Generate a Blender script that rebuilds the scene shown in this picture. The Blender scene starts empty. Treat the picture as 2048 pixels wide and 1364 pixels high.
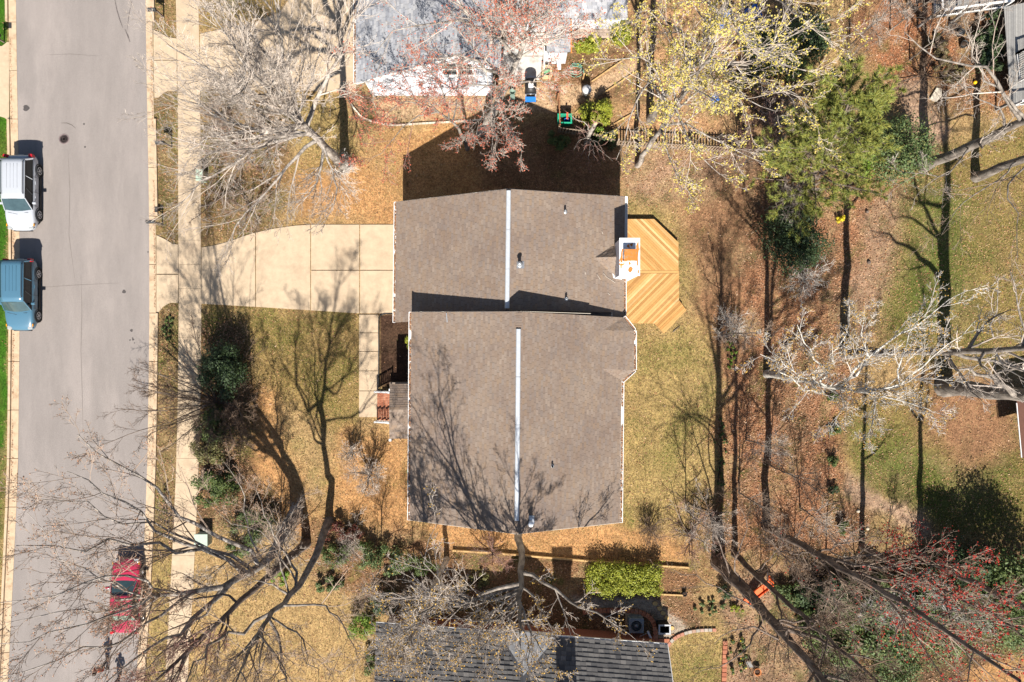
import bpy, math, random
import numpy as np
from mathutils import Vector, Matrix

SC = bpy.context.scene
COL = SC.collection
F, H = 1593.0, 50.0            # focal length in photo pixels, camera height in metres
PPM = F / H                    # photo pixels per metre on the ground

# ------------------------------------------------------------------ camera
cam = bpy.data.cameras.new('camera'); cam.sensor_width = 36.0; cam.lens = 36.0 * F / 2048.0
cam.clip_start = 0.5; cam.clip_end = 2000
cam_o = bpy.data.objects.new('camera', cam); COL.objects.link(cam_o)
cam_o.location = (0, 0, H); cam_o.rotation_euler = (0, 0, 0); SC.camera = cam_o
# ------------------------------------------------------------------ world, sun, exposure
SUN_EL = math.radians(47.2)
wd = bpy.data.worlds.new('World'); SC.world = wd; wd.use_nodes = True
nt = wd.node_tree; bg = nt.nodes['Background']
sky = nt.nodes.new('ShaderNodeTexSky'); sky.sky_type = 'NISHITA'; sky.sun_disc = False
sky.sun_elevation = SUN_EL; sky.sun_rotation = math.radians(180); sky.air_density = 1.0; sky.dust_density = 0.6
nt.links.new(sky.outputs[0], bg.inputs[0]); bg.inputs[1].default_value = 0.055
sun = bpy.data.lights.new('sun', 'SUN'); sun.energy = 5.0; sun.angle = math.radians(0.53); sun.color = (1.0, 0.95, 0.87)
sun_o = bpy.data.objects.new('sun', sun); COL.objects.link(sun_o)
sun_o.rotation_euler = (math.pi / 2 - SUN_EL, 0, 0); sun_o.location = (0, -40, 60)
SC.view_settings.view_transform = 'Standard'; SC.view_settings.look = 'None'
SC.view_settings.exposure = 1.08; SC.view_settings.gamma = 1.0; SC.view_settings.use_curve_mapping = False
SC.render.engine = 'CYCLES'
SC.cycles.max_bounces = 5; SC.cycles.diffuse_bounces = 3; SC.cycles.transparent_max_bounces = 6

# ------------------------------------------------------------------ helpers
def W(px, py, h=0.0):
    return Vector(((px - 1024) / F * (H - h), (682 - py) / F * (H - h), h))

def G(pts, h=0.0):
    return [W(p[0], p[1], h) for p in pts]

def mat(name, col, rough=0.85, var=0.18, scale=3.0, island=0.0, spec=0.25, metal=0.0, bump=0.0, bscale=30.0,
        col2=None, c2scale=1.5, c2lo=0.5, c2hi=0.62, coat=0.0, stretch=(1, 1, 1), trans=0.0):
    """Plain procedural surface: base colour broken by noise, a second colour in patches, random tint per loose piece."""
    m = bpy.data.materials.new(name); m.use_nodes = True
    n = m.node_tree.nodes; l = m.node_tree.links; b = n['Principled BSDF']
    b.inputs['Roughness'].default_value = rough; b.inputs['Specular IOR Level'].default_value = spec
    b.inputs['Metallic'].default_value = metal
    if coat: b.inputs['Coat Weight'].default_value = coat; b.inputs['Coat Roughness'].default_value = 0.06
    if trans: b.inputs['Transmission Weight'].default_value = trans
    geo = n.new('ShaderNodeNewGeometry'); mp = n.new('ShaderNodeMapping'); mp.inputs['Scale'].default_value = stretch
    l.new(geo.outputs['Position'], mp.inputs['Vector'])
    cur = None
    base = n.new('ShaderNodeRGB'); base.outputs[0].default_value = (*col, 1); cur = base.outputs[0]
    if col2:
        nz = n.new('ShaderNodeTexNoise'); nz.inputs['Scale'].default_value = c2scale; nz.inputs['Detail'].default_value = 6
        nz.inputs['Roughness'].default_value = 0.65
        l.new(mp.outputs[0], nz.inputs['Vector'])
        rp = n.new('ShaderNodeMapRange'); rp.inputs[1].default_value = c2lo; rp.inputs[2].default_value = c2hi
        l.new(nz.outputs['Fac'], rp.inputs[0])
        mx = n.new('ShaderNodeMix'); mx.data_type = 'RGBA'; l.new(rp.outputs[0], mx.inputs['Factor'])
        l.new(cur, mx.inputs['A']); mx.inputs['B'].default_value = (*col2, 1); cur = mx.outputs['Result']
    if var or island:
        val = None
        if var:
            nz = n.new('ShaderNodeTexNoise'); nz.inputs['Scale'].default_value = scale; nz.inputs['Detail'].default_value = 8
            nz.inputs['Roughness'].default_value = 0.7
            l.new(mp.outputs[0], nz.inputs['Vector'])
            mr = n.new('ShaderNodeMapRange'); mr.inputs[1].default_value = 0.25; mr.inputs[2].default_value = 0.75
            mr.inputs[3].default_value = 1 - var; mr.inputs[4].default_value = 1 + var
            l.new(nz.outputs['Fac'], mr.inputs[0]); val = mr.outputs[0]
        if island:
            mr = n.new('ShaderNodeMapRange'); mr.inputs[3].default_value = 1 - island; mr.inputs[4].default_value = 1 + island
            l.new(geo.outputs['Random Per Island'], mr.inputs[0])
            if val is None: val = mr.outputs[0]
            else:
                mm = n.new('ShaderNodeMath'); mm.operation = 'MULTIPLY'; l.new(val, mm.inputs[0]); l.new(mr.outputs[0], mm.inputs[1]); val = mm.outputs[0]
        vm = n.new('ShaderNodeVectorMath'); vm.operation = 'SCALE'; l.new(cur, vm.inputs[0]); l.new(val, vm.inputs['Scale']); cur = vm.outputs[0]
    l.new(cur, b.inputs['Base Color'])
    if bump:
        nz = n.new('ShaderNodeTexNoise'); nz.inputs['Scale'].default_value = bscale; nz.inputs['Detail'].default_value = 4
        l.new(mp.outputs[0], nz.inputs['Vector'])
        bp = n.new('ShaderNodeBump'); bp.inputs['Strength'].default_value = bump; bp.inputs['Distance'].default_value = 0.02
        l.new(nz.outputs['Fac'], bp.inputs['Height']); l.new(bp.outputs[0], b.inputs['Normal'])
    return m

def ramp_mat(name, cols, rough=0.85, var=0.2, scale=20.0, spec=0.2, sss=0.0, patch=None, pscale=0.6):
    """Every loose piece (leaf, shingle, twig bud) takes one of several colours by its own random number."""
    m = mat(name, cols[0], rough, var, scale, spec=spec)
    n = m.node_tree.nodes; l = m.node_tree.links; b = n['Principled BSDF']
    geo = [x for x in n if x.type == 'NEW_GEOMETRY'][0]
    rp = n.new('ShaderNodeValToRGB'); rp.color_ramp.interpolation = 'LINEAR'
    e = rp.color_ramp.elements
    while len(e) < len(cols): e.new(0.5)
    for i, c in enumerate(cols):
        e[i].position = i / max(1, len(cols) - 1); e[i].color = (*c, 1)
    oi = n.new('ShaderNodeObjectInfo'); ad = n.new('ShaderNodeMath'); ad.operation = 'ADD'; fr = n.new('ShaderNodeMath'); fr.operation = 'FRACT'
    l.new(geo.outputs['Random Per Island'], ad.inputs[0]); l.new(oi.outputs['Random'], ad.inputs[1]); l.new(ad.outputs[0], fr.inputs[0]); fac = fr.outputs[0]
    l.new(fac, rp.inputs[0])
    src = rp.outputs[0]
    if patch:
        nz = n.new('ShaderNodeTexNoise'); nz.inputs['Scale'].default_value = pscale; nz.inputs['Detail'].default_value = 5
        l.new(geo.outputs['Position'], nz.inputs['Vector'])
        mr = n.new('ShaderNodeMapRange'); mr.inputs[1].default_value = 0.42; mr.inputs[2].default_value = 0.68
        l.new(nz.outputs['Fac'], mr.inputs[0])
        mx = n.new('ShaderNodeMix'); mx.data_type = 'RGBA'; mx.blend_type = 'MULTIPLY'; l.new(mr.outputs[0], mx.inputs['Factor'])
        l.new(src, mx.inputs['A']); mx.inputs['B'].default_value = (*patch, 1); src = mx.outputs['Result']
    sc = [x for x in n if x.type == 'VECT_MATH' and x.operation == 'SCALE'][0]
    l.new(src, sc.inputs[0])
    return m

class MB:
    """Collects polygons and links them as one mesh object."""
    def __init__(s): s.v = []; s.f = []; s.sm = []
    def add(s, verts, faces, smooth=False):
        o = len(s.v); s.v += [tuple(v) for v in verts]
        for f in faces: s.f.append(tuple(i + o for i in f)); s.sm.append(smooth)
        return s
    def box(s, c, size, rz=0.0, ax=None, taper=1.0):
        x, y, z = size[0] / 2, size[1] / 2, size[2] / 2
        P = [(-x, -y, -z), (x, -y, -z), (x, y, -z), (-x, y, -z), (-x * taper, -y * taper, z), (x * taper, -y * taper, z), (x * taper, y * taper, z), (-x * taper, y * taper, z)]
        M = ax if ax is not None else Matrix.Rotation(rz, 3, 'Z')
        P = [M @ Vector(p) + Vector(c) for p in P]
        return s.add(P, [(3, 2, 1, 0), (4, 5, 6, 7), (0, 1, 5, 4), (1, 2, 6, 5), (2, 3, 7, 6), (3, 0, 4, 7)])
    def prism(s, poly, z0, z1):
        """poly: list of 2D/3D points, extruded vertically."""
        p = [(q[0], q[1]) for q in poly]
        a = sum(p[i][0] * p[(i + 1) % len(p)][1] - p[(i + 1) % len(p)][0] * p[i][1] for i in range(len(p)))
        if a < 0: p = p[::-1]
        n = len(p)
        V = [(x, y, z0) for x, y in p] + [(x, y, z1) for x, y in p]
        return s.add(V, [tuple(range(n - 1, -1, -1)), tuple(range(n, 2 * n))] + [(i, (i + 1) % n, n + (i + 1) % n, n + i) for i in range(n)])
    def bar(s, a, b, w, h=None):
        a = Vector(a); b = Vector(b); d = b - a; L = d.length; h = h or w
        z = d.normalized(); up = Vector((0, 0, 1)) if abs(z.z) < 0.95 else Vector((1, 0, 0))
        x = up.cross(z).normalized(); y = z.cross(x)
        M = Matrix((x, y, z)).transposed()
        return s.box((a + b) / 2, (w, h, L), ax=M)
    def tube(s, pts, r, k=8, cap=True, smooth=True):
        pts = [Vector(p) for p in pts]; n = len(pts)
        rr = r if isinstance(r, (list, tuple)) else [r] * n
        V = []
        for i, p in enumerate(pts):
            t = (pts[min(i + 1, n - 1)] - pts[max(i - 1, 0)]).normalized()
            up = Vector((0, 0, 1)) if abs(t.z) < 0.9 else Vector((1, 0, 0))
            x = up.cross(t).normalized(); y = t.cross(x)
            V += [p + x * (rr[i] * math.cos(2 * math.pi * j / k)) + y * (rr[i] * math.sin(2 * math.pi * j / k)) for j in range(k)]
        Fc = [(i * k + j, i * k + (j + 1) % k, (i + 1) * k + (j + 1) % k, (i + 1) * k + j) for i in range(n - 1) for j in range(k)]
        if cap: Fc += [tuple(range(k - 1, -1, -1)), tuple((n - 1) * k + j for j in range(k))]
        return s.add(V, Fc, smooth)
    def lathe(s, c, prof, k=16, axis='Z', smooth=True):
        """prof: (radius, height) pairs; axis of the turning."""
        V = []
        for r, z in prof:
            for j in range(k):
                a = 2 * math.pi * j / k; x, y = r * math.cos(a), r * math.sin(a)
                q = (x, y, z) if axis == 'Z' else ((z, x, y) if axis == 'X' else (x, z, y))
                V.append((q[0] + c[0], q[1] + c[1], q[2] + c[2]))
        n = len(prof)
        Fc = [(i * k + j, i * k + (j + 1) % k, (i + 1) * k + (j + 1) % k, (i + 1) * k + j) for i in range(n - 1) for j in range(k)]
        Fc += [tuple(range(k - 1, -1, -1)), tuple((n - 1) * k + j for j in range(k))]
        return s.add(V, Fc, smooth)
    def build(s, name, m, parent=None, bevel=0.0):
        off = Vector((0, 0, 0))
        p = parent
        while p is not None: off = off + p.location; p = p.parent
        me = bpy.data.meshes.new(name); me.from_pydata([(v[0] - off.x, v[1] - off.y, v[2] - off.z) for v in s.v], [], s.f)
        me.polygons.foreach_set('use_smooth', s.sm); me.update()
        if m is not None: me.materials.append(m)
        o = bpy.data.objects.new(name, me); COL.objects.link(o)
        if parent is not None: o.parent = parent
        if bevel:
            b = o.modifiers.new('b', 'BEVEL'); b.width = bevel; b.segments = 2; b.limit_method = 'ANGLE'
        return o

def tag(o, label=None, cat=None, group=None, kind=None):
    if label: o['label'] = label
    if cat: o['category'] = cat
    if group: o['group'] = group
    if kind: o['kind'] = kind
    return o

def thing(name, loc, label, cat, group=None, rz=0.0):
    o = bpy.data.objects.new(name, None); COL.objects.link(o); o.location = loc; o.rotation_euler = (0, 0, rz)
    o.empty_display_size = 0.2
    return tag(o, label, cat, group)

def copy_tree(o, parent=None):
    kids = [c for c in o.children]
    c = o.copy(); COL.objects.link(c)
    if parent is not None: c.parent = parent
    for k in kids: copy_tree(k, c)
    return c

def arrays_obj(name, V, quads, tris, m, parent=None, smooth=False):
    """numpy arrays to one mesh object (world coordinates)."""
    off = np.zeros(3); p = parent
    while p is not None: off += np.array(p.location); p = p.parent
    V = np.asarray(V, np.float32) - off.astype(np.float32)
    me = bpy.data.meshes.new(name)
    nq, ntr = (0 if quads is None else len(quads)), (0 if tris is None else len(tris))
    loops = np.concatenate(([] if not nq else [np.asarray(quads).ravel()]) + ([] if not ntr else [np.asarray(tris).ravel()])).astype(np.int32)
    starts = np.concatenate([np.arange(nq) * 4, nq * 4 + np.arange(ntr) * 3]).astype(np.int32)
    me.vertices.add(len(V)); me.vertices.foreach_set('co', V.ravel())
    me.loops.add(len(loops)); me.loops.foreach_set('vertex_index', loops)
    me.polygons.add(nq + ntr); me.polygons.foreach_set('loop_start', starts)
    me.polygons.foreach_set('use_smooth', np.full(nq + ntr, smooth))
    me.update(calc_edges=True)
    if m is not None: me.materials.append(m)
    o = bpy.data.objects.new(name, me); COL.objects.link(o)
    if parent is not None: o.parent = parent
    return o

def leaf_quads(C, N, S, rng, aspect=0.62, fold=0.0):
    """diamond leaves: centres, normals, sizes -> verts, quads"""
    n = len(C); N = N / (np.linalg.norm(N, axis=1, keepdims=True) + 1e-9)
    R = rng.normal(size=(n, 3)); U = np.cross(N, R); U /= (np.linalg.norm(U, axis=1, keepdims=True) + 1e-9); Vv = np.cross(N, U)
    S = np.broadcast_to(np.asarray(S), (n,))[:, None]
    P = np.stack([C - U * S * .5, C + Vv * S * aspect * .5, C + U * S * .5 + N * S * fold, C - Vv * S * aspect * .5], 1).reshape(-1, 3)
    return P, np.arange(n * 4).reshape(n, 4)

def pip(px, py, poly):
    """even-odd point in polygon for arrays"""
    ins = np.zeros(px.shape, bool); n = len(poly)
    for i in range(n):
        x1, y1 = poly[i]; x2, y2 = poly[(i + 1) % n]
        if y1 == y2: continue
        c = ((y1 > py) != (y2 > py)) & (px < (x2 - x1) * (py - y1) / (y2 - y1) + x1)
        ins ^= c
    return ins

def sdist(px, py, poly):
    """signed distance, positive inside"""
    d = np.full(px.shape, 1e9); n = len(poly)
    for i in range(n):
        x1, y1 = poly[i]; x2, y2 = poly[(i + 1) % n]; dx, dy = x2 - x1, y2 - y1
        t = np.clip(((px - x1) * dx + (py - y1) * dy) / (dx * dx + dy * dy + 1e-9), 0, 1)
        d = np.minimum(d, np.hypot(px - x1 - t * dx, py - y1 - t * dy))
    return np.where(pip(px, py, poly), d, -d)

def vnoise(px, py, cell, seed):
    """smooth value noise in photo-pixel units, 0..1"""
    r = np.random.default_rng(seed); T = r.random((256, 256))
    x = px / cell + 71.3; y = py / cell + 53.7
    xi = np.floor(x).astype(int); yi = np.floor(y).astype(int); fx = x - xi; fy = y - yi
    fx = fx * fx * (3 - 2 * fx); fy = fy * fy * (3 - 2 * fy)
    g = lambda a, b: T[a % 256, b % 256]
    return (g(xi, yi) * (1 - fx) + g(xi + 1, yi) * fx) * (1 - fy) + (g(xi, yi + 1) * (1 - fx) + g(xi + 1, yi + 1) * fx) * fy

def fbm(px, py, cell, seed, octv=4):
    s = 0; a = 0.5; t = 0
    for k in range(octv): s = s + a * vnoise(px, py, cell / 2 ** k, seed + k); t += a; a *= 0.55
    return s / t
# ================================================================== GROUND
# zone: colour, fallen leaves /m2, straw blades /m2, green blades /m2
Z = dict(
    straw=((.27, .175, .080), 3, 90, 12), strawgreen=((.185, .125, .045), 5, 80, 50), gold=((.30, .195, .085), 5, 100, 8),
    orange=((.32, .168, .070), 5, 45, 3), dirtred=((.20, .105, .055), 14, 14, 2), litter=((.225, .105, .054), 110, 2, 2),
    pink=((.235, .145, .09), 40, 14, 2), pale=((.27, .175, .115), 8, 3, 0), greengold=((.165, .12, .040), 14, 90, 70),
    green=((.085, .095, .022), 14, 50, 130), vivid=((.03, .085, .006), 1, 0, 190), gravel=((.35, .23, .135), 6, 0, 0),
    mulch=((.05, .027, .017), 2, 0, 0), brown=((.16, .085, .042), 45, 8, 3), verge=((.17, .115, .05), 35, 45, 35),
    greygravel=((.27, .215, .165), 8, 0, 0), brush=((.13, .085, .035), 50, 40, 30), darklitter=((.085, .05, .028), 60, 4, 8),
    redlitter=((.235, .10, .048), 100, 0, 0), yard=((.30, .17, .085), 30, 14, 2), goldgreen=((.25, .175, .068), 4, 85, 36),
    ivyleaf=((.10, .06, .03), 80, 5, 25))
ZONES = [  # zone, polygon in photo pixels on the ground, softness
    ('straw', [(-900, -700), (2900, -700), (2900, 2100), (-900, 2100)], 1),
    ('gold', [(390, 1160), (720, 1160), (760, 1500), (300, 1500)], 20),
    ('brush', [(395, 185), (560, 185), (590, 330), (520, 470), (395, 500)], 25),
    ('orange', [(560, 330), (690, 300), (800, 360), (800, 455), (600, 440)], 40),
    ('goldgreen', [(560, 200), (700, 190), (700, 300), (590, 330)], 25),
    ('strawgreen', [(400, 605), (722, 620), (722, 820), (640, 850), (520, 760), (400, 760)], 30),
    ('orange', [(490, 770), (540, 800), (600, 940), (620, 1060), (480, 1000)], 22),
    ('orange', [(700, 860), (830, 870), (830, 1070), (640, 1060), (660, 960)], 30),
    ('ivyleaf', [(395, 640), (480, 640), (500, 760), (500, 900), (560, 1040), (395, 1060)], 25),
    ('brown', [(600, 1055), (900, 1060), (930, 1250), (640, 1190)], 25),
    ('gravel', [(740, 190), (1005, 190), (960, 246), (780, 248), (700, 215)], 6),
    ('pink', [(690, 168), (745, 190), (760, 246), (720, 240), (690, 205)], 6),
    ('orange', [(760, 250), (980, 240), (1100, 300), (1240, 330), (1240, 400), (800, 400)], 25),
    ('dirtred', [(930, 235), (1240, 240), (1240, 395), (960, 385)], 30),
    ('yard', [(1225, -300), (1560, -300), (1580, 280), (1240, 280)], 20),
    ('gravel', [(985, 165), (1120, 165), (1118, 232), (960, 205)], 5),
    ('brown', [(1095, 112), (1280, 90), (1290, 150), (1120, 235), (1100, 180)], 14),
    ('gravel', [(1118, 168), (1180, 168), (1280, 105), (1280, 140), (1195, 190), (1118, 225)], 5),
    ('pink', [(1235, 285), (1580, 300), (1560, 420), (1250, 420)], 25),
    ('dirtred', [(1330, 400), (1560, 320), (1560, 700), (1430, 720), (1360, 560)], 40),
    ('goldgreen', [(1240, 660), (1440, 640), (1460, 1060), (1240, 1060)], 30),
    ('goldgreen', [(1250, 395), (1350, 420), (1400, 560), (1350, 660), (1250, 600)], 35),
    ('orange', [(840, 1050), (1245, 1050), (1400, 1080), (1370, 1135), (1130, 1118), (900, 1098)], 14),
    ('brown', [(1380, 1000), (1540, 930), (1560, 1140), (1400, 1160)], 40),
    ('litter', [(1455, 560), (1540, 330), (1760, 370), (1830, 430), (1790, 560), (1720, 720), (1690, 900), (1750, 1060), (1700, 1120), (1480, 1110), (1440, 900)], 28),
    ('dirtred', [(1410, 420), (1490, 420), (1500, 720), (1460, 760), (1410, 620)], 30),
    ('redlitter', [(1740, -200), (2100, -200), (2040, 230), (1800, 210), (1700, 60)], 30),
    ('pale', [(1795, 160), (1850, 160), (1900, 260), (1850, 340), (1800, 300)], 14),
    ('pink', [(1760, 390), (1835, 380), (1800, 560), (1730, 700), (1690, 700), (1700, 560)], 22),
    ('greengold', [(1830, 360), (1960, 250), (2600, 200), (2600, 760), (1960, 740), (1760, 700), (1800, 520)], 28),
    ('green', [(1840, 380), (1950, 370), (1930, 600), (1830, 690), (1790, 560)], 50),
    ('greengold', [(1690, 830), (1830, 770), (2600, 760), (2600, 1120), (1960, 1100), (1780, 1010), (1700, 960)], 25),
    ('green', [(1700, 860), (2020, 920), (2000, 1060), (1860, 1040), (1720, 950)], 55),
    ('dirtred', [(1830, 740), (2050, 760), (2050, 900), (1930, 960), (1850, 870)], 40),
    ('pale', [(1690, 930), (1730, 980), (1850, 1020), (1880, 1080), (1830, 1080), (1760, 1030), (1690, 990)], 14),
    ('brown', [(820, 1098), (1130, 1122), (1180, 1126), (1400, 1138), (1400, 1260), (1180, 1280), (830, 1260)], 10),
    ('greygravel', [(1140, 1195), (1300, 1195), (1360, 1240), (1380, 1262), (1330, 1300), (1300, 1230), (1180, 1225)], 7),
    ('goldgreen', [(1342, 1284), (1375, 1266), (1405, 1260), (1450, 1275), (1450, 1500), (1342, 1500)], 5),
    ('pink', [(1452, 1150), (1560, 1120), (1700, 1364), (1700, 1500), (1452, 1500)], 20),
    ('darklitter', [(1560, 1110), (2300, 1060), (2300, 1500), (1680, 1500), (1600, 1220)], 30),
    ('orange', [(1930, 1340), (2050, 1300), (2300, 1280), (2300, 1500), (1930, 1500)], 14),
    ('verge', [(300, -300), (360, -300), (362, 500), (362, 1500), (250, 1500), (300, 1000)], 6),
    ('goldgreen', [(280, 1120), (345, 1120), (335, 1500), (255, 1500)], 8),
    ('strawgreen', [(400, -300), (600, -300), (560, 20), (470, 52), (400, 62)], 8),
    ('mulch', [(757, 626), (826, 626), (826, 772), (757, 772)], 3),
    ('vivid', [(-900, -700), (13, -700), (17, 700), (12, 900), (-900, 900)], 6),
    ('green', [(-900, 900), (12, 900), (6, 1040), (0, 1130), (-900, 1130)], 10),
]
gx = np.concatenate([[-400, -200, -110, -70, -50], np.arange(-40, 40.01, 0.2), [50, 70, 110, 200, 400]])
gy = np.concatenate([[-400, -200, -90, -50, -34], np.arange(-26, 26.01, 0.2), [34, 50, 90, 200, 400]])
GX, GY = np.meshgrid(gx, gy)
GPX = GX * PPM + 1024; GPY = 682 - GY * PPM
wob = (fbm(GPX, GPY, 70, 11) - .5) * 60 + (fbm(GPX, GPY, 18, 31) - .5) * 22
GC = np.zeros(GX.shape + (3,)); GL = np.zeros(GX.shape); GS = np.zeros(GX.shape); GG = np.zeros(GX.shape)
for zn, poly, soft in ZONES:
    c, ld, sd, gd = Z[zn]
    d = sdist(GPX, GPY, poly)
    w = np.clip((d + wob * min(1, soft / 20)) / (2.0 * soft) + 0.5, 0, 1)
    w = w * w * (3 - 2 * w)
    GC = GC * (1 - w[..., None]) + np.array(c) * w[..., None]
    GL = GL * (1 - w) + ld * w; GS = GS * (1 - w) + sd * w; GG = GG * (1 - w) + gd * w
# leaf beds: damp dark soil, bare clay and straw showing through in soft patches
pa = fbm(GPX, GPY, 85, 201); pb = fbm(GPX, GPY, 38, 221); bed = np.clip(GL / 40, 0, 1)
for noise_, lo_, tone, amt in ((pa, .52, (.115, .075, .042), .75), (pb, .55, (.24, .165, .085), .6), (fbm(GPX, GPY, 24, 241), .56, (.085, .07, .028), .6)):
    k_ = np.clip((noise_ - lo_) * 7, 0, 1) * bed * amt; GC = GC * (1 - k_[..., None]) + np.array(tone) * k_[..., None]
    if tone[1] > .1: GS = GS + 55 * k_; GL = GL * (1 - .6 * k_)
    elif tone[2] < .03: GG = GG + 70 * k_
# patchy turf: thin places show soil, damp places green up
pt = fbm(GPX, GPY, 55, 77); pt2 = fbm(GPX, GPY, 26, 97)
GG = GG * np.clip((pt - .3) * 4, 0.05, 2.2); GS = GS * np.clip((pt2 - .2) * 2.6, 0.2, 1.7)
gk = np.clip((pt - .52) * 5, 0, 1) * np.clip(GG / 40, 0, 1)
GC = GC * (1 - .45 * gk[..., None]) + np.array((.10, .10, .022)) * (.45 * gk[..., None])
GC = GC * (0.86 + 0.28 * pt2)[..., None]

gm = bpy.data.materials.new('ground_soil_and_turf'); gm.use_nodes = True
n = gm.node_tree.nodes; l = gm.node_tree.links; b = n['Principled BSDF']; b.inputs['Roughness'].default_value = .95; b.inputs['Specular IOR Level'].default_value = .1
at = n.new('ShaderNodeAttribute'); at.attribute_name = 'zone_colour'
geo = n.new('ShaderNodeNewGeometry')
def gnoise(scale, detail, rough=.7):
    z = n.new('ShaderNodeTexNoise'); z.inputs['Scale'].default_value = scale; z.inputs['Detail'].default_value = detail; z.inputs['Roughness'].default_value = rough
    l.new(geo.outputs['Position'], z.inputs['Vector']); return z.outputs['Fac']
def gmr(src, a, b_, c, d):
    z = n.new('ShaderNodeMapRange'); z.inputs[1].default_value = a; z.inputs[2].default_value = b_; z.inputs[3].default_value = c; z.inputs[4].default_value = d
    l.new(src, z.inputs[0]); return z.outputs[0]
def gmul(x_, y_):
    z = n.new('ShaderNodeMath'); z.operation = 'MULTIPLY'; l.new(x_, z.inputs[0]); l.new(y_, z.inputs[1]); return z.outputs[0]
fine = gmul(gmr(gnoise(9.5, 3, .6), .36, .64, .68, 1.30), gmr(gnoise(24, 3, .6), .36, .64, .62, 1.36))
m1 = gmul(gmul(fine, gmr(gnoise(2.6, 5), .32, .68, .74, 1.26)), gmr(gnoise(.55, 4), .35, .65, .88, 1.12))
# tufts: some clumps bleach to straw, some go brown green
hue = n.new('ShaderNodeMix'); hue.data_type = 'RGBA'; l.new(gmr(gnoise(5.2, 4), .54, .68, 0, .55), hue.inputs['Factor'])
hs = n.new('ShaderNodeVectorMath'); hs.operation = 'MULTIPLY'; l.new(at.outputs['Color'], hs.inputs[0]); hs.inputs[1].default_value = (.62, .84, .75)
l.new(at.outputs['Color'], hue.inputs['A']); l.new(hs.outputs[0], hue.inputs['B'])
hue2 = n.new('ShaderNodeMix'); hue2.data_type = 'RGBA'; l.new(gmr(gnoise(16, 3), .55, .68, 0, .55), hue2.inputs['Factor'])
h2 = n.new('ShaderNodeVectorMath'); h2.operation = 'MULTIPLY'; l.new(at.outputs['Color'], h2.inputs[0]); h2.inputs[1].default_value = (1.25, 1.35, 1.6)
l.new(hue.outputs['Result'], hue2.inputs['A']); l.new(h2.outputs[0], hue2.inputs['B'])
vm = n.new('ShaderNodeVectorMath'); vm.operation = 'SCALE'; l.new(hue2.outputs['Result'], vm.inputs[0]); l.new(m1, vm.inputs['Scale'])
l.new(vm.outputs[0], b.inputs['Base Color'])
bp = n.new('ShaderNodeBump'); bp.inputs['Strength'].default_value = .6; bp.inputs['Distance'].default_value = .05
l.new(gnoise(22, 6), bp.inputs['Height']); l.new(bp.outputs[0], b.inputs['Normal'])
ny, nx = GX.shape
gz = ((fbm(GPX, GPY, 40, 5) - .5) * .05 - .03)
V = np.stack([GX, GY, gz], -1).reshape(-1, 3)
idx = np.arange(ny * nx).reshape(ny, nx)
Q = np.stack([idx[:-1, :-1], idx[:-1, 1:], idx[1:, 1:], idx[1:, :-1]], -1).reshape(-1, 4)
ground = arrays_obj('ground', V, Q, None, gm, smooth=True)
ca = ground.data.color_attributes.new('zone_colour', 'FLOAT_COLOR', 'POINT')
ca.data.foreach_set('color', np.concatenate([GC.reshape(-1, 3), np.ones((ny * nx, 1))], 1).astype(np.float32).ravel())
tag(ground, 'lawns, leaf litter and bare soil between the houses and trees', 'ground', kind='structure')

def gsample(A, x, y):
    i = np.clip(np.searchsorted(gx, x), 0, nx - 1); j = np.clip(np.searchsorted(gy, y), 0, ny - 1); return A[j, i]

# ------------------------------------------------------------------ road, kerbs, pavement
M_asph = mat('asphalt', (.205, .180, .166), .92, .12, 1.1, spec=.2, bump=.5, bscale=70, col2=(.235, .205, .188), c2scale=.35, stretch=(1, .22, 1))
_n = M_asph.node_tree.nodes; _l = M_asph.node_tree.links
_sp = _n.new('ShaderNodeTexNoise'); _sp.inputs['Scale'].default_value = 42; _sp.inputs['Detail'].default_value = 3
_g = [x for x in _n if x.type == 'NEW_GEOMETRY'][0]; _l.new(_g.outputs['Position'], _sp.inputs['Vector'])
_mr = _n.new('ShaderNodeMapRange'); _mr.inputs[1].default_value = .35; _mr.inputs[2].default_value = .65; _mr.inputs[3].default_value = .82; _mr.inputs[4].default_value = 1.2
_l.new(_sp.outputs['Fac'], _mr.inputs[0])
_v = _n.new('ShaderNodeVectorMath'); _v.operation = 'SCALE'; _s = [x for x in _n if x.type == 'VECT_MATH'][0]
_l.new(_s.outputs[0], _v.inputs[0]); _l.new(_mr.outputs[0], _v.inputs['Scale']); _l.new(_v.outputs[0], _n['Principled BSDF'].inputs['Base Color'])
M_conc = mat('concrete', (.41, .315, .215), .9, .16, 2.2, spec=.2, bump=.25, bscale=60, col2=(.33, .245, .165), c2scale=.8, c2lo=.5, c2hi=.75)
M_conc2 = mat('kerb_concrete', (.42, .315, .21), .9, .2, 3.0, spec=.2, bump=.3, bscale=60, col2=(.30, .20, .12), c2scale=1.6, c2lo=.52, c2hi=.7)
M_joint = mat('joint_dirt', (.09, .06, .035), .95, .3, 6)
ROADL = [(-400, 30), (0, 32), (200, 35), (400, 39), (600, 40), (800, 38), (950, 36), (1100, 29), (1250, 22), (1364, 16), (1700, -5)]
ROADR = [(-400, 287), (0, 291), (200, 294), (400, 298), (600, 299), (800, 297), (950, 294), (1100, 288), (1250, 280), (1364, 272), (1700, 250)]
SIDEL = [(-400, 348), (0, 352), (200, 356), (480, 357), (600, 358), (800, 356), (950, 352), (1100, 345), (1250, 337), (1364, 330), (1700, 306)]
def xat(tab, y):
    return float(np.interp(y, [t[0] for t in tab], [t[1] for t in tab]))
ys = list(np.arange(-400, 1701, 50))
mb = MB()
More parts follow.
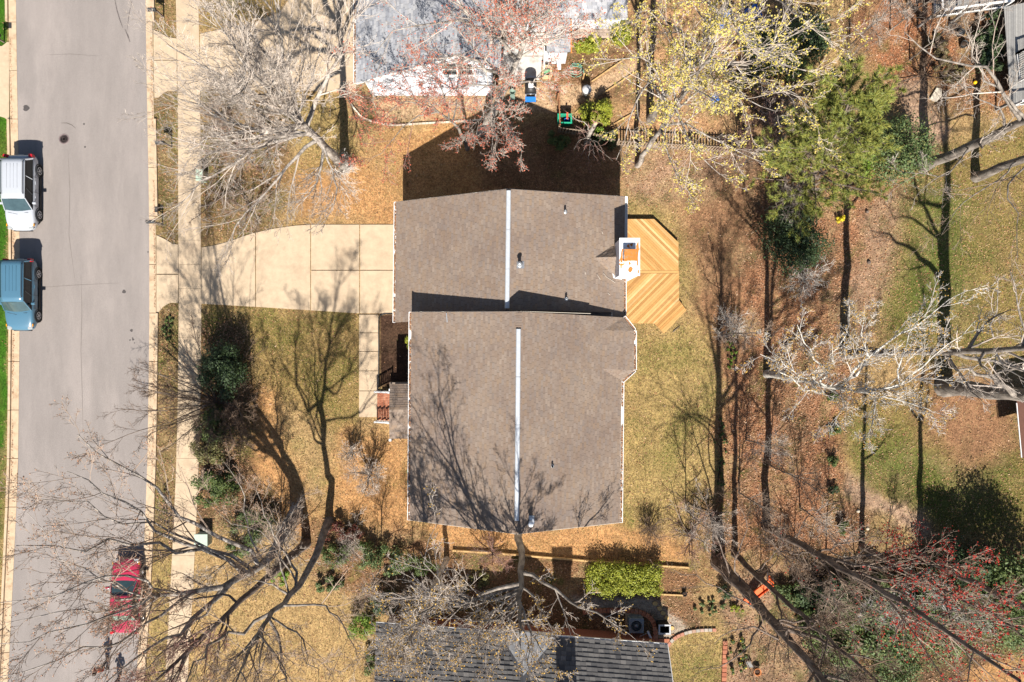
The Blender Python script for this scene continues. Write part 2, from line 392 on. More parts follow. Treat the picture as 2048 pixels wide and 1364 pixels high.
for a, b_ in zip(ys[:-1], ys[1:]):
    mb.add(G([(xat(ROADL, a), a), (xat(ROADR, a), a), (xat(ROADR, b_), b_), (xat(ROADL, b_), b_)], .004), [(3, 2, 1, 0)])
road = tag(mb.build('road', M_asph), 'grey asphalt street along the left side', 'road', kind='structure')
M_mark = mat('tyre_mark', (.10, .085, .08), .9, .5, 8); M_oil = mat('oil_stain', (.06, .052, .05), .7, .3, 8); M_crack = mat('crack_seal', (.10, .085, .075), .9, .3, 9)
def strip(name, pts, w, m, z=.009):
    mb = MB(); P = [W(*p) for p in pts]
    L, R = [], []
    for i, p in enumerate(P):
        d = (P[min(i + 1, len(P) - 1)] - P[max(i - 1, 0)]).normalized(); s = Vector((-d.y, d.x, 0)); ww = w * (0.35 if i in (0, len(P) - 1) else 1)
        L.append(p + s * ww / 2 + Vector((0, 0, z))); R.append(p - s * ww / 2 + Vector((0, 0, z)))
    k = len(P); mb.add(L + R, [(i, i + k, i + k + 1, i + 1) for i in range(k - 1)])
    o = mb.build(name, m, road); return o
strip('tyre_mark', [(228, -10), (234, 20), (240, 40), (246, 56)], .07, M_mark)
strip('tyre_mark', [(250, 58), (256, 72), (260, 84)], .09, M_mark)
strip('tyre_mark', [(264, 2), (258, 30), (254, 62)], .05, M_mark)
strip('crack', [(122, 246), (134, 246), (144, 250), (152, 257)], .05, M_crack)
for p in [[(162, 550), (164, 620), (162, 700), (165, 800), (166, 860)], [(136, 300), (140, 380), (138, 470), (150, 560)], [(90, 110), (140, 108), (200, 112)], [(80, 575), (150, 570), (240, 566)], [(44, 380), (60, 384), (90, 381)]]:
    strip('crack', p, .022, M_crack, .008)
for (x, y, r) in [(263, 661, .09), (266, 679, .07), (260, 680, .05), (269, 686, .035), (248, 583, .12), (265, 676, .04), (168, 248, .06), (170, 294, .06), (296, 504, .05), (52, 216, .2)]:
    q = MB(); c = W(x, y, .0095); q.add([c + Vector((r * math.cos(a) * (1 + .25 * math.sin(3 * a + x)), r * math.sin(a), 0)) for a in np.linspace(0, 2 * math.pi, 11)[:-1]], [tuple(range(10))])
    q.build('oil_stain', M_oil, road)
mb = MB(); c = W(128, 278)
mb.lathe((c.x, c.y, 0), [(.33, .004), (.33, .014), (.30, .014), (.295, .010), (.0, .010)], 24)
mh = thing('manhole', (c.x, c.y, 0), 'round iron manhole cover in the middle of the street', 'manhole cover')
mb.build('cover', mat('manhole_iron', (.20, .155, .15), .6, .3, 12, metal=.3, bump=.3, bscale=18), mh)
for rr in (.1, .2, .26):
    q = MB(); q.lathe((c.x, c.y, 0), [(rr, .010), (rr, .017), (rr + .018, .017), (rr + .018, .010)], 24); q.build('cast_ring', bpy.data.materials['manhole_iron'], mh)

def section(name, parent, a, b_, xl0, xr0, xl1, xr1, z0, z1, m, gap=.6):
    q = MB(); q.prism(G([(xl0, a + gap), (xr0, a + gap), (xr1, b_ - gap), (xl1, b_ - gap)]), z0, z1); return q.build(name, m, parent)
kr = MB(); kl = MB(); sw = MB()
kerb_right = thing('kerb', W(305, 682), 'pale concrete kerb and gutter between street and verge', 'kerb'); kerb_right['kind'] = 'structure'
kerb_left = thing('kerb', W(25, 682), 'pale concrete kerb and gutter at the left street edge', 'kerb'); kerb_left['kind'] = 'structure'
side = thing('pavement', W(378, 682), 'concrete pavement of square slabs running along the street', 'pavement'); side['kind'] = 'structure'
y = -150.0; k = 0
while y < 1520:
    y2 = y + 97.0
    f = lambda t, yy: xat(t, yy)
    section('gutter_slab', kerb_right, y, y2, f(ROADR, y) + .15, f(ROADR, y) + 13.2, f(ROADR, y2) + .15, f(ROADR, y2) + 13.2, -.1, .012, M_conc2)
    section('gutter_slab', kerb_left, y, y2, f(ROADL, y) - 15, f(ROADL, y) - .15, f(ROADL, y2) - 15, f(ROADL, y2) - .15, -.1, .012, M_conc2)
    if not (40 < y + 48 < 190 or 452 < y + 48 < 650):
        section('kerb_stone', kerb_right, y, y2, f(ROADR, y) + 13.5, f(ROADR, y) + 18.5, f(ROADR, y2) + 13.5, f(ROADR, y2) + 18.5, -.1, .13, M_conc2)
    if not (80 < y + 48 < 250):
        section('kerb_stone', kerb_left, y, y2, f(ROADL, y) - 20, f(ROADL, y) - 15.3, f(ROADL, y2) - 20, f(ROADL, y2) - 15.3, -.1, .13, M_conc2)
    y = y2
y = -150.0
while y < 1520:
    y2 = y + 48.5
    section('slab', side, y, y2, xat(SIDEL, y), xat(SIDEL, y) + 45, xat(SIDEL, y2), xat(SIDEL, y2) + 45, -.06, .022, M_conc, .25)
    y = y2
def slabs(root, polys, z=.03, z0=-.05, m=None, name='slab', shrink=.35):
    for p in polys:
        cx = sum(q[0] for q in p) / len(p); cy = sum(q[1] for q in p) / len(p)
        pp = []
        for q in p:
            dx, dy = cx - q[0], cy - q[1]; d = math.hypot(dx, dy); pp.append((q[0] + dx / d * shrink * 1.4, q[1] + dy / d * shrink * 1.4))
        q = MB(); q.prism(G(pp), z0, z); q.build(name, m or M_conc, root)
drive = thing('driveway', W(600, 540), 'wide concrete driveway leading from the street to the brown roofed house', 'driveway'); drive['kind'] = 'structure'
slabs(drive, [[(313, 470), (330, 478), (345, 487), (357, 489), (357, 548), (313, 548)], [(313, 549), (357, 549), (357, 606), (340, 606), (326, 614), (316, 626), (313, 626)],
              [(403, 495), (425, 491.5), (445, 486.5), (465, 480), (485, 473), (511, 465), (511, 614), (403, 608)], [(512, 465), (535, 459.5), (560, 455), (590, 451), (621, 449), (621, 621), (512, 614)],
              [(622, 449), (719, 449), (719, 540), (622, 540)], [(622, 541), (719, 541), (719, 627), (622, 621)],
              [(720, 449), (810, 449), (810, 540), (720, 540)], [(720, 541), (810, 541), (810, 627), (720, 627)]])
walk = thing('path', W(737, 730), 'narrow concrete path from driveway down to the brick porch', 'path'); walk['kind'] = 'structure'
yy = [629, 666, 703, 742, 782, 835]
slabs(walk, [[(718, a), (757, a), (757, b_ - .5), (718, b_ - .5)] for a, b_ in zip(yy[:-1], yy[1:])])
nd = thing('driveway', W(550, 120), 'pale concrete driveway of the upper neighbour under bare branches', 'driveway'); nd['kind'] = 'structure'
slabs(nd, [[(307, 60), (322, 66), (335, 74), (354, 77), (354, 120), (307, 120)], [(307, 121), (354, 121), (355, 182), (335, 182), (325, 188), (316, 196), (309, 196)],
           [(400, 68), (452, 56), (500, 48), (500, 180), (400, 180)], [(501, 48), (560, 24), (600, -30), (600, 182), (501, 180)],
           [(601, -30), (606, -120), (712, -120), (712, 60), (601, 60)], [(601, 61), (712, 61), (712, 186), (601, 182)]])
ld = thing('driveway', W(0, 165), 'bright concrete driveway apron at the far left edge', 'driveway'); ld['kind'] = 'structure'
slabs(ld, [[(-200, 92), (5, 92), (15, 84), (19, 84), (19, 244), (10, 236), (-4, 232), (-200, 232)]], z=.03)
pz = thing('patio', W(1055, 120), 'pale concrete patio slabs beside the grey roofed neighbour', 'patio'); pz['kind'] = 'structure'
M_pale = mat('patio_concrete', (.46, .43, .40), .85, .15, 2, col2=(.36, .31, .27), c2scale=1.5)
slabs(pz, [[(1008, 66), (1094, 66), (1086, 112), (1004, 112)], [(1004, 113), (1086, 113), (1080, 160), (996, 160)]], z=.05, m=M_pale)

# ------------------------------------------------------------------ grass and leaves on the ground
HARD = [[(-50, -400), (-50, 1700), (0, 1700), (0, -400)]]
def hard(px, py):
    xl = np.interp(py, [t[0] for t in ROADL], [t[1] for t in ROADL]); xr = np.interp(py, [t[0] for t in ROADR], [t[1] for t in ROADR]); sl = np.interp(py, [t[0] for t in SIDEL], [t[1] for t in SIDEL])
    h = ((px > xl - 20) & (px < xr + 19)) | ((px > sl - 1) & (px < sl + 46))
    for p in ([(313, 470), (357, 489), (403, 494), (511, 465), (621, 449), (820, 449), (820, 627), (403, 608), (340, 606), (313, 626)], [(717, 620), (758, 620), (758, 836), (717, 836)],
              [(307, 60), (400, 68), (500, 48), (560, 24), (606, -120), (712, -120), (712, 186), (309, 190)], [(-200, 88), (20, 88), (20, 238), (-200, 238)],
              [(815, 440), (1235, 440), (1235, 1015), (835, 1015)], [(750, -200), (990, -200), (990, 188), (750, 188)], [(780, 1240), (1325, 1262), (1325, 1500), (780, 1500)], [(1005, 66), (1094, 66), (1080, 160), (996, 160)]):
        h |= pip(px, py, p)
    return h
def scatter(dens, cap, seed, xlim=(-33.5, 33.5), ylim=(-22.6, 22.6)):
    r = np.random.default_rng(seed); mx = float(dens[(np.abs(GX) < 34) & (np.abs(GY) < 23)].max())
    N = int(mx * (xlim[1] - xlim[0]) * (ylim[1] - ylim[0])); x = r.uniform(*xlim, N); y = r.uniform(*ylim, N)
    keep = r.random(N) * mx < gsample(dens, x, y); x, y = x[keep], y[keep]
    px, py = x * PPM + 1024, 682 - y * PPM; ok = ~hard(px, py); x, y = x[ok], y[ok]
    if len(x) > cap: s = r.permutation(len(x))[:cap]; x, y = x[s], y[s]
    return x, y, r
def blades(x, y, r, hmin, hmax, w):
    n_ = len(x); az = r.uniform(0, 2 * np.pi, n_); hgt = r.uniform(hmin, hmax, n_); lean = hgt * r.uniform(.5, 1.5, n_)
    dx, dy = np.cos(az), np.sin(az); z0 = gsample(gz, x, y) - .01
    A = np.stack([x - dy * w, y + dx * w, z0], 1); B = np.stack([x + dy * w, y - dx * w, z0], 1); C = np.stack([x + dx * lean, y + dy * lean, z0 + hgt], 1)
    return np.stack([A, B, C], 1).reshape(-1, 3), np.arange(3 * n_).reshape(n_, 3)
M_straw = ramp_mat('straw_blades', [(.33, .225, .11), (.43, .31, .16), (.25, .16, .07), (.36, .22, .095), (.20, .14, .06)])
M_blade = ramp_mat('green_blades', [(.06, .085, .014), (.09, .11, .022), (.12, .13, .03), (.045, .07, .01)])
M_lawn = ramp_mat('vivid_blades', [(.03, .10, .006), (.05, .13, .01), (.025, .075, .005)])
x, y, r = scatter(GS * 1.6, 150000, 3); Vv, T = blades(x, y, r, .04, .12, .018)
tag(arrays_obj('dry_grass', Vv, None, T, M_straw), 'dormant straw coloured grass blades over the lawns', 'grass', kind='stuff')
vv = GG * ((GX * PPM + 1024) < 16); x, y, r = scatter(np.where((GX * PPM + 1024) < 16, GG, 0), 14000, 4, xlim=(-33.5, -31.5)); Vv, T = blades(x, y, r, .03, .08, .012)
tag(arrays_obj('green_grass', Vv, None, T, M_lawn), 'vivid green mown grass along the far left edge', 'grass', kind='stuff')
x, y, r = scatter(np.where((GX * PPM + 1024) < 16, 0, GG * 1.3), 80000, 5); Vv, T = blades(x, y, r, .04, .12, .018)
tag(arrays_obj('green_grass', Vv, None, T, M_blade), 'patchy green grass growing through the straw lawn', 'grass', kind='stuff')
M_fall = ramp_mat('fallen_leaves', [(.25, .10, .045), (.34, .18, .09), (.18, .075, .036), (.40, .24, .14), (.11, .055, .03), (.27, .13, .06), (.44, .30, .20)], spec=.3)
x, y, r = scatter(GL * 1.5, 95000, 6); n_ = len(x)
C = np.stack([x, y, gsample(gz, x, y) + r.uniform(.01, .05, n_)], 1); N = r.normal(size=(n_, 3)) * .55 + np.array([0, 0, 1])
P, Q = leaf_quads(C, N, r.uniform(.05, .13, n_), r, .7, .12)
tag(arrays_obj('fallen_leaves', P, Q, None, M_fall), 'brown fallen leaves strewn over beds and lawns', 'leaves', kind='stuff')
# leaves blown into the gutters
r = np.random.default_rng(8); py = r.uniform(-20, 1380, 2600); sidepick = r.random(2600) < .55
px = np.where(sidepick, np.interp(py, [t[0] for t in ROADR], [t[1] for t in ROADR]) + 12 - np.abs(r.normal(0, 1.6, 2600)), np.interp(py, [t[0] for t in ROADL], [t[1] for t in ROADL]) - 13.5 + np.abs(r.normal(0, 1.8, 2600)))
kk = vnoise(px * 0 + 5, py, 45, 4) > .42; px, py = px[kk], py[kk]; n_ = len(px)
C = np.stack([(px - 1024) / PPM, (682 - py) / PPM, r.uniform(.02, .04, n_)], 1)
P, Q = leaf_quads(C, r.normal(size=(n_, 3)) * .3 + np.array([0, 0, 1]), r.uniform(.03, .09, n_), r, .6)
tag(arrays_obj('gutter_leaves', P, Q, None, M_fall), 'small brown leaves gathered in the street gutters', 'leaves', kind='stuff')
# ================================================================== HOUSES
def on_plane(px, py, p0, nrm):
    d = Vector(((px - 1024) / F, (682 - py) / F, -1)); c = Vector((0, 0, H))
    t = (Vector(p0) - c).dot(nrm) / d.dot(nrm); return c + d * t
def plane_of(a, b, c):
    n_ = (Vector(b) - Vector(a)).cross(Vector(c) - Vector(a)).normalized()
    return (Vector(a), n_ if n_.z > 0 else -n_)
def clip_convex(poly, n_, d):
    out = []
    for i in range(len(poly)):
        a, b_ = poly[i], poly[(i + 1) % len(poly)]; da, db = a[0] * n_[0] + a[1] * n_[1] - d, b_[0] * n_[0] + b_[1] * n_[1] - d
        if da >= 0: out.append(a)
        if (da >= 0) != (db >= 0): t = da / (da - db); out.append((a[0] + (b_[0] - a[0]) * t, a[1] + (b_[1] - a[1]) * t))
    return out
def solid_poly(poly, nrm, top, bot):
    """polygon in space thickened along its normal"""
    q = MB(); k = len(poly); nrm = Vector(nrm)
    a = Vector((0, 0, 0))
    for i in range(k): a = a + Vector(poly[i]).cross(Vector(poly[(i + 1) % k]))
    if a.dot(nrm) < 0: poly = poly[::-1]
    V = [Vector(p) + nrm * bot for p in poly] + [Vector(p) + nrm * top for p in poly]
    q.add(V, [tuple(range(k - 1, -1, -1)), tuple(range(k, 2 * k))] + [(i, (i + 1) % k, k + (i + 1) % k, k + i) for i in range(k)]); return q
def shingle_roof(house, poly, eA, eB, rB, rA, m_sh, m_deck, e=.143, tw=.32, seed=1, gap=.009, lift=.02, pieces=0, label=None, convex=None):
    """roof deck (part) with separate overlapping shingle tabs on it (sub-part); convex: the outline cut into convex pieces"""
    eA, eB, rA, rB = map(Vector, (eA, eB, rA, rB)); p0, nrm = plane_of(eA, eB, rB)
    deck_o = solid_poly(poly, nrm, -.004, -.16).build('roof', m_deck, house)
    if label: deck_o['label'] = label
    L = ((rA - eA).length + (rB - eB).length) / 2; nc = int(math.ceil(L / e)); r = np.random.default_rng(seed)
    conv = [[(p[0], p[1]) for p in cp] for cp in (convex or [poly])]
    conv = [cp if sum(cp[i][0] * cp[(i + 1) % len(cp)][1] - cp[(i + 1) % len(cp)][0] * cp[i][1] for i in range(len(cp))) > 0 else cp[::-1] for cp in conv]
    up = Vector((eA.x + eB.x, eA.y + eB.y)) / 2; sl = (Vector((rA.x + rB.x, rA.y + rB.y)) / 2 - up); run = sl.length; sl = sl / run
    zat = lambda x, y: p0.z - ((x - p0.x) * nrm.x + (y - p0.y) * nrm.y) / nrm.z
    full, cutV, cutT = [], [], []
    for i in range(nc):
        v0 = i * e / L; v1 = min(1.0, (i * e + e + .015) / L)
        A = eA.lerp(rA, v0); B = eB.lerp(rB, v0); A1 = eA.lerp(rA, v1); B1 = eB.lerp(rB, v1)
        wl = (B - A).length; u = -(tw * (.5 if i % 2 else 0) + r.uniform(0, .06) + (.11 if i % 3 == 0 else 0)); hs = r.uniform(.6, 1.35)
        while u < wl:
            u1 = u + tw; a = max(0, u + gap / 2) / wl; b_ = min(wl, u1 - gap / 2) / wl; u = u1
            if b_ - a < .02 / wl: continue
            q = [A.lerp(B, a), A.lerp(B, b_), A1.lerp(B1, b_), A1.lerp(B1, a)]; h_ = lift * r.uniform(.6, 1.35)
            for cp in conv:
                k = len(cp); mn = min((cp[(j + 1) % k][0] - cp[j][0]) * (p.y - cp[j][1]) - (cp[(j + 1) % k][1] - cp[j][1]) * (p.x - cp[j][0]) for j in range(k) for p in q)
                if mn > -.004: full.append((q, h_)); continue
                w = [(p.x, p.y) for p in q]
                for j in range(k):
                    nx_, ny_ = -(cp[(j + 1) % k][1] - cp[j][1]), cp[(j + 1) % k][0] - cp[j][0]
                    w = clip_convex(w, (nx_, ny_), nx_ * cp[j][0] + ny_ * cp[j][1])
                    if len(w) < 3: break
                if len(w) >= 3:
                    o = len(cutV)
                    for (x, y) in w:
                        t = min(1, max(0, ((x - up.x) * sl.x + (y - up.y) * sl.y) / run * L / e - i)); cutV.append((x, y, zat(x, y) + h_ * (1 - t) + .003))
                    cutT += [(o, o + j, o + j + 1) for j in range(1, len(w) - 1)]
    nv = np.array(nrm); Vv = np.zeros((0, 6, 3))
    if full:
        C = np.array([[list(p) for p in q] for q, _ in full]); hh = np.array([h for _, h in full])[:, None, None]
        Vv = np.concatenate([C[:, :2] + nv * hh, C[:, 2:] + nv * .003, C[:, :2]], 1)     # 0,1 front edge; 2,3 back; 4,5 butt
        if (C[0, 1] - C[0, 0])[0] * (C[0, 2] - C[0, 1])[1] - (C[0, 1] - C[0, 0])[1] * (C[0, 2] - C[0, 1])[0] < 0: Vv = Vv[:, [1, 0, 3, 2, 5, 4]]
    def faces(n_):
        o = np.arange(n_)[:, None] * 6
        return np.concatenate([o + np.array([[0, 1, 2, 3]]), o + np.array([[4, 5, 1, 0]])], 0)
    if pieces and len(Vv):
        o_ = np.argsort(np.linalg.norm(Vv.mean(1)[:, :2], axis=1)); one, rest = o_[:pieces], o_[pieces:]
        for k in one: arrays_obj('shingle', Vv[k], faces(1), None, m_sh, deck_o)
        Vv = Vv[rest]
    allV = np.vstack([Vv.reshape(-1, 3)] + ([np.array(cutV)] if cutV else []))
    if len(allV): s = arrays_obj('shingles', allV, faces(len(Vv)), (np.array(cutT) + len(Vv) * 6) if cutT else None, m_sh, deck_o); s['kind'] = 'stuff'
    return deck_o, (p0, nrm)
M_white = mat('white_trim', (.66, .65, .63), .5, .05, 4)
M_siding = mat('cream_siding', (.52, .46, .38), .7, .06, 3)
M_brshing = ramp_mat('brown_shingles', [(.170, .128, .102), (.200, .153, .120), (.185, .134, .100), (.222, .172, .135), (.176, .140, .117), (.206, .147, .103), (.192, .154, .129)], var=.16, scale=9, patch=(.84, .83, .86), pscale=.35)
M_brdeck = mat('brown_roof_felt', (.035, .026, .021), .95, .2, 10)
M_grshing = ramp_mat('grey_shingles', [(.20, .205, .225), (.26, .265, .285), (.31, .31, .325), (.17, .175, .195), (.35, .345, .35), (.24, .24, .25)], var=.15, scale=9)
M_dkshing = ramp_mat('dark_grey_shingles', [(.075, .072, .072), (.10, .095, .092), (.125, .118, .112), (.055, .054, .056), (.15, .14, .132)], var=.18, scale=9)
M_grshing2 = ramp_mat('mid_grey_shingles', [(.13, .13, .135), (.16, .16, .165), (.19, .19, .195), (.11, .11, .115)], var=.15, scale=9)
M_grdeck = mat('grey_roof_felt', (.04, .04, .045), .95, .2, 10)
M_glass = mat('window_glass', (.03, .045, .055), .06, 0, spec=.6)
M_alum = mat('ridge_metal', (.46, .48, .51), .45, .12, 8, metal=.25, col2=(.42, .42, .42), c2scale=5, c2lo=.55, c2hi=.75)
M_galv = mat('galvanised_metal', (.45, .46, .47), .35, .2, 12, metal=.7)
M_black = mat('black_metal', (.022, .021, .021), .45, .2, 10)
M_rust = mat('rust_orange', (.42, .15, .03), .8, .2, 9, col2=(.30, .17, .07), c2scale=6)
M_brick = ramp_mat('red_brick', [(.30, .11, .06), (.36, .15, .085), (.26, .09, .05), (.38, .18, .11)], var=.2, scale=25)
M_mortar = mat('mortar', (.28, .22, .17), .95, .2, 20)

def gutter(house, a, b, out, leaves=True, seed=0, w=.135):
    a, b, out = Vector(a), Vector(b), Vector(out).normalized(); q = MB()
    up = Vector((0, 0, 1)); t = .022
    for (o0, o1, z0, z1) in ((0.01, w, -.11, -.09), (w - .012, w + .018, -.10, .012), (0.0, .012, -.10, -.02)):
        V = [p + out * o + up * z for p in (a, b) for o, z in ((o0, z0), (o1, z0), (o1, z1), (o0, z1))]
        q.add(V, [(0, 1, 2, 3), (7, 6, 5, 4), (0, 4, 5, 1), (1, 5, 6, 2), (2, 6, 7, 3), (3, 7, 4, 0)])
    for e in (a, b):
        d = (b - a).normalized(); q.bar(e + out * .0 + up * (-.045), e + out * w + up * (-.045), .02, .11)
    g = q.build('gutter', M_white, house)
    if leaves:
        L = (b - a).length; n_ = int(L * 75); r = np.random.default_rng(seed); tt = r.random(n_); ww = r.uniform(.02, w - .03, n_)
        kk = vnoise(tt * L * 100, tt * 0, 40, seed + 3) > .22; tt, ww = tt[kk], ww[kk]; n_ = len(tt)
        if n_ < 3: return g
        A, B, O = np.array(a), np.array(b), np.array(out)
        C = A + (B - A) * tt[:, None] + O * ww[:, None] + np.array([0, 0, 1]) * r.uniform(-.05, -.005, n_)[:, None]
        P, Q = leaf_quads(C, r.normal(size=(n_, 3)) * .4 + np.array([0, 0, 1]), r.uniform(.05, .12, n_), r, .7)
        lo = arrays_obj('gutter_leaves', P, Q, None, M_fall, g); lo['kind'] = 'stuff'
    return g
def pipe(house, p, r_, h_, m, cap=None, name='vent_pipe'):
    q = MB(); p = Vector(p); q.lathe(p, [(r_ * 2.1, -.03), (r_ * 2.1, .03), (r_ * 1.3, .06)], 14)
    o = q.build(name, M_galv if cap is None else m, house)
    q = MB(); q.lathe(p, [(r_, -.05), (r_, h_), (r_ * .65, h_), (r_ * .65, h_ - .1)], 14); q.build('tube', m, o)
    if cap:
        q = MB(); q.lathe(p, [(r_ * cap, h_ + .02), (r_ * cap, h_ + .07), (r_ * cap * .6, h_ + .13), (0.01, h_ + .15)], 16); q.build('cap', m, o)
    return o
def window(house, c, size, nrm_axis, name='window'):
    """window set in a wall: frame (part) with pane and glazing bars"""
    x, y, z = c; w, h_ = size; q = MB(); t = .08
    def bx(u, v, su, sv, d=.08, off=0):
        return ((x + off * nrm_axis[0] + (u if nrm_axis[0] == 0 else 0), y + off * nrm_axis[1] + (u if nrm_axis[1] == 0 else 0), z + v), (d if nrm_axis[0] else su, d if nrm_axis[1] else su, sv))
    for (u, v, su, sv) in ((-w / 2, 0, t, h_ + t), (w / 2, 0, t, h_ + t), (0, -h_ / 2, w - t, t), (0, h_ / 2, w - t, t), (0, 0, w - t, .04)):
        q.box(*bx(u, v, su, sv))
    f = q.build(name, M_white, house)
    q = MB(); q.box(*bx(0, 0, w - .06, h_ - .06, .03)); q.build('pane', M_glass, f)
    q = MB(); q.box(*bx(0, -h_ / 2 - .1, w + .2, .05, .16, .03)); q.build('sill', M_white, f)
    return f

# ---- the brown roofed house in the middle
house = thing('house', (0, -1, 0), 'large house in the middle under a brown shingle roof with two gabled wings', 'house')
U = dict(lt=W(793, 404, 3.9), lb=W(790.5, 645, 3.9), rt=W(1250, 393, 5.1), rb=W(1247.5, 637, 5.1), gt=W(1017.5, 378, 8.1), gb=W(1013.5, 632, 8.1))
Lr = dict(lt=W(823, 624, 5.94), lb=W(820, 1040, 5.94), gt=W(1038, 623, 9.1), gb=W(1033, 1068, 9.1), rt=W(1247, 632, 5.55), rb=W(1240, 1045, 5.55))
shingle_roof(house, [U['lt'], U['lb'], U['gb'], U['gt']], U['lb'], U['lt'], U['gt'], U['gb'], M_brshing, M_brdeck, seed=1)
_, UR = shingle_roof(house, [U['rt'], U['gt'], U['gb'], U['rb']], U['rt'], U['rb'], U['gb'], U['gt'], M_brshing, M_brdeck, seed=2)
UL = plane_of(U['lt'], U['lb'], U['gt'])
_, LL = shingle_roof(house, [Lr['lt'], Lr['lb'], Lr['gb'], Lr['gt']], Lr['lb'], Lr['lt'], Lr['gt'], Lr['gb'], M_brshing, M_brdeck, seed=3)
LR = plane_of(Lr['gt'], Lr['gb'], Lr['rb'])
opl = lambda x, y: on_plane(x, y, *LR)
A_, A2_, B_, B2_ = opl(1206, 660), opl(1204, 738), opl(1247, 635), opl(1243, 762)
C_, C2_ = W(1268, 661.5, 5.5), W(1268, 739.5, 5.5); ra_, rb_ = opl(1037.4, 660), opl(1036.2, 738)
shingle_roof(house, [Lr['gt'], B_, A_, A2_, B2_, Lr['rb'], Lr['gb']], opl(1270, 618), opl(1263, 1047), opl(1033, 1068), opl(1038, 622), M_brshing, M_brdeck, seed=4,
             convex=[[Lr['gt'], B_, A_, ra_], [ra_, A_, A2_, rb_], [rb_, A2_, B2_, Lr['rb'], Lr['gb']]])
shingle_roof(house, [C_, C2_, A2_, A_], C_, C2_, A2_, A_, M_brshing, M_brdeck, seed=41)
for a, b_, c in ((A_, B_, C_), (A2_, C2_, B2_)):
    ed = (c - b_); k = 2.2; shingle_roof(house, [a, b_, c], b_ - ed * k, c + ed * k, a + ed * k, a - ed * k, M_brshing, M_brdeck, seed=int(abs(a[1]) * 10) + 50)
# walls
q = MB(); x0, x1, y0, y1 = U['lt'][0] + .42, 6.1, 1.7, U['lt'][1] - .25
q.prism([(x0, y0), (x1, y0), (x1, y1), (x0, y1)], -.05, 3.72); q.add([(x0, y1 - .02, 3.72), (x1, y1 - .02, 3.72), (x1, y1 - .02, 5.0), (-.19, y1 - .02, 7.85), (x0, y1 - .02, 3.95)], [(4, 3, 2, 1, 0)])
wallu = q.build('wall', M_siding, house)
q = MB(); x2, x3, y2, y3 = Lr['lb'][0] + .40, 5.62, -9.65, 1.62
q.prism([(x2, y2), (x3, y2), (x3, y3), (x2, y3)], -.05, 5.45)
for yy_ in (y2 + .02, y3 - .02): q.add([(x2, yy_, 5.45), (x3, yy_, 5.45), (x3, yy_, 5.55), (.28, yy_, 8.85), (x2, yy_, 5.98)], [(0, 1, 2, 3, 4)])
walll = q.build('wall', M_siding, house)
q = MB(); bx1 = W(1262, 700, 5.5)[0]
q.prism([(x3 + .004, -.05), (bx1, .55), (bx1, -1.6), (x3 + .004, -2.2)], -.05, 4.9); q.build('bay_wall', M_siding, house)
for zz in (1.5, 4.2):
    for yv in (-3.5, -6.0, -8.2): window(house, (x3 + .02, yv, zz), (1.0, 1.3), (1, 0))
    for yv in (-1.2, -5.6, -8.0):
        window(house, (x2 - .02, yv, zz), (1.0, 1.3), (-1, 0))
    window(house, (bx1 + .02, -.55, zz), (1.2, 1.3), (1, 0))
for xv in (-3.5, 3.5): window(house, (xv, y2 - .02, 4.2), (1.0, 1.2), (0, -1)); window(house, (xv, y2 - .02, 1.5), (1.0, 1.2), (0, -1)); window(house, (xv, y1 + .02, 1.9), (1.0, 1.2), (0, 1))
q = MB(); q.box((x0 - .03, 5.0, 1.15), (.06, 4.9, 2.3)); gd = q.build('garage_door', M_white, house)
for k in range(4):
    for j in range(4): q = MB(); q.box((x0 - .07, 3.2 + j * 1.2, .35 + k * .55), (.03, 1.05, .42)); q.build('door_panel', M_white, gd)
# gutters, ridges, rakes
gutter(house, U['lb'], U['lt'], (-1, 0, 0), seed=1); gutter(house, Lr['lb'], Lr['lt'], (-1, 0, 0), seed=2)
ubot = on_plane(1247.6, 552, *UR); gutter(house, Vector(ubot), U['rb'], (1, 0, 0), seed=3)
gutter(house, on_plane(1249.6, 478, *UR), U['rt'], (1, 0, 0), seed=4, leaves=False)
gutter(house, opl(1243, 764), Lr['rb'], (1, 0, 0), seed=5); gutter(house, C_, C2_, (1, 0, 0), seed=6)
gutter(house, B_, C_, (.7, .6, 0), seed=7); gutter(house, B2_, C2_, (.7, -.6, 0), seed=8)
def ridge_vent(a, b, n_seg):
    a, b = Vector(a), Vector(b); 
    for k in range(n_seg):
        p, r_ = a.lerp(b, k / n_seg), a.lerp(b, (k + 1) / n_seg - .002); q = MB(); dz = (0, 0, .01 * (k % 2))
        prof = [(-.125, -.03), (-.09, .035), (0, .06), (.09, .035), (.125, -.03)]
        V = [s + Vector((u, 0, z)) + Vector(dz) for s in (p, r_) for u, z in prof]
        q.add(V, [(i, i + 1, i + 6, i + 5) for i in range(4)] + [(4, 3, 2, 1, 0), (5, 6, 7, 8, 9), (0, 4, 9, 5)])
        q.build('ridge_vent', M_alum, house)
up3 = Vector((0, 0, .05))
ridge_vent(W(1017.3, 381, 8.15), W(1014.2, 617, 8.15), 3); ridge_vent(W(1037, 658, 9.15), W(1033.5, 1042, 9.15), 4)
for a, b_ in ((Lr['gt'], opl(1180, 627.5)), (Lr['gt'], Lr['lt']), (Lr['gb'], Lr['lb']), (Lr['gb'], Lr['rb']), (U['gt'], U['lt']), (U['gt'], U['rt'])):
    sgn = 1 if a[1] > 0 else -1
    a = Vector(a); b_ = Vector(b_); q = MB(); o = Vector((0, .012 * sgn, -.11)); q.bar(a + o, b_ + o, .024, .17); q.build('rake_board', M_siding, house)
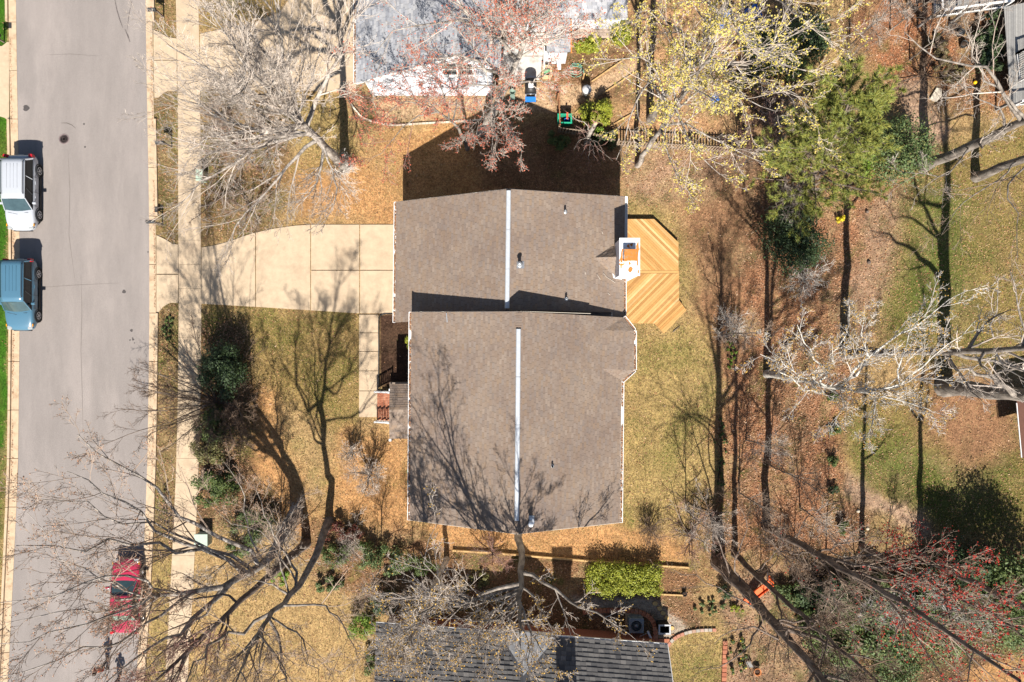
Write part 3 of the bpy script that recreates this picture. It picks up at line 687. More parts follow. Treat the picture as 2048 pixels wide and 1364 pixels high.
# shingle ridge caps where the metal stops
for a, b_ in ((W(1038, 626, 9.1), W(1037, 656, 9.1)), (W(1033.5, 1044, 9.1), W(1033, 1067, 9.1))):
    for k in range(6):
        p = a.lerp(b_, k / 6); s = a.lerp(b_, (k + 1) / 6); q = MB()
        q.add([p + Vector((-.17, 0, -.07)), p + Vector((0, 0, .035)), p + Vector((.17, 0, -.07)), s + Vector((.17, 0, -.085)), s + Vector((0, 0, .02)), s + Vector((-.17, 0, -.085))], [(0, 1, 4, 5), (1, 2, 3, 4)]); q.build('ridge_cap', M_brshing, house)
# vents on the roof
pipe(house, on_plane(1130, 424, *UR), .06, .38, M_galv); pipe(house, on_plane(1132, 598, *UR), .06, .36, M_galv); pipe(house, on_plane(1104.5, 932, *LR), .05, .28, M_black)
p = on_plane(1039, 529, *UR); n_ = UR[1]
q = solid_poly([p + Vector((-.15, .25, 0)), p + Vector((.38, .25, 0)), p + Vector((.38, -.32, 0)), p + Vector((-.15, -.32, 0))], Vector((0, 0, 1)), .0, -.01)
q = MB(); q.add([on_plane(a, b_, *UR) + n_ * .03 for a, b_ in ((1033, 523), (1048, 523), (1048, 537), (1033, 537))], [(3, 2, 1, 0)]); q.build('flashing', M_galv, house)
v = pipe(house, p, .085, .5, M_galv, cap=1.5, name='roof_vent')
p2 = on_plane(1061, 1043, *LR); n_ = LR[1]
q = MB(); q.add([on_plane(a, b_, *LR) + n_ * .03 for a, b_ in ((1057, 1031), (1068, 1031), (1068, 1048), (1057, 1048))], [(3, 2, 1, 0)]); q.build('flashing', M_galv, house)
M_whpipe = mat('white_pipe', (.75, .76, .78), .4, .08, 10)
pipe(house, p2, .10, .62, M_whpipe, cap=1.35, name='roof_vent')
q = MB(); a = on_plane(893, 626, *LL); q.bar(a + Vector((0, 0, .04)), a + Vector((.04, -.5, .03)), .05, .04); q.build('roof_flue', M_galv, house)
# chimney
CHT = 7.5; cx0, cx1, cy0, cy1 = 5.77, 6.79, 3.52, 5.46
q = MB(); q.prism([(cx0, cy0), (cx1, cy0), (cx1, cy1), (cx0, cy1)], -.05, CHT - .08)
chim = q.build('chimney', mat('chimney_siding', (.66, .68, .72), .6, .06, 3), house)
q = MB(); q.prism([(cx0 - .04, cy0 - .04), (cx1 + .04, cy0 - .04), (cx1 + .04, cy1 + .04), (cx0 - .04, cy1 + .04)], CHT - .078, CHT); 
M_cap = mat('chimney_cap_metal', (.72, .73, .75), .45, .05, 4, metal=.1, col2=(.62, .20, .035), c2scale=2.6, c2lo=.60, c2hi=.62)
q.build('cap', M_cap, chim)
for pts in ([(1272, 492), (1277, 480), (1278, 498), (1276, 515), (1277, 532), (1274, 531), (1273, 512)], [(1257, 536), (1262, 532), (1266, 537), (1264, 542), (1260, 546), (1256, 541)], [(1257, 525), (1261, 524), (1262, 529), (1258, 530)], [(1242, 505), (1244, 497), (1246, 498), (1245, 524), (1241, 526)], [(1260, 488), (1266, 486), (1265, 492), (1262, 493)], [(1275, 540), (1278, 540), (1278, 547), (1275, 546)]):
    q = MB(); q.prism(G(pts, CHT + .005), CHT - .002, CHT + .005); q.build('rust_patch', M_rust, chim)
q = MB(); fx0, fx1, fy0, fy1 = [W(1249, 0, CHT + .4)[0], W(1273, 0, CHT + .4)[0], W(0, 521, CHT + .4)[1], W(0, 499, CHT + .4)[1]]
for (px_, py_) in ((fx0, fy0), (fx1, fy0), (fx0, fy1), (fx1, fy1)): q.box((px_, py_, CHT + .2), (.05, .05, .4))
q.box(((fx0 + fx1) / 2, (fy0 + fy1) / 2, CHT + .16), (fx1 - fx0 - .1, fy1 - fy0 - .1, .32)); q.build('flue', M_galv, chim)
q = MB(); q.box(((fx0 + fx1) / 2, (fy0 + fy1) / 2, CHT + .42), (fx1 - fx0 + .04, fy1 - fy0 + .04, .05)); q.build('flue_cap', M_rust, chim, bevel=.01)
ca_, cb_, cc_ = on_plane(1189, 515, *UR), on_plane(1229, 490, *UR), on_plane(1229, 553, *UR); cd_ = on_plane(1229, 516, *UR) + Vector((0.02, 0, .62))
for lo_ in (cb_, cc_):
    ed = lo_ - ca_; shingle_roof(house, [ca_, lo_, cd_], ca_ - ed * 2, lo_ + ed * 2, cd_ + ed * 2, cd_ - ed * 2, M_brshing, M_brdeck, e=.143, seed=77)
q = MB(); q.add([on_plane(a, b_, *UR) + UR[1] * .035 for a, b_ in ((1222, 537), (1229, 553), (1229, 557), (1243, 559), (1243, 556), (1226, 556))], [(0, 1, 2, 3, 4, 5)]); q.build('flashing', M_white, house)
M_twig = mat('fallen_stick', (.42, .37, .32), .9, .2, 10)
for k, pts in enumerate(([(1206, 546), (1212, 554), (1222, 560), (1230, 566)], [(1193, 548), (1196, 553), (1200, 559)], [(1215, 586), (1219, 590)], [(1169, 541), (1170, 549)], [(1203, 462), (1205, 468)])):
    q = MB(); q.tube([on_plane(a, b_, *UR) + UR[1] * .04 for a, b_ in pts], .014, 5); tag(q.build('fallen_stick', M_twig), ['curved pale stick lying on the brown roof below the chimney', 'short straight stick lying on the brown roof left of the curved one', 'pale chip of bark lying on the roof near the right gutter', 'small bent twig lying on the brown roof far left of the chimney', 'small twig on the brown roof above and left of the chimney'][k], 'stick', 'sticks on the roof')

# porch roof, stoop, steps, rails
prh, pro = 3.75, 3.15
a, b_, c, d = W(780, 768, pro), W(826, 768, pro), W(826, 819, prh), W(778, 819, prh); e_, f_ = W(779, 877, pro), W(826, 877, pro)
shingle_roof(house, [a, b_, c, d], a, b_, c, d, M_brshing, M_brdeck, seed=21, label='small porch roof slope facing away from the sun')
shingle_roof(house, [e_, f_, c, d], e_, f_, c, d, M_brshing, M_brdeck, seed=22, label='small porch roof slope facing the sun')
q = MB(); 
for p in (W(784, 774, 0), W(784, 868, 0)): q = MB(); q.box((p[0] + .35, p[1], 1.85), (.14, .14, 2.5)); q.build('porch_post', M_white, house)
SX0, SY0, SY1 = W(782, 0)[0], W(0, 840)[1], W(0, 783)[1]
q = MB(); q.prism([(SX0, SY0), (x2 - .004, SY0), (x2 - .004, SY1 + .6), (SX0, SY1 + .6)], -.05, .6); stoop = q.build('stoop', M_mortar, house)
steps = []
for k in range(3):
    q = MB(); xa, xb = SX0 - .28 * (3 - k), SX0 - .28 * (2 - k) - .001 if k < 2 else SX0 - .004
    zt = .15 + .15 * k - .02; q.prism([(xa, SY0), (xb, SY0), (xb, SY1), (xa, SY1)], -.05, zt); st = q.build('step', M_mortar, house)
    nb = 17
    for j in range(nb):
        for i in range(2):
            wy = (SY1 - SY0) / nb; q = MB(); q.box((xa + .07 + .14 * i, SY0 + wy * (j + .5), zt + .02), (.128, wy - .012, .045)); q.build('brick', M_brick, st)
for j in range(14):
    for i in range(4):
        wy = (SY1 - SY0) / 14; q = MB(); q.box((SX0 + .1 + .2 * i, SY0 + wy * (j + .5), .62), (.19, wy - .012, .045)); q.build('brick', M_brick, stoop)
for yy_, nm in ((SY1 + .03, 0), (SY0 - .03, 1)):
    q = MB(); xa, xb = SX0 - .84, SX0 + .1
    q.bar((xa, yy_, 1.0), (xb, yy_, 1.55), .08, .06); q.bar((xa, yy_, .25), (xb, yy_, .75), .06, .05)
    rl = q.build('porch_rail', M_white, house)
    q = MB(); q.box((xa, yy_, .55), (.1, .1, 1.1)); q.build('post', M_white, rl); q = MB(); q.box((xb, yy_, 1.05), (.1, .1, 1.2)); q.build('post', M_white, rl)
    for k in range(1, 8):
        t = k / 8; q = MB(); q.bar((xa + (xb - xa) * t, yy_, .25 + .5 * t), (xa + (xb - xa) * t, yy_, 1.0 + .55 * t), .045); q.build('baluster', M_white, rl)
# bed edging
q = MB(); q.tube(G([(757.5, 772), (757.5, 640), (760, 631), (768, 627), (790, 627)], .03), .04, 6); tag(q.build('bed_edging', M_black), 'black plastic edging round the dark mulch bed by the porch', 'edging')

# ---- timber deck
M_board = ramp_mat('pale_pine_boards', [(.40, .215, .075), (.48, .29, .115), (.30, .15, .048), (.54, .36, .165), (.37, .19, .06), (.50, .315, .13), (.34, .175, .055), (.45, .255, .09)], var=.12, scale=3)
M_board2 = ramp_mat('grey_boards', [(.20, .19, .18), (.25, .24, .225), (.17, .165, .16), (.29, .28, .26)], var=.15, scale=6)
def board_mat_grain(m, sc): 
    for x_ in m.node_tree.nodes:
        if x_.type == 'TEX_NOISE': x_.inputs['Scale'].default_value = 5; x_.inputs['Detail'].default_value = 12
def deck_boards(root, poly, ang, z, w=.142, gap=.009, m=None, seed=0, name='board', th=.035):
    P = [(p[0], p[1]) for p in poly]; nd_ = (-math.sin(ang), math.cos(ang)); r = random.Random(seed)
    ds = [p[0] * nd_[0] + p[1] * nd_[1] for p in P]; d = min(ds)
    while d < max(ds):
        c = clip_convex(clip_convex(P, nd_, d + gap / 2), (-nd_[0], -nd_[1]), -(d + w - gap / 2))
        if len(c) >= 3: q = MB(); zz = z + r.uniform(-.003, .003); q.prism(c, zz - th, zz); q.build(name, m, root)
        d += w
DZ = .36
deck = thing('deck', W(1300, 540), 'new pale timber deck with diagonal boards beside the chimney', 'deck')
q = MB(); q.prism(G([(1246, 440), (1307, 440), (1355, 486), (1355, 599), (1308, 645), (1240, 645), (1240, 440)], DZ), .0, DZ - .05); q.build('frame', mat('deck_frame', (.30, .18, .08), .85, .2, 5), deck)
deck_boards(deck, G([(1240, 438), (1308, 438), (1357, 485), (1357, 540.5), (1240, 540.5)], DZ), -math.pi / 4, DZ, m=M_board, seed=1)
deck_boards(deck, G([(1240, 547), (1358, 547), (1358, 600), (1309, 647), (1240, 646)], DZ), math.pi / 4, DZ, m=M_board, seed=2)
q = MB(); q.prism(G([(1240, 541), (1357.5, 541), (1357.5, 546.5), (1240, 546.5)], DZ), DZ - .035, DZ); q.build('board', M_board, deck)
st = []
for k in range(2):
    zz = DZ - .14 * (k + 1); o = k * 10
    poly = G([(1309 + 10 * k, 647 + 10 * k), (1358 + 7.5 * k, 600 + 10 * k), (1358 + 7.5 * (k + 1), 600 + 10 * (k + 1)), (1309 + 9.5 * (k + 1), 647 + 10 * (k + 1))], zz)
    q = MB(); q.prism([(p[0] - .01, p[1] + .01) for p in poly], -.02, zz - .037); s_ = q.build('step', bpy.data.materials['deck_frame'], deck)
    deck_boards(s_, poly, math.atan2(47, 49), zz, m=M_board, seed=5 + k)

# ---- upper neighbour: grey roofed house
nb = thing('house', W(880, 60), 'pale neighbour house with grey shingle roof and white gable wall at the top edge', 'house')
M_pwall = mat('white_siding', (.50, .51, .54), .7, .06, 4)
wl, wr, wy = W(747, 192)[0], W(986, 190)[0], W(0, 191)[1]
apx = W(915, 111, 7.1); eL = W(712, 166, 2.75); eR = W(1002, 142, 5.2)
top = 28.0
q = MB(); q.prism([(wl, wy), (wr, wy), (wr, top), (wl, top)], -.05, 2.7)
hw = lambda x: 2.75 + (x - eL[0]) / (apx[0] - eL[0]) * (7.1 - 2.75) - .15
q.add([(wl, wy + .001, 2.7), (wr, wy + .001, 2.7), (wr, wy + .001, 5.2), (apx[0], wy + .001, 6.95), (wl, wy + .001, hw(wl))], [(0, 1, 2, 3, 4)]); q.add([(wr - .001, wy, 2.7), (wr - .001, top, 2.7), (wr - .001, top, 5.2), (wr - .001, wy, 5.2)], [(0, 1, 2, 3)])
nw = q.build('wall', M_pwall, nb)
q = MB(); nz = 0.0
z = .05
while z < 6.8:
    xa = max(wl, eL[0] + (z + .12 - 2.6) / (4.35) * (apx[0] - eL[0])) if z > 2.6 else wl; xb = wr if z < 5.1 else apx[0] + (6.95 - z) / 1.8 * (wr - apx[0])
    if xb - xa > .2: q.add([(xa, wy - .004, z + .17), (xb, wy - .004, z + .17), (xb, wy - .028, z), (xa, wy - .028, z)], [(3, 2, 1, 0)]); q.add([(xa, wy - .004, z), (xb, wy - .004, z), (xb, wy - .028, z), (xa, wy - .028, z)], [(0, 1, 2, 3)])
    z += .175
s = q.build('siding', M_pwall, nw); s['kind'] = 'stuff'
q = MB(); q.box((wl + .05, wy - .03, 1.35), (.16, .05, 2.7)); q.build('corner_board', M_white, nb)
eL2 = Vector((eL[0], top, eL[2])); ap2 = Vector((apx[0], top, apx[2])); eR2 = Vector((eR[0], top, eR[2]))
apf = Vector((apx[0], eL[1], apx[2])); 
shingle_roof(nb, [eL, apx, ap2, eL2], eL2, eL, apx, ap2, M_grshing, M_grdeck, e=.15, tw=.3, seed=31)
shingle_roof(nb, [apx, eR, eR2, ap2], eR, eR2, ap2, apx, M_grshing, M_grdeck, e=.15, tw=.3, seed=32)
for a, b_ in ((eL, apx), (eR, apx)): q = MB(); q.bar(Vector(a) + Vector((0, -.02, -.1)), Vector(b_) + Vector((0, -.02, -.1)), .03, .18); q.build('rake_board', M_white, nb)
gutter(nb, eL2, eL, (-1, 0, 0), seed=41)
wc = W(914, 128, 5.3); window(nb, (wc[0], wy - .05, 5.0), (1.75, 1.9), (0, -1))
q = MB(); q.box((wc[0], wy - .055, 5.0), (.12, .1, 1.9)); q.build('window_mullion', M_white, nb)
# lower grey wing to the right
wg = [W(1002, -60, 3.3), W(1256, -60, 3.3), W(1255, 40, 2.6), W(1002, 40, 2.6)]
q = MB(); q.prism([(wg[3][0] + .1, wg[3][1] + .3), (wg[2][0] - .3, wg[2][1] + .3), (wg[2][0] - .3, 26), (wg[3][0] + .1, 26)], -.05, 2.35); q.build('wall', M_pwall, nb)
r0, r1 = W(1256, -90, 4.0), W(1002, -90, 4.0)
shingle_roof(nb, [W(1002, 40, 2.6), W(1255, 40, 2.6), r0, r1], W(1002, 40, 2.6), W(1255, 40, 2.6), r0, r1, M_grshing, M_grdeck, e=.2, tw=.3, seed=33, pieces=150)
s2 = [W(1093, 104, 2.4), W(1141, 104, 2.4), W(1141, 38, 2.75), W(1093, 38, 2.75)]
q = MB(); q.prism([(s2[0][0] + .15, s2[0][1] + .15), (s2[1][0] - .15, s2[1][1] + .15), (s2[1][0] - .15, s2[2][1]), (s2[0][0] + .15, s2[2][1])], -.05, 2.2); q.build('wall', M_pwall, nb)
shingle_roof(nb, s2, *s2, M_grshing, M_grdeck, e=.2, tw=.3, seed=34, pieces=100)
q = MB(); q.bar(W(1142, 38, 2.7), W(1142.5, 106, 2.4), .08, .12); q.build('rust_gutter', M_rust, nb)
wd_ = thing('deck', W(1190, 60), 'weathered grey timber deck in the corner of the grey roofed house', 'deck')
deck_boards(wd_, G([(1144, 46), (1237, 46), (1228, 76), (1144, 76)], .5), 0, .5, w=.17, gap=.015, m=ramp_mat('weathered_boards', [(.30, .23, .18), (.36, .28, .22), (.26, .20, .16)], var=.2, scale=8), seed=9)
q = MB(); q.prism(G([(1146, 48), (1234, 48), (1226, 74), (1146, 74)], .5), 0, .46); q.build('frame', M_brdeck, wd_)
wst = thing('porch', W(1100, 110), 'white painted entry steps beside the grey lean-to roof', 'steps')
for k in range(4):
    q = MB(); q.prism(G([(1090, 102 + 6 * k), (1114, 102 + 6 * k), (1112, 108 + 6 * k), (1089, 108 + 6 * k)], .6 - .14 * k), 0, .6 - .14 * k); q.build('step', M_white, wst)
q = MB(); q.box(W(1088, 118, .5), (.08, 1.2, 1.0)); q.box(W(1117, 118, .5), (.3, 1.3, .12)); q.build('side_board', M_white, wst)

# ---- lower neighbour: dark grey roof
bh = thing('house', W(1050, 1400), 'dark grey roofed neighbour house cut off by the bottom edge', 'house')
M_bwall = mat('brick_wall', (.24, .09, .055), .9, .25, 8)
eA, eB = W(752, 1247, 2.9), W(1335, 1290, 2.9); pit = 5.2
rB_, rA_ = eB + Vector((.06 * pit, -pit, pit * .55)), eA + Vector((.06 * pit, -pit, pit * .55))
_, BP = shingle_roof(bh, [eA, eB, rB_, rA_], eA, eB, rB_, rA_, M_dkshing, M_grdeck, e=.26, tw=.32, seed=51, lift=.045, pieces=300)
eC, eD = eA + Vector((.12 * pit, -2 * pit, 0)), eB + Vector((.12 * pit, -2 * pit, 0))
shingle_roof(bh, [rA_, rB_, eD, eC], eD, eC, rA_, rB_, M_dkshing, M_grdeck, e=.26, tw=.32, seed=52)
def inset(a, b_, k): return a.lerp(b_, k)
q = MB(); wA, wB, wC, wD = eA + Vector((.4, -.45, 0)), eB + Vector((-.4, -.45, 0)), eD + Vector((-.4, .45, 0)), eC + Vector((.4, .45, 0))
q.prism([wA, wB, wC, wD], -.05, 2.7); 
for a, b_ in ((wA, wD), (wB, wC)): m_ = (a + b_) / 2; q.add([(a[0], a[1], 2.7), (b_[0], b_[1], 2.7), (m_[0], m_[1], 5.4)], [(0, 1, 2), (2, 1, 0)])
q.build('wall', M_bwall, bh)
q = MB(); q.bar(eA + Vector((0, .03, -.08)), eB + Vector((0, .03, -.08)), .1, .12); q.build('gutter', M_white, bh)
q = MB(); q.bar(eB + Vector((.02, 0, -.08)), rB_ + Vector((.02, 0, -.08)), .04, .2); q.build('rake_board', M_white, bh)
# cross gable
ga = W(1046, 1262, 4.3); gl, gr = W(1000, 1268, 2.95), W(1112, 1276, 2.95); gback = on_plane(1052, 1345, *BP); gback = Vector((ga[0] + .05, ga[1] - 2.9, ga[2])) 
zz_ = lambda x, y: BP[0][2] - ((x - BP[0][0]) * BP[1][0] + (y - BP[0][1]) * BP[1][1]) / BP[1][2]
yb = ga[1]
while zz_(ga[0], yb) < ga[2] - .02 and yb > ga[1] - 9: yb -= .05
gback = Vector((ga[0], yb, ga[2]))
for (e_, sgn) in ((gl, 0), (gr, 1)):
    ev = on_plane(1005 if not sgn else 1108, 1275 if not sgn else 1280, *BP)
    shingle_roof(bh, [e_, ga, gback, ev], e_, e_ + Vector((0, -2.2, 0)), gback, ga, M_grshing2, M_grdeck, e=.2, tw=.3, seed=53 + sgn)
q = MB(); q.add([gl + Vector((.1, -.05, -1)), gr + Vector((-.1, -.05, -1)), gr + Vector((-.1, -.05, 0)), ga + Vector((0, -.05, -.05)), gl + Vector((.1, -.05, 0))], [(0, 1, 2, 3, 4)]); q.build('gable_wall', M_white, bh)
q = MB(); q.box((3.15, -21.9, 4.5), (1.15, .9, 9.0)); bch = q.build('chimney', M_bwall, bh); q = MB(); q.box((3.15, -21.9, 9.06), (1.3, 1.05, .12)); q.build('chimney_cap', M_conc2, bch)
q = MB(); q.bar(W(1295, 1262, .6), W(1308, 1288, .6), .12, .1); q.bar(W(1250, 1286, .6), W(1300, 1264, .5), .02, .02); q.build('window_well_frame', M_white, bh)

# ---- top right: grey decks with white rails
def rail(root, a, b_, h_, z, posts, bal=.12, m=M_white, thin=.025):
    a, b_ = Vector(a), Vector(b_); a.z = b_.z = z; L = (b_ - a).length
    q = MB(); q.bar(a + Vector((0, 0, h_)), b_ + Vector((0, 0, h_)), .12, .06); q.bar(a + Vector((0, 0, .12)), b_ + Vector((0, 0, .12)), .06, .06); ra = q.build('rail', m, root)
    for k in range(posts + 1):
        p = a.lerp(b_, k / posts); q = MB(); q.box((p.x, p.y, z + h_ / 2 + .03), (.11, .11, h_ + .1)); q.build('post', m, ra)
    nbal = int(L / bal); 
    for k in range(1, nbal):
        p = a.lerp(b_, k / nbal); q = MB(); q.box((p.x, p.y, z + h_ / 2 + .05), (thin, thin, h_ - .1)); q.build('baluster', M_black, ra)
d1 = thing('deck', W(1950, 0), 'raised grey deck with white railing in the top right corner', 'deck')
dz = 2.0
deck_boards(d1, G([(1868, -60), (1866, 36), (2006, 16), (2030, -60)], dz), math.atan2(20, 140), dz, m=M_board2, seed=11)
q = MB(); q.prism(G([(1870, -58), (1868, 32), (2003, 13), (2026, -58)], dz), 1.7, dz - .04); q.build('frame', M_brdeck, d1)
rail(d1, W(1867, 34, dz), W(2005, 15, dz), 1.0, dz, 3); rail(d1, W(1867, 34, dz), W(1869, -58, dz), 1.0, dz, 2)
for p in ((1869, 28), (2000, 12), (1935, 20)): pp = W(*p, dz); q = MB(); q.box((pp[0], pp[1], .85), (.14, .14, 1.7)); q.build('leg', M_board2, d1)
d2 = thing('deck', W(2030, 100), 'lower grey deck with lengthwise boards at the right edge by the evergreens', 'deck')
dz = 1.6
deck_boards(d2, G([(2008, 14), (2120, -10), (2120, 200), (2022, 214)], dz), math.pi / 2, dz, m=M_board2, seed=12)
q = MB(); q.prism(G([(2012, 18), (2115, -6), (2115, 196), (2026, 208)], dz), 1.3, dz - .04); q.build('frame', M_brdeck, d2)
rail(d2, W(2032, 108, dz), W(2038, 162, dz), 1.0, dz, 1); rail(d2, W(2032, 108, dz), W(2110, 80, dz), 1.0, dz, 2); rail(d2, W(2024, 212, dz), W(2115, 198, dz), 1.0, dz, 2)
for p in ((2014, 20), (2024, 204)): pp = W(*p, dz); q = MB(); q.box((pp[0], pp[1], .65), (.14, .14, 1.3)); q.build('leg', M_board2, d2)
sh = thing('shed', W(2060, 840), 'dark brown shed with white roof edge at the right edge of the lawn', 'shed')
q = MB(); q.prism(G([(2036, 790), (2200, 790), (2200, 915), (2044, 915)]), -.05, 2.2); q.build('wall', mat('shed_brown', (.10, .045, .03), .8, .2, 6), sh)
q = MB(); q.bar(W(2033, 806, 2.3), W(2043, 915, 2.3), .045, .06); q.build('roof_edge', M_white, sh)
q = MB(); q.add([W(2033, 798, 2.32), W(2200, 798, 3.2), W(2200, 915, 3.2), W(2045, 915, 2.32)], [(3, 2, 1, 0)]); q.build('roof', bpy.data.materials['shed_brown'], sh)
# ================================================================== TREES AND SHRUBS
def nrmz(a): return a / (np.linalg.norm(a, axis=-1, keepdims=True) + 1e-9)
def smooth_line(P, n_):
    """points through the given ones, evenly spaced"""
    P = np.asarray(P, float)
    if len(P) > 2:
        E = np.vstack([2 * P[0] - P[1], P, 2 * P[-1] - P[-2]]); out = []
        for i in range(1, len(E) - 2):
            t = np.linspace(0, 1, 8, endpoint=False)[:, None]; a, b_, c, d = E[i - 1], E[i], E[i + 1], E[i + 2]
            out.append(.5 * (2 * b_ + (c - a) * t + (2 * a - 5 * b_ + 4 * c - d) * t ** 2 + (3 * b_ - a - 3 * c + d) * t ** 3))
        P = np.vstack(out + [P[-1:]])
    s = np.concatenate([[0], np.cumsum(np.linalg.norm(np.diff(P, axis=0), axis=1))]); u = np.linspace(0, s[-1], n_)
    return np.stack([np.interp(u, s, P[:, k]) for k in range(3)], 1), s[-1]
def tubes(P, R, k):
    """(M,n,3) lines with (M,n) radii -> verts, quads"""
    M_, n_ = P.shape[:2]
    T = np.empty_like(P); T[:, 1:-1] = P[:, 2:] - P[:, :-2]; T[:, 0] = P[:, 1] - P[:, 0]; T[:, -1] = P[:, -1] - P[:, -2]; T = nrmz(T)
    ref = np.where(np.abs(T[:, :1, 2:3]) > .8, np.array([1., 0, 0]), np.array([0, 0, 1.])); U = nrmz(np.cross(T, np.broadcast_to(ref, T.shape))); Vv = np.cross(T, U)
    a = np.arange(k) * 2 * np.pi / k; ring = U[:, :, None] * np.cos(a)[None, None, :, None] + Vv[:, :, None] * np.sin(a)[None, None, :, None]
    V = P[:, :, None] + ring * R[:, :, None, None]
    base = (np.arange(M_) * n_ * k)[:, None, None] + (np.arange(n_ - 1) * k)[None, :, None]; j = np.arange(k)[None, None]; j2 = (j + 1) % k
    Q = np.stack([base + j, base + j2, base + k + j2, base + k + j], -1).reshape(-1, 4)
    return V.reshape(-1, 3), Q
def spikes(A, B, r0):
    """three sided twig ends"""
    T = nrmz(B - A); ref = np.where(np.abs(T[:, 2:3]) > .8, np.array([1., 0, 0]), np.array([0, 0, 1.])); U = nrmz(np.cross(T, ref)); Vv = np.cross(T, U); n_ = len(A)
    ring = [A + (U * math.cos(a) + Vv * math.sin(a)) * r0 for a in (0, 2.094, 4.189)]
    V = np.stack(ring + [B], 1).reshape(-1, 3); o = (np.arange(n_) * 4)[:, None, None]
    return V, (o + np.array([[0, 1, 3], [1, 2, 3], [2, 0, 3]])[None]).reshape(-1, 3)
def grow(P, R, L, rng, nc, t0, t1, ang, lr, npts, up, wig, rr, rend, absmin=0.0):
    M_, n_ = P.shape[:2]; idx = np.repeat(np.arange(M_), nc); j = np.tile(np.arange(nc), M_)
    t = t0 + (t1 - t0) * (j + rng.random(len(idx))) / nc
    s = np.clip(t * (n_ - 1), 0, n_ - 1.001); i = s.astype(int); f = (s - i)[:, None]
    pos = P[idx, i] * (1 - f) + P[idx, i + 1] * f; T = nrmz(P[idx, i + 1] - P[idx, i]); rad = R[idx, i] * (1 - f[:, 0]) + R[idx, i + 1] * f[:, 0]
    ref = np.where(np.abs(T[:, 2:3]) > .9, np.array([1., 0, 0]), np.array([0, 0, 1.])); U = nrmz(np.cross(T, ref)); Vv = np.cross(T, U)
    az = j * 2.4 + rng.uniform(-.7, .7, len(idx)) + rng.uniform(0, 6.28, M_)[idx]; an = np.radians(rng.uniform(*ang, len(idx)))
    d = T * np.cos(an)[:, None] + (U * np.cos(az)[:, None] + Vv * np.sin(az)[:, None]) * np.sin(an)[:, None]
    ln = np.maximum(L[idx] * rng.uniform(*lr, len(idx)) * (1.08 - .62 * t), absmin)
    pts = [pos]; p = pos; st = (ln / (npts - 1))[:, None]
    for k in range(npts - 1):
        d = nrmz(d + np.array([0, 0, up]) + rng.normal(size=d.shape) * wig); p = p + d * st; pts.append(p)
    r0 = np.minimum(rad * rr, rad * .95)[:, None]; r1 = np.minimum(rend, r0)
    q = np.linspace(0, 1, npts)[None]
    return np.stack(pts, 1), r0 * (1 - q) + r1 * q, ln
def bud_mesh(C, S, rng):
    """small four sided clusters"""
    n_ = len(C); R = nrmz(rng.normal(size=(n_, 3))); U = nrmz(np.cross(R, rng.normal(size=(n_, 3)))); Vv = np.cross(R, U); S = S[:, None]
    V = np.stack([C + R * S * .6, C + U * S * .5 - R * S * .2, C + (-.5 * U + .86 * Vv) * S * .5 - R * S * .2, C + (-.5 * U - .86 * Vv) * S * .5 - R * S * .2], 1).reshape(-1, 3)
    o = (np.arange(n_) * 4)[:, None, None]; return V, (o + np.array([[0, 1, 2], [0, 2, 3], [0, 3, 1], [1, 3, 2]])[None]).reshape(-1, 3)

BK_PALE = mat('pale_bark', (.34, .30, .26), .9, .5, 7, bump=1.0, bscale=12, col2=(.15, .125, .105), c2scale=3.2, c2lo=.46, c2hi=.6, stretch=(1, 1, .35))
BK_GREY = mat('grey_bark', (.26, .225, .19), .9, .6, 9, bump=1.0, bscale=16, col2=(.11, .092, .078), c2scale=4.5, c2lo=.44, c2hi=.58, stretch=(1, 1, .35))
BK_DARK = mat('dark_bark', (.20, .155, .125), .92, .6, 9, bump=1.0, bscale=16, col2=(.085, .062, .05), c2scale=4.5, c2lo=.42, c2hi=.58, stretch=(1, 1, .35))
TW_PALE = ramp_mat('pale_twigs', [(.42, .36, .31), (.34, .28, .23), (.50, .44, .38), (.28, .22, .18)], var=.1, scale=5)
TW_TAN = ramp_mat('tan_twigs', [(.30, .225, .165), (.24, .17, .125), (.38, .29, .22), (.19, .14, .11)], var=.1, scale=5)
TW_BROWN = ramp_mat('brown_twigs', [(.16, .105, .07), (.12, .08, .055), (.21, .145, .10), (.10, .07, .055)], var=.1, scale=5)
TW_WHITE = ramp_mat('whitish_twigs', [(.52, .48, .43), (.44, .40, .35), (.60, .56, .51), (.36, .31, .27)], var=.1, scale=5)
TW_RED = ramp_mat('reddish_twigs', [(.27, .15, .12), (.20, .12, .10), (.33, .21, .17), (.24, .11, .09)], var=.1, scale=5)
BD_RED = ramp_mat('coral_buds', [(.42, .10, .055), (.34, .075, .045), (.50, .17, .10), (.30, .09, .06)], var=.1)
BD_CRIM = ramp_mat('crimson_buds', [(.33, .025, .018), (.26, .02, .018), (.42, .05, .03)], var=.1)
BD_YEL = ramp_mat('yellow_green_buds', [(.50, .40, .09), (.42, .34, .06), (.58, .48, .15), (.36, .27, .06)], var=.1)
BD_GOLD = ramp_mat('gold_buds', [(.40, .24, .05), (.32, .19, .045), (.46, .30, .09)], var=.1)

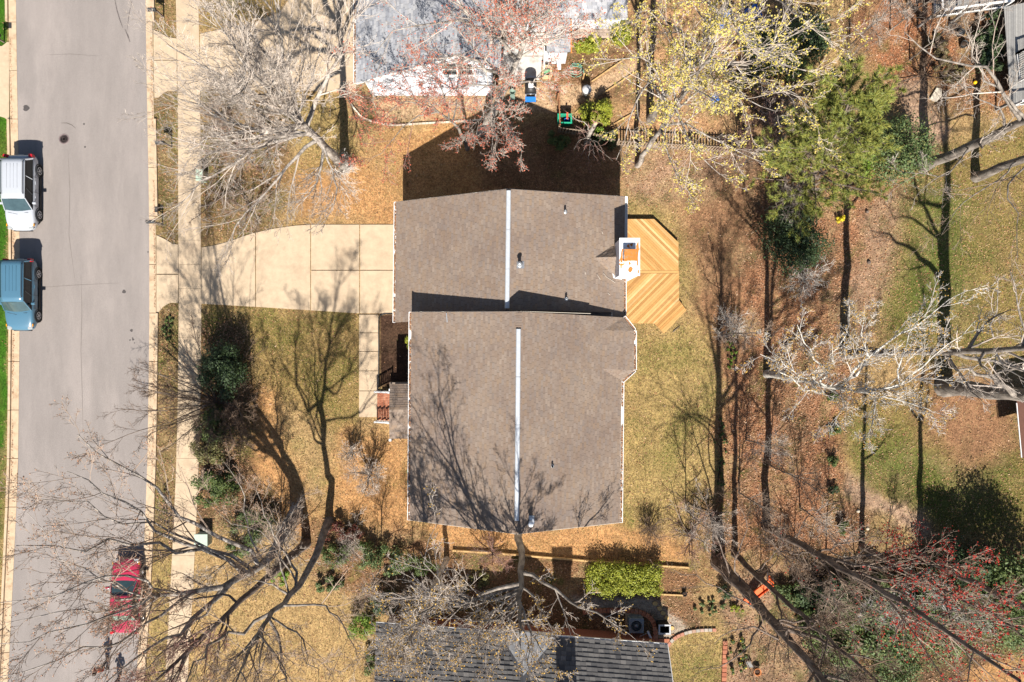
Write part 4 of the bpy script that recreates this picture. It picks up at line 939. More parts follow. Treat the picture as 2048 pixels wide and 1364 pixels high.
def tree(name, label, trunk, limbs=(), auto=None, counts=(9, 7, 6, 3), lens=(.56, .58, .6, .8), up=.10, spread=1.0, bark=BK_PALE, twig=TW_PALE, bud=None, seed=1, group='bare trees', wig=.12, twr=.0085, cat='tree', lim_up=.12, rbranch=.5, limb_r=.62, lite=False):
    rng = np.random.default_rng(seed)
    tp = [list(W(*p[:3])) for p in trunk]; TP, TL = smooth_line(tp, 16); TP[1:-1] += rng.normal(size=TP[1:-1].shape) * .0025 * TL
    r0, r1 = trunk[0][3], trunk[-1][3]; q = np.linspace(0, 1, 16); TR = r0 + (r1 - r0) * q ** .8; TR[0] *= 1.22
    root = thing(name, W(trunk[0][0], trunk[0][1]), label, cat, group)
    TP[0, 2] = -.25
    LP, LRd, LL = [], [], []
    for t, pts, lr0 in limbs:
        s = t * 15; i = min(int(s), 14); st = TP[i] * (1 - s + i) + TP[i + 1] * (s - i); rr = TR[i]
        p, ln = smooth_line([list(st)] + [list(W(*a)) for a in pts], 10); p[1:] += rng.normal(size=p[1:].shape) * ln * .012 + np.cumsum(rng.normal(size=p[1:].shape), 0) * ln * .004
        LP.append(p); lr_ = min(lr0, rr * .85); LRd.append(lr_ * (1 - .86 * np.linspace(0, 1, 10) ** .85)); LL.append(ln)
    if auto:
        n_, t0, t1, ang, (l0, l1) = auto['n'], auto['t0'], auto['t1'], auto['ang'], auto['len']
        P, R, L = grow(TP[None], TR[None], np.array([1.0]), rng, n_, t0, t1, ang, (l0, l1), 10, lim_up, wig * .8, limb_r, .018, 0)
        # lengths come from lr directly; shape them along the trunk
        bias = auto.get('bias')
        for k in range(n_):
            p = P[k]
            if bias is not None:
                p = p + (np.linspace(0, 1, 10) ** 1.3)[:, None] * np.array([bias[0], bias[1], 0])
            LP.append(p); LRd.append(R[k]); LL.append(L[k])
    # the leader carries twigs too
    LP.append(TP[9:][np.linspace(0, 6, 10).astype(int)] if False else smooth_line(TP[8:], 10)[0]); LRd.append(np.linspace(TR[8], r1, 10)); LL.append(TL * .5)
    LPa, LRa, LLa = np.array(LP), np.array(LRd), np.array(LL)
    V1, Q1 = tubes(TP[None], TR[None], 10); V2, Q2 = tubes(LPa[:-1], LRa[:-1], 7) if len(LP) > 1 else (np.zeros((0, 3)), np.zeros((0, 4), int))
    arrays_obj('trunk', np.vstack([V1, V2]), np.vstack([Q1, Q2 + len(V1)]), None, bark, root, True)
    c1, c2, c3, c4 = counts
    P1, R1, L1 = grow(LPa, LRa, LLa, rng, c1, .18, 1.0, (24 * spread, 54 * spread), (lens[0] * .55, lens[0]), 6, up, wig * .8, rbranch, twr * 1.2, .5)
    P2, R2, L2 = grow(P1, R1, L1, rng, c2, .15, 1.0, (20 * spread, 50 * spread), (lens[1] * .55, lens[1]), 4, up * .9, wig * .9, .55, twr, .3)
    P3, R3, L3 = grow(P2, R2, L2, rng, c3, .12, 1.0, (18, 48), (lens[2] * .55, lens[2]), 3, up * .8, wig, .7, twr * .7, .2)
    vs, qs, off = [], [], 0
    for P, R, k in ((P1, R1, 4 - lite), (P2, np.maximum(R2, twr * .9), 3), (P3, np.maximum(R3, twr * .7), 3))[:2 if lite else 3]:
        v, q_ = tubes(P, R, k); vs.append(v); qs.append(q_ + off); off += len(v)
    ts = None; ends = P3[:, -1]
    if lite: v, ts = spikes(P3[:, 0], P3[:, -1], twr * .9); vs.append(v); ts = ts + off; off += len(v)
    if c4:
        P4, R4, L4 = grow(P3, R3, L3, rng, c4, .15, 1.0, (18, 46), (lens[3] * .5, lens[3]), 2, up * .6, wig, .8, twr * .6, .12)
        v, t4 = spikes(P4[:, 0], P4[:, 1], twr * .8); vs.append(v); ts = t4 + off if ts is None else np.vstack([ts, t4 + off]); ends = np.vstack([P4[:, 1], ends])
    arrays_obj('crown', np.vstack(vs), np.vstack(qs), ts, twig, root)
    if bud:
        bm, frac, smin, smax = bud[:4]; kk = rng.random(len(ends)) < frac
        if len(bud) > 4: kk &= bud[4](ends)
        E = ends[kk]; v, t_ = bud_mesh(E + rng.normal(size=E.shape) * .02, rng.uniform(smin, smax, len(E)), rng); arrays_obj('buds', v, None, t_, bm, root)
    return root
def vt(px, py, h, r, lean=(0, 0), top=.05):
    """upright trunk: four stations from a ground pixel"""
    b_ = W(px, py); out = []
    for t in (0, .35, .7, 1):
        z = h * t; x, y = b_[0] + lean[0] * t ** 1.4, b_[1] + lean[1] * t ** 1.4
        out.append((1024 + x * F / (H - z), 682 - y * F / (H - z), z, r + (top - r) * t))
    return out

tree('bare_tree', 'large pale bare tree on the front lawn above the driveway', vt(690, 335, 17, .33, (-.6, .5)),
     [(.50, [(600, 250, 9), (520, 262, 9.6), (430, 268, 9.6), (370, 300, 9)], .16), (.55, [(590, 190, 11), (560, 90, 14), (540, -20, 16.5)], .2), (.5, [(650, 170, 10.5), (690, 80, 13), (720, -10, 15)], .18),
      (.30, [(640, 335, 5.2), (622, 378, 5.6), (592, 405, 6)], .11), (.52, [(540, 215, 11), (470, 165, 12.6), (390, 125, 13.5), (330, 90, 14)], .17), (.45, [(560, 275, 8.5), (480, 310, 9), (400, 370, 9.2), (350, 420, 9)], .13),
      (.38, [(600, 310, 7), (545, 365, 7.4), (490, 430, 7.6), (455, 480, 7.6)], .12), (.62, [(560, 150, 12), (500, 70, 14.5), (450, 0, 16)], .15), (.33, [(668, 345, 5.6), (672, 400, 6), (650, 440, 6.2)], .08), (.42, [(520, 260, 8.4), (420, 220, 9.5), (330, 190, 10)], .12)],
     auto=dict(n=12, t0=.42, t1=.98, ang=(22, 58), len=(6.5, 9.5)), counts=(10, 7, 5, 3), lens=(.72, .66, .62, .8), spread=.75, seed=11, twig=TW_PALE)
tree('red_maple', 'slender leaning maple with coral buds at the edge of the house shadow', [(935, 298, 0, .14), (925, 272, 2, .13), (905, 243, 4, .11), (878, 225, 5.2, .09), (845, 190, 7, .03)],
     [(.72, [(850, 214, 5.6), (812, 205, 6), (770, 232, 6), (735, 248, 6.2)], .07), (.6, [(888, 195, 6.6), (868, 150, 8.4), (820, 105, 9.6)], .07), (.55, [(915, 205, 6.4), (918, 150, 8.6)], .06), (.8, [(800, 190, 7), (750, 200, 7.4), (710, 190, 7.6)], .05), (.75, [(820, 240, 5.4), (780, 290, 5.5), (730, 330, 5.4)], .05)],
     counts=(8, 6, 5, 3), lens=(.56, .58, .6, .8), seed=12, bark=BK_GREY, twig=TW_RED, bud=(BD_RED, .40, .05, .10), group='trees with red buds')
tree('red_maple', 'tall maple with coral buds spreading over the grey neighbour roof', [(962, 263, 0, .30), (985, 225, 3, .27), (1008, 180, 6, .25), (1030, 130, 9, .22), (1048, 70, 12, .16), (1052, 0, 15.5, .05)],
     [(.62, [(1010, 92, 11.8), (960, 58, 13.2), (890, 35, 14.4), (800, 55, 15), (745, 85, 15)], .15), (.5, [(990, 148, 9), (950, 120, 10.5), (895, 108, 11.5), (830, 135, 12)], .13), (.45, [(1058, 165, 8), (1090, 150, 9), (1130, 146, 9.4)], .08),
      (.30, [(985, 240, 6.4), (990, 280, 7.4), (1002, 318, 7.6)], .07), (.34, [(1010, 235, 7), (1030, 270, 7.6), (1045, 300, 7.6)], .06), (.28, [(960, 235, 6), (945, 260, 7), (930, 285, 7)], .06), (.7, [(1075, 40, 14), (1130, 0, 15)], .1), (.75, [(1000, 10, 15), (930, -20, 16)], .12), (.7, [(940, 20, 14), (860, -10, 15)], .1), (.4, [(960, 170, 8.4), (900, 180, 9.2), (840, 200, 9.4)], .07)],
     auto=dict(n=6, t0=.5, t1=.95, ang=(30, 60), len=(5, 7.5)), counts=(9, 7, 5, 3), lens=(.62, .6, .6, .8), seed=13, bark=BK_PALE, twig=TW_PALE, bud=(BD_RED, .30, .045, .085), group='trees with red buds')
tree('budding_tree', 'tall tree with yellow green buds rising from the picket fence', vt(1275, 330, 18, .18, (.3, .8)),
     [(.55, [(1290, 112, 14), (1245, 116, 14.5), (1190, 110, 15)], .12), (.55, [(1395, 118, 13), (1432, 110, 13.6), (1490, 86, 14.4), (1560, 128, 15), (1610, 150, 15)], .13), (.6, [(1440, 105, 14), (1480, 62, 15), (1560, 40, 16)], .1), (.5, [(1400, 165, 12), (1480, 196, 12.6), (1545, 226, 13)], .1),
      (.5, [(1300, 160, 12), (1270, 205, 12), (1245, 250, 12), (1228, 320, 11.6)], .1), (.52, [(1345, 205, 12), (1362, 240, 12), (1388, 300, 11.6), (1440, 350, 11)], .1), (.45, [(1380, 250, 10), (1450, 290, 10.4), (1520, 320, 10.4)], .08), (.6, [(1335, 60, 15), (1310, 10, 16)], .1), (.42, [(1330, 290, 9), (1360, 350, 9.4), (1380, 390, 9.2)], .06)],
     auto=dict(n=5, t0=.5, t1=.95, ang=(35, 60), len=(4, 6)), counts=(7, 6, 5, 3), lens=(.54, .58, .6, .8), seed=14, twig=TW_PALE, bud=(BD_YEL, .42, .05, .11), group='trees with yellow buds')
tree('budding_tree', 'thick grey trunk leaning to the top edge above the blue crates', vt(1302, 238, 21, .27, (.4, .6)),
     [(.4, [(1420, 120, 10), (1500, 120, 11), (1600, 60, 12), (1680, 30, 12.6)], .12), (.45, [(1360, 60, 12), (1300, 40, 13), (1240, 60, 13.4)], .1), (.48, [(1520, 160, 12), (1600, 190, 13), (1640, 240, 13)], .09), (.5, [(1440, 0, 13), (1560, 0, 14.4), (1650, 90, 15)], .1)],
     auto=dict(n=5, t0=.5, t1=.95, ang=(35, 60), len=(5, 7)), counts=(7, 6, 5, 3), lens=(.54, .58, .6, .8), seed=15, bark=BK_GREY, twig=TW_PALE, bud=(BD_YEL, .45, .05, .11), group='trees with yellow buds')
tree('pollard', 'cut back small trunk with pale sawn top and bare whips by the shed boxes', [(1172, 286, 0, .15), (1177, 272, 1.6, .14), (1184, 258, 3, .13), (1191, 246, 4.1, .12)],
     [(.2, [(1170, 290, 2.2), (1160, 312, 2.8)], .035), (.25, [(1185, 292, 2.2), (1190, 322, 2.8)], .035), (.3, [(1195, 285, 2.4), (1212, 308, 2.8)], .03), (.3, [(1160, 280, 2.4), (1148, 300, 2.8)], .03), (.5, [(1174, 250, 4), (1150, 234, 4.8), (1138, 226, 5)], .05), (.4, [(1180, 300, 2.8), (1178, 330, 3.2)], .03), (.35, [(1200, 300, 2.6), (1225, 322, 3)], .03), (.45, [(1166, 258, 3.6), (1160, 262, 4)], .03)],
     counts=(4, 2, 1, 0), lens=(.5, .5, .5, .5), seed=16, bark=BK_PALE, twig=TW_RED, group='small trees', up=.05)
q = MB(); tpz = W(1191, 246, 4.1); q.lathe((tpz.x, tpz.y, 4.07), [(.118, 0), (.118, .035), (.02, .04)], 12); q.build('sawn_top', mat('fresh_cut_wood', (.52, .36, .2), .8, .2, 20), [o for o in COL.objects if o.name.startswith('pollard')][0])
tree('bare_tree', 'straight trunk running right from the leaf bed, its shadow crossing the litter', vt(1690, 706, 22, .33, (.2, .6)),
     [(.42, [(1960, 690, 12), (1990, 640, 13), (2010, 560, 14)], .1), (.5, [(2040, 735, 12.5), (2090, 780, 14)], .12)], auto=dict(n=7, t0=.5, t1=.98, ang=(35, 60), len=(4, 6)), counts=(5, 4, 4, 2), seed=18, bark=BK_GREY, twig=TW_PALE)
tree('white_limbed_tree', 'whitish spreading tree with gold buds above the orange leaf bed', [(1534, 748, 0, .24), (1590, 757, 5, .22), (1640, 768, 8.5, .19), (1700, 780, 11, .15), (1750, 786, 13, .06)],
     [(.85, [(1760, 782, 12), (1803, 775, 12.6), (1869, 720, 13.6), (1920, 684, 14.2), (1950, 655, 14.6)], .15), (.86, [(1790, 776, 12.6), (1800, 740, 13), (1818, 680, 13.6), (1836, 640, 14)], .1), (.75, [(1712, 752, 11.6), (1733, 722, 12.4), (1723, 668, 13), (1730, 620, 13.6)], .1), (.78, [(1738, 718, 12.4), (1800, 668, 13), (1869, 622, 14), (1936, 580, 15)], .1),
      (.6, [(1650, 735, 10), (1620, 705, 11), (1606, 685, 11.6), (1602, 645, 12.4)], .1), (.6, [(1640, 790, 10), (1600, 775, 11), (1550, 740, 11.6), (1510, 700, 12)], .09), (.85, [(1749, 790, 12), (1745, 840, 12.6), (1730, 880, 13)], .08), (.7, [(1690, 800, 11), (1680, 830, 12), (1660, 860, 12.4)], .06), (.9, [(1800, 800, 13), (1860, 820, 14), (1890, 830, 14.4)], .07), (.65, [(1660, 720, 11), (1690, 670, 12), (1700, 620, 12.6)], .08), (.7, [(1590, 740, 11.6), (1540, 700, 12.6)], .06)],
     counts=(9, 7, 5, 3), lens=(.44, .52, .58, .8), seed=19, bark=mat('white_bark', (.50, .47, .42), .85, .25, 6, bump=.4, bscale=14, col2=(.30, .27, .23), c2scale=2.5), twig=TW_WHITE, bud=(BD_GOLD, .22, .05, .09))
tree('bare_tree', 'very thick dark trunk rising from the bare red patch in the back lawn', vt(1888, 774, 24, .56, (.3, .3)),
     [(.30, [(2026, 782, 7.6), (1985, 756, 8.2), (1938, 738, 8.8), (1900, 730, 9)], .2), (.34, [(2048, 738, 9), (2005, 736, 10), (1985, 752, 10.4), (1965, 720, 11)], .12), (.4, [(2060, 700, 11), (2040, 620, 12.4), (2030, 540, 13.4)], .13)],
     auto=dict(n=6, t0=.45, t1=.98, ang=(35, 60), len=(5, 7)), counts=(5, 4, 4, 2), seed=20, bark=BK_GREY, twig=TW_PALE)
tree('bare_tree', 'grey trunk slanting up to the right edge above the evergreen shrubs', vt(1846, 334, 20, .36, (.3, .4)),
     [(.48, [(2000, 168, 11), (1952, 128, 12), (1905, 125, 12.6), (1850, 110, 13.2), (1810, 70, 13.6)], .12), (.5, [(1960, 130, 11.8), (1944, 80, 12.8), (1932, 20, 13.6)], .09), (.3, [(1965, 292, 7.5), (2000, 262, 8.5), (2048, 215, 10)], .08), (.4, [(2000, 210, 10), (1960, 200, 11), (1920, 160, 12)], .07), (.25, [(1900, 345, 6.5), (1850, 350, 7), (1780, 335, 7.4)], .06)],
     auto=dict(n=5, t0=.5, t1=.98, ang=(35, 60), len=(4, 6)), counts=(6, 5, 5, 2), seed=21, bark=BK_GREY, twig=TW_PALE)
tree('bare_tree', 'second slanting trunk at the right edge just below the grey one', vt(1952, 354, 20, .30, (.3, .2)),
     [(.2, [(1960, 385, 5.4), (1920, 410, 6), (1880, 470, 6.4)], .06), (.3, [(2010, 380, 7.4), (2030, 430, 8), (2040, 520, 8.6)], .07)], auto=dict(n=5, t0=.4, t1=.98, ang=(35, 60), len=(4, 6)), counts=(6, 5, 5, 2), seed=22, bark=BK_GREY, twig=TW_TAN)
tree('bare_tree', 'thick brown trunk leaning to the bottom edge beside the orange slide', vt(1436, 1124, 23, .44, (.2, -.3)),
     [(.38, [(1560, 1272, 10), (1515, 1250, 10.4), (1470, 1258, 10.4), (1425, 1285, 10.2)], .09), (.32, [(1510, 1216, 8.6), (1445, 1182, 9), (1392, 1156, 9.2), (1330, 1140, 9)], .07), (.45, [(1640, 1262, 12), (1642, 1320, 12.4), (1620, 1370, 12.4)], .08), (.45, [(1640, 1240, 12), (1680, 1190, 13), (1710, 1180, 13.4)], .07), (.4, [(1500, 1290, 11), (1450, 1330, 11.4), (1390, 1350, 11.4)], .07),
      (.16, [(1440, 1090, 5), (1420, 1040, 6), (1380, 1010, 6.6)], .06), (.2, [(1470, 1120, 6), (1500, 1060, 7), (1480, 1000, 8)], .06)],
     auto=dict(n=6, t0=.42, t1=.98, ang=(35, 60), len=(5, 7)), counts=(5, 4, 4, 2), seed=23, bark=BK_DARK, twig=TW_BROWN)
tree('bare_tree', 'thinner brown trunk running beside the thick leaning one at lower right', vt(1468, 1108, 19, .20, (.3, .1)), [(.2, [(1530, 1130, 5), (1560, 1100, 6), (1580, 1050, 6.6)], .05)],
     auto=dict(n=6, t0=.4, t1=.98, ang=(30, 55), len=(3, 4.5)), counts=(6, 5, 5, 2), seed=24, bark=BK_DARK, twig=TW_BROWN)
tree('red_maple', 'dark leaning maple with crimson buds over the lower right evergreens', [(1532, 1053, 0, .26), (1590, 1083, 5, .24), (1655, 1122, 9.5, .22), (1745, 1168, 14, .19), (1850, 1235, 18, .15), (2040, 1362, 23, .06)],
     [(.38, [(1690, 1120, 10.4), (1745, 1112, 11.4), (1830, 1108, 12.4), (1856, 1090, 12.8)], .09), (.42, [(1740, 1135, 11.6), (1850, 1128, 13), (1945, 1140, 13.8)], .09), (.52, [(1800, 1165, 13.8), (1880, 1150, 14.6), (1950, 1115, 15)], .07), (.58, [(1830, 1195, 15), (1900, 1190, 15.8), (1990, 1180, 16.2)], .08), (.62, [(1850, 1225, 16), (1930, 1228, 17), (1998, 1222, 17.4)], .08), (.6, [(1840, 1250, 15.6), (1920, 1280, 16.4), (1990, 1280, 16.6)], .06),
      (.4, [(1700, 1180, 11), (1740, 1230, 12), (1800, 1270, 12.6)], .07), (.36, [(1660, 1160, 10), (1680, 1230, 11), (1720, 1290, 11.4)], .07), (.5, [(1770, 1200, 13), (1820, 1250, 14), (1880, 1290, 14.4)], .07), (.3, [(1600, 1110, 8), (1560, 1100, 9), (1540, 1060, 9.6)], .05), (.34, [(1680, 1090, 9), (1730, 1075, 10), (1790, 1075, 10.6)], .06)],
     counts=(8, 6, 5, 2), lens=(.52, .58, .6, .8), seed=25, bark=BK_DARK, twig=TW_TAN, bud=(BD_CRIM, .42, .05, .11, lambda e: (e[:, 0] * F / (H - e[:, 2]) + 1024 > 1760) | (np.random.default_rng(2).random(len(e)) < .12)), group='trees with red buds')
tree('bare_tree', 'bare tree at the lower gable whose trunk appears from under the brown roof', [(1034, 1042, 0, .30), (1036, 1075, 3.5, .28), (1044, 1120, 6.5, .25), (1042, 1165, 9, .20), (1038, 1215, 12, .10), (1040, 1290, 16.5, .03)],
     [(.55, [(1005, 1181, 9.2), (950, 1195, 10.4), (925, 1201, 11.8), (885, 1206, 13.4), (842, 1228, 16), (800, 1262, 18.4)], .20), (.62, [(930, 1200, 12), (880, 1200, 13), (800, 1178, 14), (742, 1170, 14.6)], .09), (.58, [(900, 1204, 12.6), (872, 1142, 13.2), (850, 1102, 13.6), (866, 1050, 13.8)], .08), (.48, [(1068, 1150, 8), (1110, 1178, 9), (1190, 1228, 10.5), (1265, 1276, 12)], .12), (.58, [(1062, 1190, 10), (1085, 1222, 11), (1110, 1280, 12.5)], .07), (.6, [(1015, 1190, 10.5), (1002, 1215, 11), (955, 1245, 12), (900, 1300, 13.4)], .10),
      (.7, [(1000, 1262, 13), (930, 1312, 14), (880, 1364, 14.6)], .06), (.72, [(1076, 1290, 14), (1112, 1345, 15)], .06), (.6, [(860, 1235, 12), (770, 1290, 13), (705, 1318, 13.4)], .07), (.68, [(985, 1232, 12.6), (880, 1262, 13.6), (790, 1340, 14.4)], .06), (.66, [(1050, 1260, 13), (1060, 1330, 14.4), (1050, 1380, 15)], .05), (.64, [(960, 1270, 12.6), (850, 1320, 13.4), (760, 1364, 14)], .06), (.6, [(1010, 1290, 13), (980, 1350, 14), (960, 1390, 14.6)], .05)],
     counts=(8, 6, 5, 3), lens=(.46, .56, .6, .8), seed=26, bark=BK_GREY, twig=TW_PALE, bud=(BD_GOLD, .16, .05, .10))
tree('bare_tree', 'slim bare tree between the lower shrubs left of the dark grey roof', vt(893, 1118, 14, .17, (-1.0, -.6)), auto=dict(n=9, t0=.35, t1=.98, ang=(30, 60), len=(3, 4.6)), counts=(7, 6, 5, 3), seed=27, bark=BK_PALE, twig=TW_PALE, bud=(BD_GOLD, .14, .05, .09))
tree('bare_tree', 'dark forked tree below the front lawn with limbs falling to the bottom edge', [(658, 1042, 0, .27), (636, 1100, 3.6, .25), (612, 1150, 5.2, .22), (575, 1195, 8, .19), (540, 1235, 11, .15), (505, 1290, 15, .09), (470, 1370, 19.5, .03)],
     [(.55, [(505, 1250, 10.4), (440, 1278, 13), (395, 1335, 16), (350, 1400, 18.4)], .11), (.6, [(562, 1290, 12), (570, 1364, 15.4), (575, 1420, 17.6)], .08), (.40, [(560, 1178, 7.6), (530, 1166, 8.4), (488, 1160, 9)], .08), (.36, [(595, 1148, 6.4), (575, 1115, 7.6), (553, 1090, 8.2), (540, 1030, 9.4), (505, 970, 10.4)], .09), (.40, [(556, 1088, 8.2), (585, 1030, 9.4), (615, 990, 10)], .06), (.7, [(545, 1310, 14.4), (590, 1390, 17.6)], .06), (.68, [(490, 1300, 14), (440, 1390, 18)], .07), (.48, [(640, 1210, 9.6), (690, 1260, 12), (720, 1330, 14)], .07), (.34, [(540, 1070, 7.6), (470, 1040, 8.8), (420, 1000, 9.4)], .06), (.62, [(520, 1340, 15), (500, 1400, 18)], .06), (.58, [(600, 1280, 13), (640, 1364, 16.4)], .06)],
     auto=dict(n=3, t0=.6, t1=.97, ang=(25, 50), len=(4, 6)), counts=(7, 6, 5, 3), lens=(.52, .58, .6, .8), seed=28, bark=BK_GREY, twig=TW_TAN)
tree('bare_tree', 'great bare tree reaching over the street and the red car', [(592, 1022, 0.00, .38), (566, 1064, 2.31, .35), (542, 1112, 4.24, .33), (508, 1140, 5.39, .30), (465, 1164, 6.62, .27), (405, 1183, 7.70, .23), (330, 1189, 8.93, .19), (230, 1200, 10.47, .05)],
     [(.86, [(300, 1168, 11.94), (258, 1150, 13.05), (180, 1160, 14.97), (60, 1190, 16.95), (-20, 1210, 17.63)], 0.111), (.56, [(405, 1228, 8.97), (330, 1270, 11.26), (270, 1310, 13.41), (190, 1366, 16.18)], 0.187), (.42, [(475, 1085, 6.16), (420, 1062, 6.93), (350, 1010, 8.97), (285, 962, 10.90), (205, 905, 13.41), (170, 860, 14.56)], 0.145), (.45, [(420, 1105, 6.78), (360, 1086, 8.07), (290, 1036, 9.91), (240, 996, 11.94), (180, 962, 13.78), (100, 945, 15.76)], 0.119),
      (.48, [(400, 1095, 6.93), (320, 1090, 8.97), (255, 1084, 10.57), (150, 1088, 13.41), (20, 1092, 15.36)], 0.136), (.84, [(290, 1205, 11.94), (200, 1235, 14.56), (60, 1275, 16.95), (-20, 1292, 17.63)], 0.102), (.7, [(320, 1235, 10.57), (230, 1290, 13.41), (80, 1330, 16.50), (0, 1350, 17.17)], 0.093), (.9, [(240, 1175, 13.41), (150, 1140, 15.36), (60, 1040, 16.95)], 0.076), (.5, [(350, 1060, 8.35), (250, 1040, 10.90), (140, 1010, 14.18), (50, 990, 16.18)], 0.085), (.6, [(350, 1290, 9.91), (250, 1364, 13.41)], 0.085), (.88, [(230, 1225, 13.41), (120, 1215, 15.76), (0, 1245, 17.17)], 0.068), (.38, [(500, 1060, 5.39), (490, 1000, 6.16), (450, 930, 6.93)], 0.068)],
     auto=dict(n=3, t0=.7, t1=.97, ang=(35, 60), len=(4, 6)), counts=(9, 6, 5, 3), lens=(.46, .56, .6, .8), seed=29, bark=BK_PALE, twig=TW_TAN, bud=(ramp_mat('russet_buds', [(.36, .20, .12), (.30, .15, .09), (.42, .26, .17)]), .22, .04, .08))
tree('bare_tree', 'dark vine wrapped tree crossing the lower pavement', [(612, 1086, 0.00, .30), (575, 1120, 3.20, .28), (530, 1160, 5.60, .26), (470, 1213, 8.00, .23), (385, 1292, 10.72, .17), (280, 1390, 13.28, .05)],
     [(.78, [(365, 1330, 11.20), (335, 1390, 12.48)], 0.117), (.62, [(440, 1260, 9.12), (430, 1330, 10.40), (410, 1390, 11.20)], 0.072), (.55, [(450, 1190, 8.00), (380, 1200, 9.12), (300, 1190, 10.08)], 0.072)],
     auto=dict(n=5, t0=.5, t1=.97, ang=(35, 60), len=(3.5, 5)), counts=(7, 6, 5, 2), lens=(.54, .58, .6, .8), seed=30, bark=BK_DARK, twig=TW_RED)
tree('bare_tree', 'bare tree casting a forked shadow over the back lawn edge', vt(1724, 1092, 15, .2, (.4, .2)), auto=dict(n=7, t0=.35, t1=.98, ang=(35, 60), len=(4, 5.5)), counts=(5, 5, 4, 2), seed=31, bark=BK_DARK, twig=TW_BROWN)
tree('bare_tree', 'bare tree behind the evergreens whose straight shadow falls on green lawn', vt(1838, 1110, 18, .24, (.3, .2)), auto=dict(n=7, t0=.4, t1=.98, ang=(35, 60), len=(4, 5.5)), counts=(5, 5, 4, 2), seed=32, bark=BK_DARK, twig=TW_BROWN)
# small multi-stemmed things
def bare_shrub(label, px, py, hgt, spread, nst, seed, twig=TW_BROWN, counts=(5, 4, 3, 3), name='bare_shrub', group='leafless shrubs', bud=None, bias=None, ang=(30, 80), up=.05, twr=.007):
    b_ = W(px, py); return tree(name, label, [(px, py, 0, .06), (px, py, .25, .055), (px, py, .5, .05)], auto=dict(n=nst, t0=.1, t1=1, ang=ang, len=(spread * .8, spread * 1.3), bias=bias), counts=counts, lens=(.56, .58, .6, .8), seed=seed, bark=BK_DARK, twig=twig, group=group, cat='shrub', lite=True, lim_up=hgt, bud=bud, up=up, twr=twr)
bare_shrub('large brown twiggy shrub arching over the pavement towards the street', 432, 806, .03, 5.2, 24, 41, counts=(7, 6, 4, 3), bias=(-1.6, .2), ang=(30, 84))
bare_shrub('brown thicket shrub behind the dark hedge near the street', 470, 850, .2, 2.6, 10, 42, counts=(7, 5, 5, 2))
bare_shrub('small pale twiggy tree on the orange lawn left of the porch', 738, 948, .25, 2.4, 9, 43, twig=TW_PALE, counts=(6, 5, 4, 2), name='small_tree', group='small trees')
bare_shrub('pale many stemmed shrub fanning up over the foot of the great bare tree', 566, 1086, .09, 3.6, 13, 45, twig=TW_PALE, counts=(6, 5, 4, 3), ang=(20, 70))
bare_shrub('tuft of pale suckers at the foot of the large pale tree', 684, 338, .1, 1.3, 10, 46, twig=TW_WHITE, counts=(5, 4, 3, 2))
bare_shrub('tiny leafless shrub near the lower left corner of the brown roof', 702, 905, .3, 1.5, 7, 44, twig=TW_PALE, counts=(5, 4, 3, 2))
for k, (px, py, sp, lab) in enumerate([(432, 235, 1.9, 'tangled bare shrub beside the pavement under the large pale tree'), (470, 300, 2.0, 'bare shrub left of the large pale tree beside the green utility box'), (520, 250, 1.9, 'bare shrub nearest the foot of the large pale tree'), (440, 395, 1.9, 'brown bare shrub above the driveway entrance'), (500, 420, 1.7, 'low bare shrub on the bank just above the driveway'),
        (1385, 1075, 2.2, 'grey brown thicket at the end of the timber edging'), (1420, 1030, 2.0, 'leafless shrub in the leaf litter above the twin trunks'), (1560, 1105, 2.4, 'tangled brown shrub under the crimson maple'), (1620, 1140, 2.3, 'bare shrub by the yellow green bush at lower right'), (985, 1108, 1.3, 'flat bare shrub against the timber edging below the house'), (870, 1180, 2.0, 'reddish bare shrub in front of the dark grey roof'), (1460, 655, 1.6, 'small pale sapling in the red soil right of the deck steps'), (1610, 560, 1.6, 'thin pale sapling below the dark evergreen'), (1540, 205, 2.4, 'brown thicket left of the pine by the fence'), (1580, 260, 2.2, 'reddish brown thicket touching the pine'), (1850, 150, 2.2, 'twiggy shrub beside the dirt path at upper right'), (1690, 1190, 2.3, 'leafless shrub among the lower right evergreens'), (1478, 290, 1.6, 'bare shrub pressed against the picket fence'), (700, 1085, 1.6, 'dark red twiggy shrub along the lower lot line'), (1300, 1060, .9, 'small leafless shrub on the orange lawn under the house')]):
    bare_shrub(lab, px, py, .07, sp * 1.15, 9, 60 + k, twig=[TW_TAN, TW_BROWN, TW_PALE, TW_RED][(k * 3) % 4] if k not in (11, 12) else TW_WHITE, counts=(5, 4, 3, 3), twr=.007)

